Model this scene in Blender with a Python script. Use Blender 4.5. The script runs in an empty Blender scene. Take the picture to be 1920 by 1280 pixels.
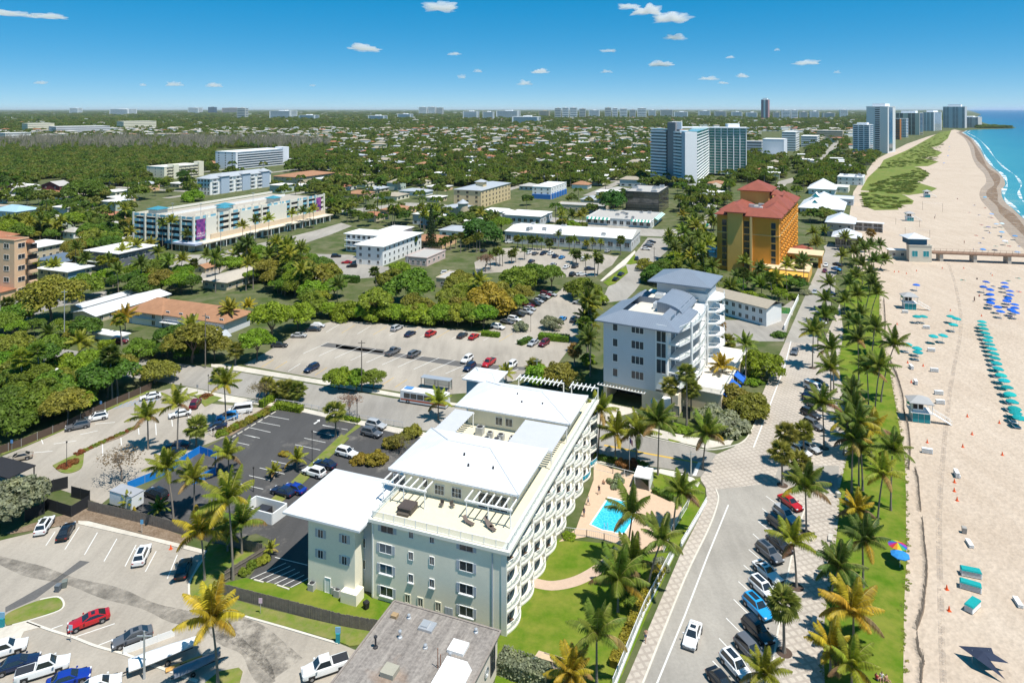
import bpy,bmesh,math,random
import numpy as np
from mathutils import Vector,Matrix,Euler
random.seed(7); RNG = np.random.default_rng(7)
R = math.radians
SC = bpy.context.scene
COL = SC.collection
# ------------------------------------------------------------------ camera, sky, sun, exposure
CAMH,FPX,HOR = 70.0,1290.0,205.0          # drone height (m), focal length (px of a 1920 frame), horizon row
cam = bpy.data.cameras.new('camera'); camo = bpy.data.objects.new('camera',cam); COL.objects.link(camo)
camo.location = (0,0,CAMH); camo.rotation_euler = (R(90),0,0)
cam.sensor_width = 36; cam.lens = 36 * FPX / 1920
cam.shift_y = -(640 - HOR) / 1920
cam.clip_start = 1; cam.clip_end = 200000
SC.camera = camo
SUN_EL = 67.0
SUN_DIR = Vector((0.77,-0.64,0)).normalized() * math.cos(R(SUN_EL)) + Vector((0,0,math.sin(R(SUN_EL))))
world = bpy.data.worlds.new('World'); SC.world = world; world.use_nodes = True
wn,wl = world.node_tree.nodes,world.node_tree.links
bg = wn['Background']
sky = wn.new('ShaderNodeTexSky'); sky.sky_type = 'NISHITA'; sky.sun_disc = False
sky.sun_elevation = R(SUN_EL); sky.sun_rotation = math.atan2(SUN_DIR.x,SUN_DIR.y)
sky.air_density = 0.35; sky.dust_density = 0.0; sky.ozone_density = 4.0; sky.altitude = 0
hsv = wn.new('ShaderNodeHueSaturation'); hsv.inputs['Saturation'].default_value = 2.4; hsv.inputs['Value'].default_value = 2.0; hsv.inputs['Hue'].default_value = 0.490
gam = wn.new('ShaderNodeGamma'); gam.inputs[1].default_value = 0.4; wl.new(sky.outputs[0],gam.inputs[0]); wl.new(gam.outputs[0],hsv.inputs['Color']); wl.new(hsv.outputs[0],bg.inputs[0]); bg.inputs[1].default_value = 0.14
sl = bpy.data.lights.new('sun','SUN'); sl.energy = 4.7; sl.angle = R(0.5); sl.color = (1.0,0.955,0.88)
slo = bpy.data.objects.new('sun',sl); COL.objects.link(slo)
slo.rotation_euler = SUN_DIR.to_track_quat('Z','Y').to_euler(); slo.location = (200,-100,500)
vs = SC.view_settings; vs.view_transform = 'Standard'; vs.look = 'None'; vs.gamma = 1; vs.exposure = 0.42; vs.use_curve_mapping = False
SC.cycles.max_bounces = 6; SC.cycles.transparent_max_bounces = 12; SC.cycles.volume_bounces = 3
SC.cycles.diffuse_bounces = 3; SC.cycles.glossy_bounces = 2
# ------------------------------------------------------------------ surveying: picture row/column -> place on the ground
PAN = {'A': (0,160,2.9984),'B': (640,160,2.9984),'C': (1280,160,2.9984),'D': (0,560,2.9984),'E': (640,560,2.9984),
       'F': (1280,560,2.9984),'H': (0,853,2.9984),'I': (640,853,2.9984),'J': (1280,853,2.9984),'K': (1100,860,3.0476),
       'L': (1100,620,4.2675),'M': (1380,420,4.2667),'N': (300,560,4.174),'O': (0,620,4.2667),'Q': (1060,400,4.922),
       'R': (0,1080,4.0),'S': (680,850,6.0),'T': (640,1120,6.0),'U': (240,320,4.8),'V': (590,380,5.333),
       'W': (840,320,4.3636),'X': (0,400,5.81875),'Y': (900,430,5.647),'Z': (1500,340,6.4),'a': (1590,180,7.385),
       'b': (1320,340,6.4),'c': (1200,220,8.0),'d': (1640,680,8.0),'e': (1100,510,4.74),'f': (300,960,6.4),'g': (900,760,5.333),
       'p': (0,0,1.0)}
def px(p,x,y):
 o = PAN[p]; return o[0] + x / o[2],o[1] + y / o[2]
def G(u,v,z=0.0):
 d = FPX * (CAMH - z) / (v - HOR)
 return Vector(((u - 960) * d / FPX,d,z))
def GP(p,x,y,z=0.0):
 return G(*px(p,x,y),z)
def zof(vb,vt):                                # height of a point above a foot seen at row vb
 return (vb - vt) / (vb - HOR) * CAMH
def poly(p,pts,z=0.0):
 return [GP(p,x,y,z) for x,y in pts]
def inpoly(x,y,P):
 c = False; n = len(P); j = n - 1
 for i in range(n):
  xi,yi,xj,yj = P[i][0],P[i][1],P[j][0],P[j][1]
  if (yi > y) != (yj > y) and x < (xj - xi) * (y - yi) / (yj - yi) + xi: c = not c
  j = i
 return c
def toscreen(p):
 return 960 + FPX * p[0] / p[1],HOR + FPX * (CAMH - p[2]) / p[1]
# ------------------------------------------------------------------ materials
MATS = {}
def newmat(name):
 m = bpy.data.materials.new(name); m.use_nodes = True; MATS[name] = m
 nt = m.node_tree; return m,nt.nodes,nt.links,nt.nodes['Principled BSDF']
def noise_node(n,l,scale,detail=3,rough=.6,coord='pos',stretch=None):
 t = n.new('ShaderNodeTexNoise'); t.inputs['Scale'].default_value = scale; t.inputs['Detail'].default_value = detail; t.inputs['Roughness'].default_value = rough
 if coord == 'pos': g = n.new('ShaderNodeNewGeometry'); src = g.outputs['Position']
 else: g = n.new('ShaderNodeTexCoord'); src = g.outputs['Object']
 if stretch:
  mp = n.new('ShaderNodeMapping'); mp.inputs['Scale'].default_value = stretch[:3]
  if len(stretch) > 3: mp.inputs['Rotation'].default_value = (0,0,stretch[3])
  l.new(src,mp.inputs['Vector']); src = mp.outputs[0]
 l.new(src,t.inputs['Vector']); return t
def ramp(n,l,src,stops):
 r = n.new('ShaderNodeValToRGB'); e = r.color_ramp.elements
 while len(e) < len(stops): e.new(.5)
 for k,(p,c) in enumerate(stops): e[k].position = p; e[k].color = (*c,1) if len(c) == 3 else c
 l.new(src,r.inputs[0]); return r
def mixc(n,l,fac,a,b,mode='MIX'):
 m = n.new('ShaderNodeMix'); m.data_type = 'RGBA'; m.blend_type = mode
 for sock,v in ((m.inputs[0],fac),(m.inputs[6],a),(m.inputs[7],b)):
  if isinstance(v,(int,float)): sock.default_value = v
  elif isinstance(v,tuple): sock.default_value = (*v,1) if len(v) == 3 else v
  else: l.new(v,sock)
 return m.outputs[2]
def sc3(c,k): return tuple(min(1,x * k) for x in c)
def mat(name,col,rough=.75,var=.12,scale=.6,metal=0,spec=.3,bump=0,coord='pos',coat=0):
 if name in MATS: return MATS[name]
 m,n,l,b = newmat(name)
 b.inputs['Roughness'].default_value = rough; b.inputs['Metallic'].default_value = metal
 b.inputs['Specular IOR Level'].default_value = spec; b.inputs['Coat Weight'].default_value = coat
 if var > 0:
  t = noise_node(n,l,scale,4,.65,coord)
  t2 = noise_node(n,l,scale * 7,3,.6,coord)
  r = ramp(n,l,t.outputs[0],[(.3,sc3(col,1 - var)),(.7,sc3(col,1 + var * .6))])
  c = mixc(n,l,.35,r.outputs[0],ramp(n,l,t2.outputs[0],[(.3,sc3(col,1 - var * 1.3)),(.7,sc3(col,1 + var))]).outputs[0])
  l.new(c,b.inputs['Base Color'])
  if bump:
   bp = n.new('ShaderNodeBump'); bp.inputs['Strength'].default_value = bump; bp.inputs['Distance'].default_value = .05
   l.new(t2.outputs[0],bp.inputs['Height']); l.new(bp.outputs[0],b.inputs['Normal'])
 else: b.inputs['Base Color'].default_value = (*col,1)
 return m
def objmat(name,rough=.5,var=.15,scale=1.5,coat=0,metal=0,spec=.4,sheen=0):
 """paint / cloth / leaf tint taken from the object's own colour"""
 m,n,l,b = newmat(name)
 oi = n.new('ShaderNodeObjectInfo')
 t = noise_node(n,l,scale,3,.6,'obj')
 k = ramp(n,l,t.outputs[0],[(.3,(1 - var,) * 3),(.7,(1 + var,) * 3)])
 l.new(mixc(n,l,1.0,oi.outputs['Color'],k.outputs[0],'MULTIPLY'),b.inputs['Base Color'])
 b.inputs['Roughness'].default_value = rough; b.inputs['Coat Weight'].default_value = coat; b.inputs['Coat Roughness'].default_value = .08
 b.inputs['Metallic'].default_value = metal; b.inputs['Specular IOR Level'].default_value = spec
 return m
def leafmat(name,col=None,var=.35,trans=.42,hue=.03):
 m,n,l,b = newmat(name)
 oi = n.new('ShaderNodeObjectInfo'); g = n.new('ShaderNodeNewGeometry')
 t = noise_node(n,l,.55,3,.7,'pos')
 k = ramp(n,l,t.outputs[0],[(.28,(1 - var,1 - var,1 - var)),(.5,(1,1,.95)),(.72,(1 + var,1 + var * .8,1))])
 base = oi.outputs['Color'] if col is None else None
 if col is not None:
  r = ramp(n,l,oi.outputs['Random'],[(i / (len(col) - 1),c) for i,c in enumerate(col)]); base = r.outputs[0]
 c = mixc(n,l,1.0,base,k.outputs[0],'MULTIPLY')
 rv = n.new('ShaderNodeHueSaturation'); l.new(c,rv.inputs['Color'])
 mr = n.new('ShaderNodeMapRange'); mr.inputs['To Min'].default_value = .65; mr.inputs['To Max'].default_value = 1.35
 l.new(g.outputs['Random Per Island'],mr.inputs[0]); l.new(mr.outputs[0],rv.inputs['Value'])
 mh = n.new('ShaderNodeMapRange'); mh.inputs['To Min'].default_value = .5 - hue; mh.inputs['To Max'].default_value = .5 + hue * .4
 l.new(oi.outputs['Random'],mh.inputs[0]); l.new(mh.outputs[0],rv.inputs['Hue'])
 l.new(rv.outputs[0],b.inputs['Base Color']); b.inputs['Roughness'].default_value = .55; b.inputs['Specular IOR Level'].default_value = .25
 tr = n.new('ShaderNodeBsdfTranslucent'); l.new(mixc(n,l,1.0,rv.outputs[0],(1.1,1.15,.6),'MULTIPLY'),tr.inputs[0])
 mx = n.new('ShaderNodeMixShader'); mx.inputs[0].default_value = trans
 l.new(b.outputs[0],mx.inputs[1]); l.new(tr.outputs[0],mx.inputs[2]); l.new(mx.outputs[0],n['Material Output'].inputs[0])
 return m
def roofmat(name,col,ang,period=.5,var=.06,rough=.45,spec=.4):
 """standing-seam sheet or tile courses: fine ribs every `period` metres in the building's own axes"""
 m,n,l,b = newmat(name)
 tc = n.new('ShaderNodeTexCoord'); sx = n.new('ShaderNodeSeparateXYZ'); l.new(tc.outputs['Object'],sx.inputs[0])
 w = n.new('ShaderNodeMath'); w.operation = 'FRACT'; mu = n.new('ShaderNodeMath'); mu.operation = 'MULTIPLY'; mu.inputs[1].default_value = 1 / period
 l.new(sx.outputs[0 if ang == 'x' else (1 if ang == 'y' else 2)],mu.inputs[0]); l.new(mu.outputs[0],w.inputs[0])
 r = ramp(n,l,w.outputs[0],[(0,sc3(col,.80)),(.10,sc3(col,.82)),(.16,col),(1,col)])
 t = noise_node(n,l,.4,4,.7,'obj')
 c = mixc(n,l,1.0,r.outputs[0],ramp(n,l,t.outputs[0],[(.3,(1 - var,) * 3),(.7,(1 + var * .5,) * 3)]).outputs[0],'MULTIPLY')
 l.new(c,b.inputs['Base Color']); b.inputs['Roughness'].default_value = rough; b.inputs['Specular IOR Level'].default_value = spec
 return m
# ------------------------------------------------------------------ mesh building
class MB:
 def __init__(s): s.v = []; s.f = []; s.m = []
 def add(s,vs,fs,mi=0):
  o = len(s.v); s.v += [tuple(p) for p in vs]; s.f += [tuple(i + o for i in f) for f in fs]; s.m += [mi] * len(fs); return s
 def box(s,x0,x1,y0,y1,z0,z1,mi=0,top=True,bot=True):
  V = [(x0,y0,z0),(x1,y0,z0),(x1,y1,z0),(x0,y1,z0),(x0,y0,z1),(x1,y0,z1),(x1,y1,z1),(x0,y1,z1)]
  F = [(0,1,5,4),(1,2,6,5),(2,3,7,6),(3,0,4,7)]
  if top: F.append((4,5,6,7))
  if bot: F.append((3,2,1,0))
  return s.add(V,F,mi)
 def frust(s,x0,x1,y0,y1,z0,X0,X1,Y0,Y1,z1,mi=0,caps=True):
  V = [(x0,y0,z0),(x1,y0,z0),(x1,y1,z0),(x0,y1,z0),(X0,Y0,z1),(X1,Y0,z1),(X1,Y1,z1),(X0,Y1,z1)]
  F = [(0,1,5,4),(1,2,6,5),(2,3,7,6),(3,0,4,7)] + ([(4,5,6,7),(3,2,1,0)] if caps else [])
  return s.add(V,F,mi)
 def prism(s,P,z0,z1,mi=0,ms=None,bot=False):
  n = len(P)
  a = sum(P[i][0] * P[(i + 1) % n][1] - P[(i + 1) % n][0] * P[i][1] for i in range(n))
  if a < 0: P = P[::-1]
  V = [(p[0],p[1],z0) for p in P] + [(p[0],p[1],z1) for p in P]
  o = len(s.v); s.v += V
  for i in range(n):
   s.f.append((o + i,o + (i + 1) % n,o + n + (i + 1) % n,o + n + i)); s.m.append(mi if ms is None else ms)
  s.f.append(tuple(o + n + i for i in range(n))); s.m.append(mi)
  if bot: s.f.append(tuple(o + n - 1 - i for i in range(n))); s.m.append(mi)
  return s
 def tube(s,pts,rad,n=6,mi=0,cap=True):
  pts = [Vector(p) for p in pts]; o = len(s.v)
  rad = rad if isinstance(rad,(list,tuple)) else [rad] * len(pts)
  for i,p in enumerate(pts):
   d = (pts[min(i + 1,len(pts) - 1)] - pts[max(i - 1,0)]).normalized()
   a = d.cross(Vector((0,0,1)) if abs(d.z) < .9 else Vector((1,0,0))).normalized(); b = d.cross(a)
   for k in range(n):
    t = 2 * math.pi * k / n; q = p + (a * math.cos(t) + b * math.sin(t)) * rad[i]; s.v.append(tuple(q))
  for i in range(len(pts) - 1):
   for k in range(n):
    s.f.append((o + i * n + k,o + i * n + (k + 1) % n,o + (i + 1) * n + (k + 1) % n,o + (i + 1) * n + k)); s.m.append(mi)
  if cap:
   s.f.append(tuple(o + k for k in range(n))); s.m.append(mi)
   s.f.append(tuple(o + (len(pts) - 1) * n + n - 1 - k for k in range(n))); s.m.append(mi)
  return s
 def lathe(s,prof,n=12,mi=0,c=(0,0,0)):
  o = len(s.v)
  for r_,z in prof:
   for k in range(n):
    t = 2 * math.pi * k / n; s.v.append((c[0] + r_ * math.cos(t),c[1] + r_ * math.sin(t),c[2] + z))
  for i in range(len(prof) - 1):
   for k in range(n):
    s.f.append((o + i * n + k,o + i * n + (k + 1) % n,o + (i + 1) * n + (k + 1) % n,o + (i + 1) * n + k)); s.m.append(mi)
  return s
 def hip(s,x0,x1,y0,y1,z0,rise,over=0,thick=.18,mi=0,mf=None,ridge=None):
  x0 -= over; x1 += over; y0 -= over; y1 += over; w,d = x1 - x0,y1 - y0; h = min(w,d) / 2
  if ridge is not None: h = ridge
  s.box(x0,x1,y0,y1,z0,z0 + thick,mi if mf is None else mf,top=False)
  z = z0 + thick; zr = z + rise
  if w >= d: a,b = (x0 + h,(y0 + y1) / 2,zr),(x1 - h,(y0 + y1) / 2,zr)
  else: a,b = ((x0 + x1) / 2,y0 + h,zr),((x0 + x1) / 2,y1 - h,zr)
  V = [(x0,y0,z),(x1,y0,z),(x1,y1,z),(x0,y1,z),a,b]
  F = [(0,1,5,4),(1,2,5),(2,3,4,5),(3,0,4)] if w >= d else [(0,1,4),(1,2,5,4),(2,3,5),(3,0,4,5)]
  return s.add(V,F,mi)
 def gable(s,x0,x1,y0,y1,z0,rise,axis='y',over=.4,thick=.15,mi=0):
  if axis == 'y': xm = (x0 + x1) / 2; A = [(x0 - over,y0 - over,z0),(xm,y0 - over,z0 + rise),(x1 + over,y0 - over,z0)]; off = (0,y1 - y0 + 2 * over,0)
  else: ym = (y0 + y1) / 2; A = [(x0 - over,y1 + over,z0),(x0 - over,ym,z0 + rise),(x0 - over,y0 - over,z0)]; off = (x1 - x0 + 2 * over,0,0)
  B = [(p[0],p[1],p[2] - thick) for p in A]
  V = A + B; V = V + [tuple(p[i] + off[i] for i in range(3)) for p in V]
  F = [(0,1,7,6),(1,2,8,7),(4,3,9,10),(5,4,10,11),(3,0,6,9),(2,5,11,8),(0,3,4,1),(1,4,5,2),(6,7,10,9),(7,8,11,10)]
  return s.add(V,F,mi)
 def mesh(s,name,mats,smooth=None):
  me = bpy.data.meshes.new(name); me.from_pydata(s.v,[],s.f)
  for m in (mats if isinstance(mats,(list,tuple)) else [mats]): me.materials.append(m)
  if any(s.m): me.polygons.foreach_set('material_index',s.m)
  if smooth is not None:
   me.polygons.foreach_set('use_smooth',[True] * len(me.polygons))
   try: me.set_sharp_from_angle(angle=R(smooth))
   except Exception: pass
  me.update(); return me
 def build(s,name,mats,parent=None,loc=(0,0,0),rz=0,smooth=None):
  return place(name,s.mesh(name,mats,smooth),parent,loc,rz)
def place(name,me,parent=None,loc=(0,0,0),rz=0,sc=None,color=None):
 o = bpy.data.objects.new(name,me); COL.objects.link(o); o.parent = parent
 o.location = loc
 if rz: o.rotation_euler = (0,0,rz)
 if sc is not None: o.scale = sc if isinstance(sc,(tuple,list)) else (sc,) * 3
 if color is not None: o.color = (*color,1)
 return o
def tag(o,label=None,cat=None,group=None,kind=None):
 if label: o['label'] = label
 if cat: o['category'] = cat
 if group: o['group'] = group
 if kind: o['kind'] = kind
 return o
def thing(name,label,cat,loc=(0,0,0),rz=0,group=None):
 e = bpy.data.objects.new(name,None); COL.objects.link(e); e.location = loc; e.rotation_euler = (0,0,rz); e.empty_display_size = .5
 return tag(e,label,cat,group)
def copy_tree(o,parent=None):
 c = o.copy(); COL.objects.link(c); c.parent = parent
 for ch in list(o.children): copy_tree(ch,c)
 return c
ORD = ['first','second','third','fourth','fifth','sixth','seventh','eighth','ninth','tenth','eleventh','twelfth','thirteenth','fourteenth','fifteenth','sixteenth','seventeenth','eighteenth','nineteenth','twentieth']
def ordn(i):
 if i < 20: return ORD[i]
 tens = {2: 'twenty',3: 'thirty',4: 'forty',5: 'fifty',6: 'sixty',7: 'seventy',8: 'eighty',9: 'ninety'}
 i += 1
 if i >= 100: return str(i) + 'th'
 return tens[i // 10] + ('-' + ORD[i % 10 - 1] if i % 10 else '').replace('--','-') if i % 10 else tens[i // 10][:-1] + 'ieth'
# ------------------------------------------------------------------ palette
WHITE = mat('white_paint',(.80,.80,.78),.6,.04)
CREAM = mat('cream_stucco',(.74,.70,.55),.85,.06,.5)
PALE = mat('cream_stucco_wall',(.88,.82,.65),.85,.06,.3)
BALC = mat('balcony_white',(.78,.76,.66),.7,.05)
GLASS = mat('window_glass',(.035,.045,.055),.08,.3,.25,spec=.8)
GLASSB = mat('blue_window_glass',(.07,.13,.18),.08,.4,.2,spec=.9)
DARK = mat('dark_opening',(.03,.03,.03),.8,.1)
SHUT = mat('grey_shutter',(.45,.47,.50),.7,.05)
ALU = mat('aluminium',(.55,.56,.57),.4,.05,metal=.5)
STEEL = mat('dark_metal',(.05,.05,.055),.45,.1,metal=.3)
CONC = mat('pale_concrete',(.50,.46,.40),.9,.14,.35,bump=.1)
WOOD = mat('weathered_wood',(.20,.17,.14),.9,.35,2.0)
BARK = mat('tree_bark',(.17,.135,.10),.9,.25,2.0,bump=.3)
PALMBARK = mat('palm_bark',(.24,.205,.17),.9,.2,3.0,bump=.3)
RUBBER = mat('tyre_rubber',(.02,.02,.02),.8,.1)
RIM = mat('alloy_rim',(.35,.35,.36),.35,.05,metal=.7)
LAMPG = mat('headlamp',(.75,.76,.78),.15,0,spec=.8)
TAIL = mat('tail_lamp',(.35,.02,.02),.2,0,spec=.6)
CARG = mat('car_glass',(.02,.025,.03),.05,0,spec=1.0)
PAINT = objmat('car_paint',.28,.03,coat=.6)
CLOTH = objmat('cloth',.85,.10,4,spec=.2)
PLAST = objmat('painted_surface',.6,.06,2)
LEAF = leafmat('leaf')
PALML = leafmat('palm_leaf',trans=.32,var=.2)
# ------------------------------------------------------------------ ground materials
RD = (0.4716,0.8818)            # direction of the beach road
def gmat(name,cols,scales,rough=.95,bump=0,stretch=None,spec=.15):
 """ground cover: several noise scales blended between true surface colours"""
 m,n,l,b = newmat(name)
 c = None
 for (a,d),s in zip(cols,scales):
  t = noise_node(n,l,s,5,.65,'pos',stretch)
  r = ramp(n,l,t.outputs[0],[(.36,a),(.64,d)])
  c = r.outputs[0] if c is None else mixc(n,l,.5,c,r.outputs[0])
 l.new(c,b.inputs['Base Color']); b.inputs['Roughness'].default_value = rough; b.inputs['Specular IOR Level'].default_value = spec
 if bump:
  t = noise_node(n,l,scales[-1] * 2,4,.7); bp = n.new('ShaderNodeBump'); bp.inputs['Strength'].default_value = bump; bp.inputs['Distance'].default_value = .15
  l.new(t.outputs[0],bp.inputs['Height']); l.new(bp.outputs[0],b.inputs['Normal'])
 return m
def stained(name,base,dark,thr=.62,s=.12,rough=.9):
 m,n,l,b = newmat(name)
 t1 = noise_node(n,l,.045,4,.6); t2 = noise_node(n,l,s,6,.72); t3 = noise_node(n,l,2.2,4,.7)
 t4 = noise_node(n,l,.5,4,.6,'pos',(1,.12,1,.5))
 c = ramp(n,l,t1.outputs[0],[(.35,sc3(base,.86)),(.65,sc3(base,1.1))]).outputs[0]
 c = mixc(n,l,ramp(n,l,t2.outputs[0],[(thr,(0,0,0)),(thr + .12,(.8,.8,.8))]).outputs[0],c,dark)
 c = mixc(n,l,.5,c,mixc(n,l,1.,c,ramp(n,l,t4.outputs[0],[(.3,(.80,) * 3),(.6,(1.1,) * 3)]).outputs[0],'MULTIPLY'))
 c = mixc(n,l,1.0,c,ramp(n,l,t3.outputs[0],[(.25,(.88,) * 3),(.75,(1.1,) * 3)]).outputs[0],'MULTIPLY')
 l.new(c,b.inputs['Base Color']); b.inputs['Roughness'].default_value = rough; b.inputs['Specular IOR Level'].default_value = .2
 return m
M_BASE = gmat('mixed_ground',[((.055,.085,.018),(.10,.11,.04)),((.04,.075,.012),(.19,.17,.11))],[.02,.14])
M_LAWN = gmat('lawn_grass',[((.075,.15,.006),(.14,.19,.012)),((.05,.12,.004),(.15,.205,.018)),((.24,.22,.045),(.065,.145,.005))],[.09,.9,.25],bump=.5)
M_DRYLAWN = gmat('dry_lawn_grass',[((.09,.16,.015),(.21,.21,.04)),((.24,.20,.10),(.11,.18,.02))],[.25,.8],bump=.5)
M_MULCH = gmat('leaf_litter_soil',[((.15,.10,.065),(.27,.20,.14)),((.12,.085,.05),(.30,.23,.17))],[.5,3],bump=.6)
M_ROAD = stained('grey_road_concrete',(.325,.30,.262),(.26,.24,.21),.66,.08)
M_LOT = stained('pale_lot_concrete',(.355,.315,.262),(.19,.165,.135),.63,.16)
M_STREET = stained('mid_grey_asphalt',(.30,.278,.245),(.23,.21,.188),.64,.1)
M_BLACKTOP = stained('dark_blacktop',(.075,.073,.072),(.23,.21,.185),.56,.06)
M_WALK = stained('pale_sidewalk',(.56,.51,.43),(.42,.38,.32),.66,.3)
M_PATCH = mat('dark_asphalt_patch',(.12,.115,.11),.95,.2,.6)
M_KERB = mat('pale_kerb',(.60,.56,.48),.85,.12,.8)
M_LINE = mat('worn_white_line',(.68,.67,.63),.8,.15,2.5)
M_YLINE = mat('worn_yellow_line',(.58,.36,.05),.8,.2,2.5)
M_BLUEL = mat('worn_blue_line',(.16,.30,.48),.8,.2,2.5)
M_GREENL = mat('green_bike_lane',(.05,.35,.20),.8,.1,2)
M_DUNE = gmat('dune_scrub',[((.10,.17,.02),(.19,.20,.045)),((.08,.15,.015),(.24,.22,.08))],[.05,.22],bump=.8)
# sand with footprints, damper towards the tide line
def mk_sand():
 m,n,l,b = newmat('beach_sand')
 t1 = noise_node(n,l,.03,4,.6); t2 = noise_node(n,l,.9,5,.7)
 t3 = noise_node(n,l,.25,4,.7,'pos',(1,.25,1,-.45))
 c = ramp(n,l,t1.outputs[0],[(.35,(.46,.37,.285)),(.65,(.52,.43,.34))]).outputs[0]
 c = mixc(n,l,.5,c,ramp(n,l,t3.outputs[0],[(.35,(.42,.335,.255)),(.65,(.53,.44,.35))]).outputs[0])
 c = mixc(n,l,1.,c,ramp(n,l,t2.outputs[0],[(.3,(.84,) * 3),(.6,(1.05,) * 3)]).outputs[0],'MULTIPLY')
 l.new(c,b.inputs['Base Color']); b.inputs['Roughness'].default_value = .95; b.inputs['Specular IOR Level'].default_value = .1
 v = n.new('ShaderNodeTexVoronoi'); v.inputs['Scale'].default_value = 1.5; g = n.new('ShaderNodeNewGeometry'); l.new(g.outputs['Position'],v.inputs['Vector'])
 bp = n.new('ShaderNodeBump'); bp.inputs['Strength'].default_value = .7; bp.inputs['Distance'].default_value = .16
 ad = n.new('ShaderNodeMath'); ad.operation = 'ADD'; l.new(v.outputs[0],ad.inputs[0]); l.new(t2.outputs[0],ad.inputs[1])
 l.new(ad.outputs[0],bp.inputs['Height']); l.new(bp.outputs[0],b.inputs['Normal']); return m
M_SAND = mk_sand()
def mk_paver(name='diamond_pavers',light=(.47,.415,.35),dark=(.375,.325,.275),period=1.05,ang=28.1 + 45):
 m,n,l,b = newmat(name)
 g = n.new('ShaderNodeNewGeometry'); mp = n.new('ShaderNodeMapping'); mp.inputs['Rotation'].default_value = (0,0,R(ang)); mp.inputs['Scale'].default_value = (1 / period,) * 3
 l.new(g.outputs['Position'],mp.inputs[0]); s = n.new('ShaderNodeSeparateXYZ'); l.new(mp.outputs[0],s.inputs[0])
 out = []
 for k in (0,1):
  f = n.new('ShaderNodeMath'); f.operation = 'FRACT'; l.new(s.outputs[k],f.inputs[0])
  q = n.new('ShaderNodeMath'); q.operation = 'LESS_THAN'; q.inputs[1].default_value = .34; l.new(f.outputs[0],q.inputs[0]); out.append(q)
 mx = n.new('ShaderNodeMath'); mx.operation = 'MAXIMUM'; l.new(out[0].outputs[0],mx.inputs[0]); l.new(out[1].outputs[0],mx.inputs[1])
 t = noise_node(n,l,.12,5,.65); t2 = noise_node(n,l,3,3,.6)
 c = mixc(n,l,mx.outputs[0],light,dark)
 c = mixc(n,l,1.,c,ramp(n,l,t.outputs[0],[(.3,(.85,) * 3),(.7,(1.1,) * 3)]).outputs[0],'MULTIPLY')
 c = mixc(n,l,1.,c,ramp(n,l,t2.outputs[0],[(.3,(.9,) * 3),(.7,(1.08,) * 3)]).outputs[0],'MULTIPLY')
 l.new(c,b.inputs['Base Color']); b.inputs['Roughness'].default_value = .9; b.inputs['Specular IOR Level'].default_value = .2; return m
M_PAVER = mk_paver()
# sea: pale over the shallows, deep blue farther out (true water colour by distance from the shore)
def mk_sea():
 m,n,l,b = newmat('sea_water')
 g = n.new('ShaderNodeNewGeometry'); dt = n.new('ShaderNodeVectorMath'); dt.operation = 'DOT_PRODUCT'; dt.inputs[1].default_value = (.86,-.51,0)
 l.new(g.outputs['Position'],dt.inputs[0])
 mr = n.new('ShaderNodeMapRange'); mr.inputs['From Min'].default_value = 40; mr.inputs['From Max'].default_value = 640; l.new(dt.outputs['Value'],mr.inputs[0])
 t = noise_node(n,l,.012,4,.6); ad = n.new('ShaderNodeMath'); ad.operation = 'MULTIPLY_ADD'; ad.inputs[1].default_value = .25; ad.inputs[2].default_value = -.11
 l.new(t.outputs[0],ad.inputs[0]); a2 = n.new('ShaderNodeMath'); a2.operation = 'ADD'; l.new(ad.outputs[0],a2.inputs[0]); l.new(mr.outputs[0],a2.inputs[1])
 r = ramp(n,l,a2.outputs[0],[(.0,(.17,.34,.31)),(.06,(.05,.27,.29)),(.22,(.018,.185,.235)),(.5,(.008,.10,.185)),(1,(.005,.055,.15))])
 l.new(r.outputs[0],b.inputs['Base Color']); b.inputs['Roughness'].default_value = .22; b.inputs['Specular IOR Level'].default_value = .35
 w = noise_node(n,l,.35,5,.7,'pos',(1,.35,1,.55)); bp = n.new('ShaderNodeBump'); bp.inputs['Strength'].default_value = .5; bp.inputs['Distance'].default_value = .6
 l.new(w.outputs[0],bp.inputs['Height']); l.new(bp.outputs[0],b.inputs['Normal']); return m
M_SEA = mk_sea()
def holed(name,col,scale,lo,hi,rough=.9,stretch=None,amax=1.0):
 """a broken cover (foam, weed): solid where the noise is high, open elsewhere"""
 m,n,l,b = newmat(name)
 t = noise_node(n,l,scale,6,.75,'pos',stretch); t2 = noise_node(n,l,scale * 5,3,.6)
 l.new(ramp(n,l,t2.outputs[0],[(.3,sc3(col,.75)),(.7,sc3(col,1.15))]).outputs[0],b.inputs['Base Color']); b.inputs['Roughness'].default_value = rough
 l.new(ramp(n,l,t.outputs[0],[(lo,(0,0,0)),(hi,(amax,) * 3)]).outputs[0],b.inputs['Alpha']); return m
M_FOAM = holed('sea_foam',(.85,.86,.86),.12,.44,.56,.7,(1,.35,1,.55))
M_WEED = holed('seaweed_wrack',(.22,.135,.075),.14,.36,.66)
M_WET = holed('wet_sand',(.40,.32,.245),.05,.2,.8,.6)
PAVED = []            # footprints that trees keep clear of
def sheet(name,pts,z,m,label=None,block=True,parent=None,thick=None):
 P = [(p[0],p[1]) for p in pts]
 mb = MB()
 if thick: mb.prism(P,z - thick,z)
 else:
  n = len(P); a = sum(P[i][0] * P[(i + 1) % n][1] - P[(i + 1) % n][0] * P[i][1] for i in range(n))
  if a < 0: P = P[::-1]
  mb.add([(x,y,z) for x,y in P],[tuple(range(n))])
 o = mb.build(name,m,parent)
 if parent is None: tag(o,label,None,None,'structure')
 if block: PAVED.append(P)
 return o
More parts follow.
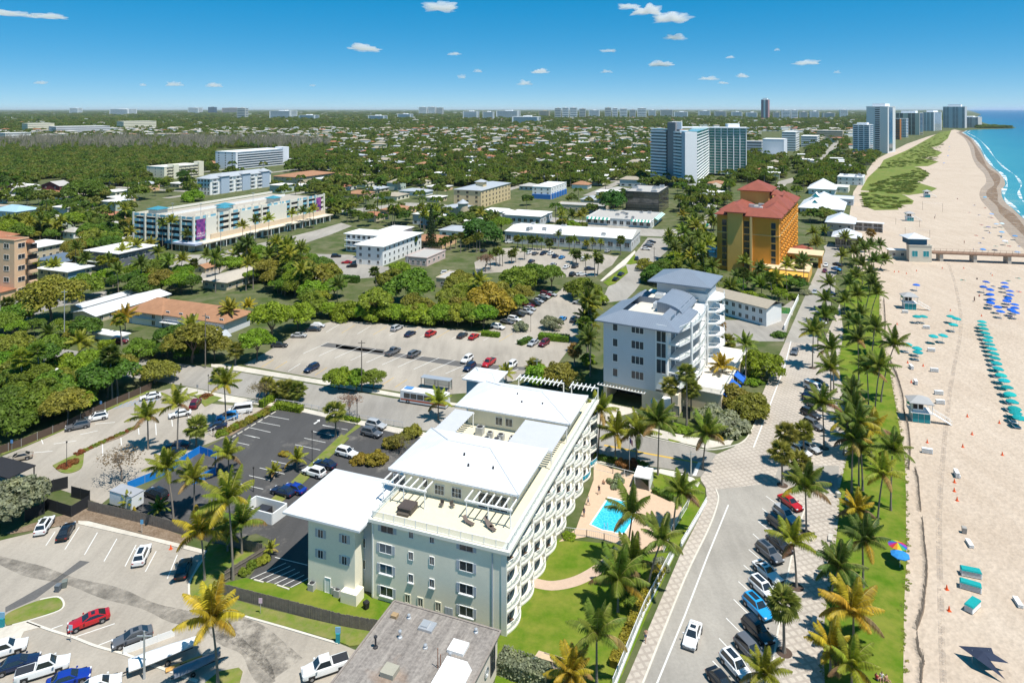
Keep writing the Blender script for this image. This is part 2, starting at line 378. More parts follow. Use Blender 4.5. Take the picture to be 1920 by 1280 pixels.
def smooth_line(pts,k=4):
 pts = [Vector((p[0],p[1],0)) for p in pts]; out = []
 for i in range(len(pts) - 1):
  p0,p1,p2,p3 = pts[max(i - 1,0)],pts[i],pts[i + 1],pts[min(i + 2,len(pts) - 1)]
  for j in range(k):
   t = j / k; out.append(.5 * ((2 * p1) + (p2 - p0) * t + (2 * p0 - 5 * p1 + 4 * p2 - p3) * t * t + (3 * p1 - p0 - 3 * p2 + p3) * t ** 3))
 return out + [pts[-1]]
def ribbon(name,pts,w,z0,z1,m,parent=None,off=0.0):
 """a band of width w along a line: kerb, painted line, foam"""
 mb = MB(); L_,R_ = [],[]
 for i,p in enumerate(pts):
  d = Vector(pts[min(i + 1,len(pts) - 1)][:2]) - Vector(pts[max(i - 1,0)][:2]); d.normalize(); nrm = Vector((-d.y,d.x))
  ww = w[i] if isinstance(w,list) else w
  q = Vector(p[:2]); L_.append(q + nrm * (ww / 2 + off)); R_.append(q + nrm * (-ww / 2 + off))
 V = []
 for a,b_ in zip(L_,R_): V += [(a.x,a.y,z1),(b_.x,b_.y,z1)]
 F = [(2 * i,2 * i + 1,2 * i + 3,2 * i + 2) for i in range(len(pts) - 1)]
 if z1 - z0 > .03:
  o = len(V); V += [(x,y,z0) for x,y,_ in V]
  for i in range(len(pts) - 1): F += [(2 * i + 2,2 * i,o + 2 * i)[:0] or (2 * i,2 * i + 2,o + 2 * i + 2,o + 2 * i),(2 * i + 3,2 * i + 1,o + 2 * i + 1,o + 2 * i + 3)]
  F += [(1,0,o,o + 1),(len(pts) * 2 - 2,len(pts) * 2 - 1,o + len(pts) * 2 - 1,o + len(pts) * 2 - 2)]
 mb.add(V,F); o = mb.build(name,m,parent)
 if parent is None: tag(o,kind='structure')
 return o
FAR = 95000.0
g0 = MB().add([(-FAR,-400,0),(FAR,-400,0),(FAR,FAR,0),(-FAR,FAR,0)],[(0,1,2,3)]).build('ground',M_BASE); tag(g0,kind='structure')
# --- coast
shore = smooth_line([(-38,-320),(112,0),(190,165),(260,320)] + [GP('C',x,y)[:2] for x,y in
  [(1920,752),(1860,697),(1803,642),(1793,592),(1814,552),(1790,502),(1740,460),(1700,410),(1665,345),(1622,296),(1575,268)]] +
  [G(1806,248)[:2],G(1815,244.5)[:2],G(1840,243)[:2],G(1890,241.5)[:2],G(1905,239.5)[:2],G(1890,237.5)[:2],G(1850,232)[:2],G(1838,226)[:2],G(1833,218)[:2],G(1826,210)[:2],(FAR * .66,FAR)],4)
landside = [GP('p',1640,300)[:2],GP('p',1600,360)[:2],GP('p',1590,420)[:2],GP('p',1600,500)[:2],GP('p',1590,600)[:2],GP('p',1570,800)[:2],GP('p',1540,1280)[:2],(-130,-300)]
i_end = [i for i,p in enumerate(shore) if p.y < G(1800,247)[1]][-1]
far_in = [G(1790,243)[:2],G(1740,256)[:2],G(1700,270)[:2]]
sheet('beach_sand',[tuple(p[:2]) for p in shore[:i_end + 1]] + far_in + landside,.02,M_SAND,block=True)
mb = MB(); n_s = len(shore)
mb.add([(p.x,p.y,.05) for p in shore] + [(FAR,p.y,.05) for p in shore],[(i,n_s + i,n_s + i + 1,i + 1) for i in range(n_s - 1)])
tag(mb.build('sea',M_SEA),kind='structure'); PAVED.append([tuple(p[:2]) for p in shore] + [(FAR,FAR),(FAR,-320)])
sub = [p for p in shore[6:i_end + 3]]
ribbon('wet_sand',sub,16,0,.032,M_WET,off=7)
ribbon('seaweed_wrack',sub,[3 + 5 * (.5 + .5 * math.sin(i * .7)) for i in range(len(sub))],0,.042,M_WEED,off=6.5)
for k,(of,w) in enumerate([(-1.5,4),(-12,2.6)]):
 fo = ribbon('sea_foam',sub,[w * (.55 + .45 * math.sin(i * .9 + k * 2)) for i in range(len(sub))],0,.062 + .004 * k,M_FOAM,off=of); tag(fo,['white foam washing along the tide line','white breaker line just off the beach','thin outer breaker line off the beach'][k],'foam',kind='stuff')
TRK = holed('wheel_tracks',(.47,.39,.315),.5,.44,.70)
for dx in (0,14):
 ribbon('wheel_track',smooth_line([GP('J',1460 + dx,1330),GP('J',1440 + dx,700),GP('F',1440 + dx,1100),GP('F',1500 + dx * .8,500),GP('F',1560 + dx * .7,150),GP('C',1530 + dx * .6,1130),GP('C',1490 + dx * .5,1000)]),.5,0,.026 + dx * 1e-5,TRK)
for k,P in enumerate([[(1000,600),(1180,600),(1250,620),(1300,650),(1290,668),(1200,675),(1215,700),(1080,703),(1020,680)],
          [(1000,590),(1040,520),(1110,455),(1200,445),(1330,462),(1390,498),(1350,530),(1300,540),(1430,580),(1390,602),(1270,618),(1150,607),(1050,595)],
          [(1100,470),(1130,420),(1250,370),(1300,345),(1450,262),(1510,255),(1490,300),(1440,340),(1390,352),(1460,378),(1430,400),(1330,405),(1440,430),(1380,455),(1200,462)]]):
 sheet('dune_scrub',poly('C',P),.06 + .01 * k,M_DUNE)
# --- beach road, pavers, lawn strip
lawn_l = [('J',800,1300),('J',790,1080),('J',800,900),('J',850,620),('J',860,500),('J',880,330),('J',880,200),('F',930,870),('F',915,560),('F',880,400),('F',878,345),('F',905,200),('F',945,60),('M',830,640),('M',900,470),('M',940,400)]
lawn_r = [('M',1120,400),('M',1148,560),('M',1148,760),('F',1112,190),('F',1160,390),('F',1190,560),('F',1215,700),('F',1248,900),('F',1256,1100),('J',1255,300),('J',1258,600),('J',1245,850),('J',1240,1300)]
pav_left = [('K',200,1330),('K',530,560),('K',690,250),('K',680,165),('L',905,1185),('L',1040,990),('L',1180,930),('L',1290,850),('L',1420,610),('L',1400,520),('L',1480,330),('L',1540,200),('M',340,1060),('M',400,930)]
pav = [GP(*t) for t in pav_left] + [GP('M',700,940),GP('M',830,640)] + [GP(*t) for t in lawn_l[:12][::-1]]
sheet('paved_promenade',pav,.10,M_PAVER)
asph = poly('K',[(305,1320),(560,690),(702,392),(735,310),(752,240),(738,178),(900,160),(1060,138)]) + poly('J',[(540,190),(690,300),(655,395),(640,450),(610,600),(580,740),(555,860),(525,1060),(490,1320)])
sheet('beach_road',asph,.104,M_ROAD)
sheet('road_beyond',poly('M',[(390,945),(520,650),(610,450),(690,280),(715,215),(700,180),(760,150),(830,190),(835,260),(800,420),(790,560),(740,700),(690,800),(640,960)]),.108,M_ROAD)
sheet('lawn_strip',[GP(*t) for t in lawn_l] + [GP(*t) for t in lawn_r],.11,M_LAWN,block=False)
sheet('bike_pad',poly('J',[(545,60),(880,62),(870,190),(700,200),(560,165),(520,120)]),.113,M_STREET)
# side street running behind the white building
street = [G(u,v) for u,v in [(-260,620),(0,640),(396,689),(616,725),(735,746),(900,770),(1109,797),(1199,815),(1278,833),(1345,851),(1340,862),(1318,893),(1299,893),(1264,881),(1109,856),(900,823),(743,799),(571,763),(440,742),(350,724),(0,668),(-260,640)]]
sheet('side_street',street,.03,M_STREET)
ribbon('centre_line',[GP('L',140,915),GP('L',500,985),GP('L',890,1055)],.55,0,.036,M_YLINE)
sheet('stop_bar',poly('L',[(890,1050),(918,1055),(875,1160),(845,1155)]),.036,M_LINE,block=False)
ribbon('edge_line',[GP('K',400,1290),GP('K',560,900),GP('K',690,560),GP('K',810,265)],.22,0,.112,M_LINE)
ribbon('edge_line',[GP('L',1335,935),GP('L',1450,640),GP('L',1585,285),GP('M',440,940)],.25,0,.116,M_LINE)
for a,b_ in [((840,805),(925,890)),((797,912),(895,1010)),((757,1028),(808,1082)),((720,1157),(815,1260)),((867,703),(920,752)),((898,610),(965,670)),((926,520),(985,570)),((950,430),(985,462)),((980,360),(1055,420)),((1003,285),(1050,325)),((1025,215),(1080,255))]:
 ribbon('stall_line',[GP('K',*a),GP('K',*b_)],.14,0,.114,M_LINE)
# kerbs along the promenade and the sidewalk
ribbon('kerb',smooth_line([GP('K',308,1320),GP('K',560,690),GP('K',702,392),GP('K',752,240),GP('K',738,178)]),.25,.08,.20,M_KERB)
ribbon('kerb',smooth_line([GP('J',492,1320),GP('J',525,1060),GP('J',580,740),GP('J',640,450),GP('J',690,300)]),.25,.08,.20,M_KERB)
ribbon('kerb',smooth_line([GP('L',330,800),GP('L',480,850),GP('L',760,910),GP('L',960,955),GP('L',1180,920),GP('L',1290,850),GP('L',1400,620)]),.25,0,.17,M_KERB)
# --- sidewalk and grass north of the side street
sheet('sidewalk',poly('L',[(20,735),(330,795),(470,835),(760,900),(960,945),(1150,915),(1180,870),(1050,890),(840,850),(700,825),(480,770),(300,730),(200,700),(440,640),(160,580),(30,640)]),.14,M_WALK,thick=.14)
sheet('sidewalk',[G(u,v) for u,v in [(396,683),(430,684),(620,716),(740,737),(800,748),(1060,787),(1057,793),(900,768),(735,743),(616,723),(396,688)]],.14,M_WALK,thick=.14)
sheet('sidewalk',[G(u,v) for u,v in [(350,726),(440,744),(571,766),(743,802),(800,812),(798,822),(740,812),(571,774),(500,760),(420,754),(330,733)]],.14,M_WALK,thick=.14)
sheet('sidewalk',[G(u,v) for u,v in [(1109,858),(1264,884),(1299,896),(1312,906),(1308,914),(1290,902),(1230,886),(1109,865)]],.14,M_KERB,thick=.14)
sheet('verge',poly('L',[(650,865),(760,895),(700,895),(660,885)]),.15,M_LAWN,block=False)
# --- white building's grounds: lawn, pool terrace, path
sheet('garden_lawn',poly('I',[(880,1020),(985,870),(1065,740),(1100,700),(1220,470),(1560,505),(1600,560),(1700,560),(1885,545),(1720,900),(1540,1330),(860,1330)]),.06,M_LAWN,block=False)
sheet('corner_lawn',poly('K',[(350,60),(500,80),(640,135),(678,170),(672,240),(535,500),(450,530),(470,430),(540,290),(560,230),(400,190),(370,120)]),.07,M_LAWN,block=False)
sheet('pool_terrace',poly('K',[(-160,475),(-60,400),(40,120),(40,20),(160,60),(280,90),(380,190),(480,240),(545,280),(500,400),(440,520),(360,535),(215,497),(90,458),(0,446)]),.075,mat('terrace_pavers',(.55,.40,.28),.9,.1,1.2))
path = smooth_line([GP('I',1070,715),GP('I',1180,735),GP('I',1300,715),GP('I',1400,670),GP('I',1500,600),GP('I',1580,515)])
ribbon('garden_path',path,2.0,0,.082,mat('path_pavers',(.50,.37,.28),.9,.12,1.5))
# --- lots
lot = [G(u,v) for u,v in [(456,684),(500,660),(545,632),(583,612),(635,600),(700,605),(850,617),(905,624),(930,614),(962,605),(985,590),(1010,573),(1035,558),(1055,540),(1075,541),(1112,556),(1100,600),(1085,640),(1064,658),(1040,690),(985,705),(900,735),(800,742),(740,733),(616,713)]]
biglot = sheet('parking_lot',lot,.035,M_LOT)
sheet('lot_patch',poly('E',[(-30,258),(180,288),(420,320),(640,348),(760,365),(1040,385),(1030,402),(760,392),(640,378),(430,345),(180,310),(-30,280)]),.040,M_PATCH,block=False,parent=biglot)
sheet('lot_patch',poly('N',[(1250,372),(1310,345),(1760,400),(1740,425)]),.040,M_PATCH,block=False,parent=biglot)
for k in range(17):      # stalls in the middle row
 t = k / 16; a = (1120 + 1980 * t,430 + 320 * t * .87); b_ = (a[0] + 200,a[1] - 90)
 ribbon('stall_line',[GP('N',*a),GP('N',*b_)],.15,0,.045,M_LINE,biglot)
for k in range(12):
 t = k / 11; a = (690 + 1150 * t,520 + 172 * t); b_ = (a[0] + 95,a[1] - 60)
 ribbon('stall_line',[GP('N',*a),GP('N',*b_)],.15,0,.045,M_YLINE if k % 3 else M_LINE,biglot)
for k in range(14):
 t = k / 13; a = (1300 + 1600 * t,262 + 85 * t); b_ = (a[0] + 105,a[1] - 62)
 ribbon('stall_line',[GP('N',*a),GP('N',*b_)],.13,0,.045,M_YLINE if k % 2 else M_LINE,biglot)
flot = sheet('parking_lot',poly('Y',[(-60,350),(120,255),(250,200),(500,195),(900,215),(1200,240),(1420,285),(1470,280),(1400,380),(1330,420),(1230,500),(850,505),(600,440),(300,450),(-40,470)]),.035,M_LOT)
llot = sheet('parking_lot',[G(u,v) for u,v in [(-60,880),(0,857),(80,824),(197,772),(258,744),(320,728),(400,757),(505,766),(440,812),(378,836),(318,872),(262,905),(215,925),(190,945),(150,930),(60,900),(-60,925)]],.033,M_LOT)
for a,b_ in [((330,868),(345,905)),((270,975),(420,962)),((430,905),(610,880)),((640,830),(780,800)),((760,745),(920,732)),((965,830),(972,915)),((820,905),(822,1000)),((1105,760),(1112,830)),((1245,740),(1250,835)),((1370,670),(1380,765)),((1500,610),(1510,700))]:
 ribbon('stall_line',[GP('O',*a),GP('O',*b_)],.16,0,.044,M_LINE,llot)
for k in range(11):
 t = k / 10; x = 920 + 330 * t; y = 612 - 62 * t
 ribbon('hatch_line',[GP('O',x,y),GP('O',x + 35,y - 28)],.2,0,.044,M_BLUEL,llot)
ribbon('hatch_line',[GP('O',905,622),GP('O',1090,590),GP('O',1290,545)],.18,0,.044,M_BLUEL,llot)
dlot = sheet('parking_lot',[G(u,v) for u,v in [(515,769),(575,772),(700,797),(790,815),(810,850),(720,905),(590,960),(584,1112),(545,1110),(462,1090),(505,1030),(515,1015),(480,1000),(400,1020),(330,990),(240,950),(262,925),(330,880),(385,840)]],.031,M_BLACKTOP)
for a,b_ in [((845,915),(1010,945)),((765,962),(940,995)),((690,1005),(865,1045)),((605,1050),(745,1085)),((1270,990),(1470,1025)),((1200,1040),(1400,1075))]:
 ribbon('stall_line',[GP('N',*a),GP('N',*b_)],.13,0,.04,M_LINE,dlot)
for a,b_ in [((1335,755),(1460,783)),((1280,795),(1400,822)),((1815,710),(1920,730)),((1760,745),(1880,770)),((1710,783),(1830,808)),((1660,820),(1800,850)),((1525,910),(1640,935)),((1460,950),(1600,985)),((1400,993),(1520,1020)),((1350,1040),(1480,1070))]:
 ribbon('stall_line',[GP('D',*a),GP('D',*b_)],.13,0,.04,M_LINE,dlot)
for k in range(6):
 a = (1090 + 85 * k,798 + 26 * k); b_ = (a[0] + 420 - 30 * k,a[1] - 190 + 10 * k)
 ribbon('hatch_line',[GP('f',*a),GP('f',*b_)],.12,0,.04,M_LINE,dlot)
ribbon('hatch_line',[GP('f',1380,540),GP('f',1770,635)],.12,0,.04,M_LINE,dlot)
mb = MB().add([tuple(GP('N',x,y,.041)) for x,y in [(1200,975),(1235,955),(1225,950),(1252,942),(1250,962),(1242,958),(1212,980)]],[(0,1,2,3,4,5,6)]); mb.build('arrow_marking',M_LINE,dlot)
for k in range(7):   # pale wheel stops
 ribbon('wheel_stop',[GP('N',905 - 52 * k,885 + 31 * k),GP('N',868 - 52 * k,907 + 31 * k)],.22,0,.16,M_KERB,dlot)
for a,b_ in [((1130,815),(1240,845)),((1405,880),(1550,930))]:
 ribbon('wheel_stop',[GP('f',*a),GP('f',*b_)],.22,0,.16,M_KERB,dlot)
sheet('planted_strip',[G(u,v) for u,v in [(640,815),(655,822),(560,915),(500,965),(478,962),(545,905)]],.16,M_DRYLAWN,block=False,thick=.16)
sheet('planted_strip',poly('N',[(905,800),(1110,830),(1110,895),(900,850),(560,1070),(450,1085),(680,930)]),.05,M_MULCH,block=False)
sheet('planted_strip',poly('N',[(1300,915),(1570,975),(1570,1000),(1450,1085),(1430,1080),(1540,985),(1300,935)]),.06,M_DRYLAWN,block=False)
fl = sheet('parking_lot',poly('H',[(-150,520),(0,480),(170,440),(440,375),(820,470),(1170,555),(1090,680),(1065,760),(1095,830),(1290,880),(1900,1055),(2010,1100),(2060,1200),(2100,1330),(-200,1330)]),.037,M_LOT)
sheet('lot_patch',poly('H',[(30,855),(320,690),(450,592),(505,600),(360,690),(200,810),(30,885)]),.041,M_PATCH,block=False,parent=fl)
ribbon('tyre_stain',smooth_line([GP('H',*p) for p in [(-50,570),(150,640),(420,715),(700,800),(950,890),(1150,950),(1300,1040),(1420,1130),(1510,1290)]]),[1.0,1.2,1.6] + [2.0 + .5 * math.sin(i) for i in range(30)],0,.043,holed('oily_tyre_stain',(.10,.09,.075),.45,.34,.70,amax=.55),fl)
ribbon('tyre_stain',smooth_line([GP('H',*p) for p in [(1250,960),(1400,1010),(1520,1110),(1620,1200)]]),4.2,0,.046,holed('oil_blotch',(.09,.08,.068),.45,.42,.72,amax=.7),fl)
for a,b_ in [((445,405),(365,530)),((548,435),(475,560)),((657,470),(585,597)),((765,505),(703,625)),((878,540),(817,655)),((997,560),(940,695)),((310,430),(258,508)),((1120,600),(1075,690))]:
 ribbon('stall_line',[GP('H',*a),GP('H',*b_)],.14,0,.046,M_LINE,fl)
for a,b_ in [((372,400),(470,365)),((550,460),(860,355)),((720,525),(840,478))]:
 ribbon('stall_line',[GP('R',*a),GP('R',*b_)],.14,0,.046,M_LINE,fl)
ribbon('kerb',smooth_line([GP('R',*p) for p in [(205,345),(370,405),(550,462),(720,528),(940,590),(1200,690),(1480,790)]]),.35,0,.15,M_KERB)
sheet('grass_island',smooth_line(poly('R',[(45,370),(38,300),(160,235),(300,185),(430,165),(470,200),(440,255),(250,320),(90,365),(45,370)])),.15,M_DRYLAWN,block=False,thick=.15)
ribbon('kerb',smooth_line(poly('R',[(90,372),(250,328),(445,262),(478,205),(430,160),(300,180)])),.25,0,.17,M_KERB)
sheet('grass_island',poly('R',[(1530,810),(1640,720),(1790,690),(1820,720),(1790,830)]),.15,M_DRYLAWN,block=False,thick=.15)
sheet('sidewalk',poly('R',[(-100,420),(0,395),(200,345),(310,385),(180,420),(130,520),(-100,470)]),.15,M_WALK,block=False,thick=.15)
sheet('sidewalk',poly('H',[(440,372),(500,375),(820,455),(1165,540),(1150,560),(820,475),(440,390)]),.15,M_WALK,block=False,thick=.15)
sheet('litter_bank',poly('H',[(30,440),(180,385),(490,300),(520,300),(820,380),(1080,470),(1040,510),(820,450),(500,370),(330,400),(60,445)]),.06,M_MULCH,block=False)
sheet('fence_verge',smooth_line(poly('H',[(1165,545),(1080,690),(1065,755),(1090,815),(1290,878),(1600,965),(1900,1050),(1990,1075),(2150,1010),(1900,960),(1270,800),(1250,690),(1400,580),(1480,540),(1200,500),(1165,545)]),3),.14,M_DRYLAWN,block=False,thick=.14)
ribbon('kerb',smooth_line(poly('H',[(1150,575),(1078,690),(1062,757),(1090,822),(1290,885),(1600,973),(1900,1062)])),.3,0,.17,M_KERB)
sheet('yard_lawn',poly('H',[(1265,720),(1380,690),(1640,745),(1740,700),(2000,760),(2300,860),(2200,960),(2080,1000),(1920,950),(1600,870),(1270,785)]),.05,M_LAWN,block=False)
isl = sheet('planted_island',smooth_line(poly('O',[(420,1080),(560,1010),(660,980),(670,1010),(650,1100),(560,1140),(480,1130),(420,1080)])),.15,M_DRYLAWN,block=False,thick=.15)
ribbon('planted_strip',[GP('O',640,975),GP('O',800,905),GP('O',950,850),GP('O',1090,770)],1.2,0,.16,M_MULCH)
ribbon('grass_verge',[GP('O',0,985),GP('O',340,855),GP('O',840,632),GP('O',1190,485)],1.6,0,.1,M_DRYLAWN)
sheet('grass_island',poly('O',[(1560,520),(1650,505),(1780,540),(1640,610)]),.15,M_DRYLAWN,block=False,thick=.15)
# --- streets and ground farther off
sheet('north_street',poly('Q',[(330,830),(390,690),(470,560),(620,400),(700,300),(760,225),(1020,235),(960,330),(860,420),(790,470),(700,560),(690,650),(640,720),(560,800)]),.045,M_ROAD)
sheet('sidewalk',poly('Q',[(320,625),(340,628),(560,470),(650,360),(640,345),(480,480)]),.14,M_WALK,thick=.1)
sheet('verge',poly('Q',[(350,640),(560,480),(580,550),(460,650),(400,672)]),.12,M_LAWN,block=False)
sheet('verge',poly('Q',[(550,468),(640,380),(668,462),(600,475)]),.12,M_LAWN,block=False)
sheet('avenue',[G(u,v) for u,v in [(1195,442),(1280,446),(1320,448),(1336,420),(1352,395),(1330,395),(1300,430),(1230,430),(1150,420),(900,392),(820,382),(760,380),(640,395),(640,401),(760,388),(860,396),(1000,412),(1100,425)]],.05,M_ROAD)
sheet('bike_lane',[G(u,v) for u,v in [(1316,432),(1321,432),(1345,397),(1341,397)]],.056,M_GREENL,block=False)
sheet('garage_street',[G(u,v) for u,v in [(300,490),(330,478),(380,478),(460,462),(540,445),(600,430),(640,418),(660,424),(620,440),(560,460),(470,480),(420,505),(390,530),(370,530),(385,500),(340,498),(250,512)]],.05,M_ROAD)
sheet('motel_lot',[G(u,v) for u,v in [(590,476),(660,478),(720,500),(770,500),(700,520),(600,530),(590,520)]],.045,M_STREET)
sheet('west_street',[G(u,v) for u,v in [(-100,585),(30,565),(110,560),(200,545),(200,560),(110,575),(40,600),(-100,618)]],.05,M_STREET)
sheet('north_road',[G(u,v) for u,v in [(1500,330),(1535,300),(1562,268),(1580,268),(1556,296),(1525,318),(1515,335),(1475,345),(1455,370),(1440,370),(1460,340)]],.05,M_ROAD)
sheet('hotel_forecourt',[G(u,v) for u,v in [(1340,600),(1400,600),(1460,580),(1490,560),(1470,640),(1420,640),(1380,650),(1330,640)]],.045,M_STREET)
# ------------------------------------------------------------------ helpers for buildings
class Frame:
 """a building set out from one ground corner; local x runs right along its front, y away from the road end"""
 def __init__(s,name,label,cat,u,v,ang,group=None,loc=None):
  s.o = G(u,v) if loc is None else Vector(loc); s.a = R(ang); s.rz = -s.a
  s.ex = Vector((math.cos(s.a),-math.sin(s.a),0)); s.ey = Vector((math.sin(s.a),math.cos(s.a),0))
  s.root = thing(name,label,cat,s.o,s.rz,group)
 def loc(s,P):
  d = Vector(P) - s.o; return Vector((d.dot(s.ex),d.dot(s.ey),P[2]))
 def w(s,x,y,z=0): return s.o + s.ex * x + s.ey * y + Vector((0,0,z))
 def face(s,u,v,y=0.0):          # picture point on the front plane -> local x, z
  O = s.o + s.ey * y; k = (u - 960) / FPX; lx = (k * O.y - O.x) / (s.ex.x - k * s.ex.y); P = O + s.ex * lx
  return lx,CAMH - (v - HOR) * P.y / FPX
 def side(s,u,v,x=0.0):          # picture point on a side plane -> local y, z
  O = s.o + s.ex * x; k = (u - 960) / FPX; ly = (k * O.y - O.x) / (s.ey.x - k * s.ey.y); P = O + s.ey * ly
  return ly,CAMH - (v - HOR) * P.y / FPX
 def foot(s,x0,x1,y0,y1): PAVED.append([tuple(s.w(x,y)[:2]) for x,y in ((x0,y0),(x1,y0),(x1,y1),(x0,y1))])
 def box(s,name,x0,x1,y0,y1,z0,z1,m,parent=None): return MB().box(x0,x1,y0,y1,z0,z1).build(name,m,parent or s.root)
WINC = {}
def window(fr,side,a,z,w,h,plane,frame=WHITE,glass=None,mull=1,rows=1,fw=.07,sub=False,name='window',sill=False,shutter=None,parent=None):
 """a framed window fixed on a wall plane: S faces the camera end, E the right-hand side, W the left"""
 glass = glass or GLASS
 key = (round(w,2),round(h,2),frame.name,glass.name,mull,rows,fw)
 if key not in WINC:
  g = MB().box(-w / 2,w / 2,-.03,.05,-h / 2,h / 2).mesh('glass_pane',glass)
  f = MB()
  f.box(-w / 2 - fw,w / 2 + fw,-.09,.04,h / 2,h / 2 + fw); f.box(-w / 2 - fw,w / 2 + fw,-.09,.04,-h / 2 - fw,-h / 2)
  f.box(-w / 2 - fw,-w / 2,-.088,.04,-h / 2,h / 2); f.box(w / 2,w / 2 + fw,-.088,.04,-h / 2,h / 2)
  for i in range(1,mull + 1):
   x = -w / 2 + w * i / (mull + 1); f.box(x - fw * .4,x + fw * .4,-.07,.0,-h / 2,h / 2)
  for i in range(1,rows):
   zz = -h / 2 + h * i / rows; f.box(-w / 2,w / 2,-.068,.0,zz - fw * .35,zz + fw * .35)
  WINC[key] = (g,f.mesh('window_frame',frame))
 g,f = WINC[key]
 if side == 'S': L_,rz = (a,plane,z),0
 elif side == 'E': L_,rz = (plane,a,z),R(90)
 elif side == 'W': L_,rz = (plane,a,z),R(-90)
 else: L_,rz = (a,plane,z),R(180)
 o = place(name,g,parent or fr.root,L_,rz); place('frame',f,o)
 if sill: o2 = MB().box(-w / 2 - .15,w / 2 + .15,-.22,.04,-h / 2 - .2,-h / 2 - fw - .002).build('sill',frame,o)
 if shutter:
  for sx in (-1,1): MB().box(sx * (w / 2 + .08) - (.42 if sx < 0 else 0),sx * (w / 2 + .08) + (.42 if sx > 0 else 0),-.06,.04,-h / 2,h / 2).build('shutter',shutter,o)
 return o
def rail(fr,pts,z,h=1.0,m=WHITE,step=1.5,name='railing',parent=None,infill=None,posts=.04,bars=0):
 mb = MB(); P = [Vector((p[0],p[1],0)) for p in pts]
 for a,b in zip(P[:-1],P[1:]):
  L_ = (b - a).length; n = max(1,int(L_ / step)); d = (b - a) / L_; nr = Vector((-d.y,d.x,0))
  for zz,t in ((z + h,.05),(z + .12,.035)): mb.tube([a + Vector((0,0,zz)),b + Vector((0,0,zz))],t * .8,4)
  for i in range(n + 1):
   q = a + d * L_ * i / n; mb.box(q.x - posts,q.x + posts,q.y - posts,q.y + posts,z,z + h)
  if bars:
   k = int(L_ / bars)
   for i in range(k):
    q = a + d * L_ * (i + .5) / k; mb.box(q.x - .012,q.x + .012,q.y - .012,q.y + .012,z + .1,z + h)
 o = mb.build(name,m,parent or fr.root)
 if infill:
  m2 = MB()
  for a,b in zip(P[:-1],P[1:]): m2.add([(a.x,a.y,z + .14),(b.x,b.y,z + .14),(b.x,b.y,z + h - .05),(a.x,a.y,z + h - .05)],[(0,1,2,3)])
  m2.build('infill',infill,o)
 return o
def mk_clear(name,col,alpha):
 m,n,l,b = newmat(name); b.inputs['Base Color'].default_value = (*col,1); b.inputs['Roughness'].default_value = .1; b.inputs['Alpha'].default_value = alpha; return m
CLEAR = mk_clear('railing_glass',(.45,.55,.52),.45)
ROOFW = roofmat('white_metal_roof_x',(.73,.74,.75),'x',.55,.10)
ROOFG = roofmat('blue_grey_metal_roof',(.20,.235,.285),'x',.5,.08)
# ------------------------------------------------------------------ the white curved-balcony apartment building
B = Frame('apartment_building','cream apartment building with white metal roofs and curved stacked balconies','building',940,1190,20.53)
B.foot(-22,3,-1,52); ZD = 11.2; BL_,BD = 20.0,51.0
wall = B.box('wall',-BL_,0,0,BD,0,ZD,PALE)
mb = MB(); mb.box(-BL_ - .35,1.3,-.35,0,ZD - .2,ZD + .25); mb.box(0,1.3,0,BD + .3,ZD - .25,ZD + .25); mb.box(-BL_ - .35,-BL_,0,BD,ZD - .4,ZD + .25); mb.build('cornice',BALC,B.root)
B.box('roof_deck',-BL_,0,.002,BD,ZD,ZD + .06,mat('deck_tiles',(.66,.60,.44),.9,.08,1.2))
rail(B,[(-BL_,8),(-BL_ + .1,.15),(.9,.15),(.9,BD)],ZD + .24,1.0,WHITE,1.6,infill=CLEAR)
big = [(258,410),(250,525),(252,640),(255,765),(703,510),(703,625),(703,752),(703,877)]
for i,(x,y) in enumerate(big):
 lx,z = B.face(*px('I',x,y)); window(B,'S',lx,z,1.95,1.25,-.0,ALU if i % 4 == 0 else WHITE,GLASSB if i in (1,2) else GLASS,1,sill=i % 4 > 1,shutter=SHUT)
for x,y in [(393,443),(510,470),(392,565),(510,592),(392,690),(510,718),(373,805),(445,825),(545,850)]:
 lx,z = B.face(*px('I',x,y)); window(B,'S',lx,z,.62,1.05,0,CREAM if y > 780 else WHITE,GLASS,1,fw=.16 if y > 780 else .07,sill=660 < y < 780)
lx,z = B.face(*px('I',605,880)); o = MB(); 
for k in range(3): o.box(lx - .62 + .42 * k,lx - .24 + .42 * k,-.06,.02,z - .6,z + .6)
o.build('louvre_panel',SHUT,B.root)
lx,z = B.face(*px('I',850,700)); MB().box(lx - .08,lx + .08,-.12,0,.2,ZD - .6).build('downpipe',SHUT,B.root)
lx,z = B.face(*px('I',178,700)); MB().box(lx - .07,lx + .07,-.12,0,.2,ZD - .6).build('downpipe',WHITE,B.root)
# curved balconies: nine bays by four floors
NB,FH = 9,2.8; bw = BD / NB
def arc(k=12,peak=1.5,ins=0.0):
 return [(max(.02,.7 + (peak - .7) * math.sin(math.pi * (i / k)) ** .9 - ins),.12 + ins * .6 + (bw - .24 - 1.2 * ins) * i / k) for i in range(k + 1)]
def balc_mesh():
 m = MB(); A = arc(); I_ = arc(ins=.16)
 P = [(0,.1)] + A + [(0,bw - .1)]; m.prism(P,.08,.24,bot=True)
 o = len(m.v)                                  # upstand following the curve
 for (x,y),(xi,yi) in zip(A,I_): m.v += [(x,y,.24),(x,y,.31),(xi,yi,.31),(xi,yi,.24)]
 for i in range(len(A) - 1):
  for j in range(3): m.f.append((o + 4 * i + j,o + 4 * i + 4 + j,o + 4 * i + 5 + j,o + 4 * i + 1 + j)); m.m.append(0)
 return m
BM = balc_mesh().mesh('balcony_slab',BALC)
rm = MB(); A = arc(ins=.08)
for (x,y),(x2,y2) in zip(A[:-1],A[1:]): rm.tube([(x,y,1.28),(x2,y2,1.28)],.045,4,cap=False)
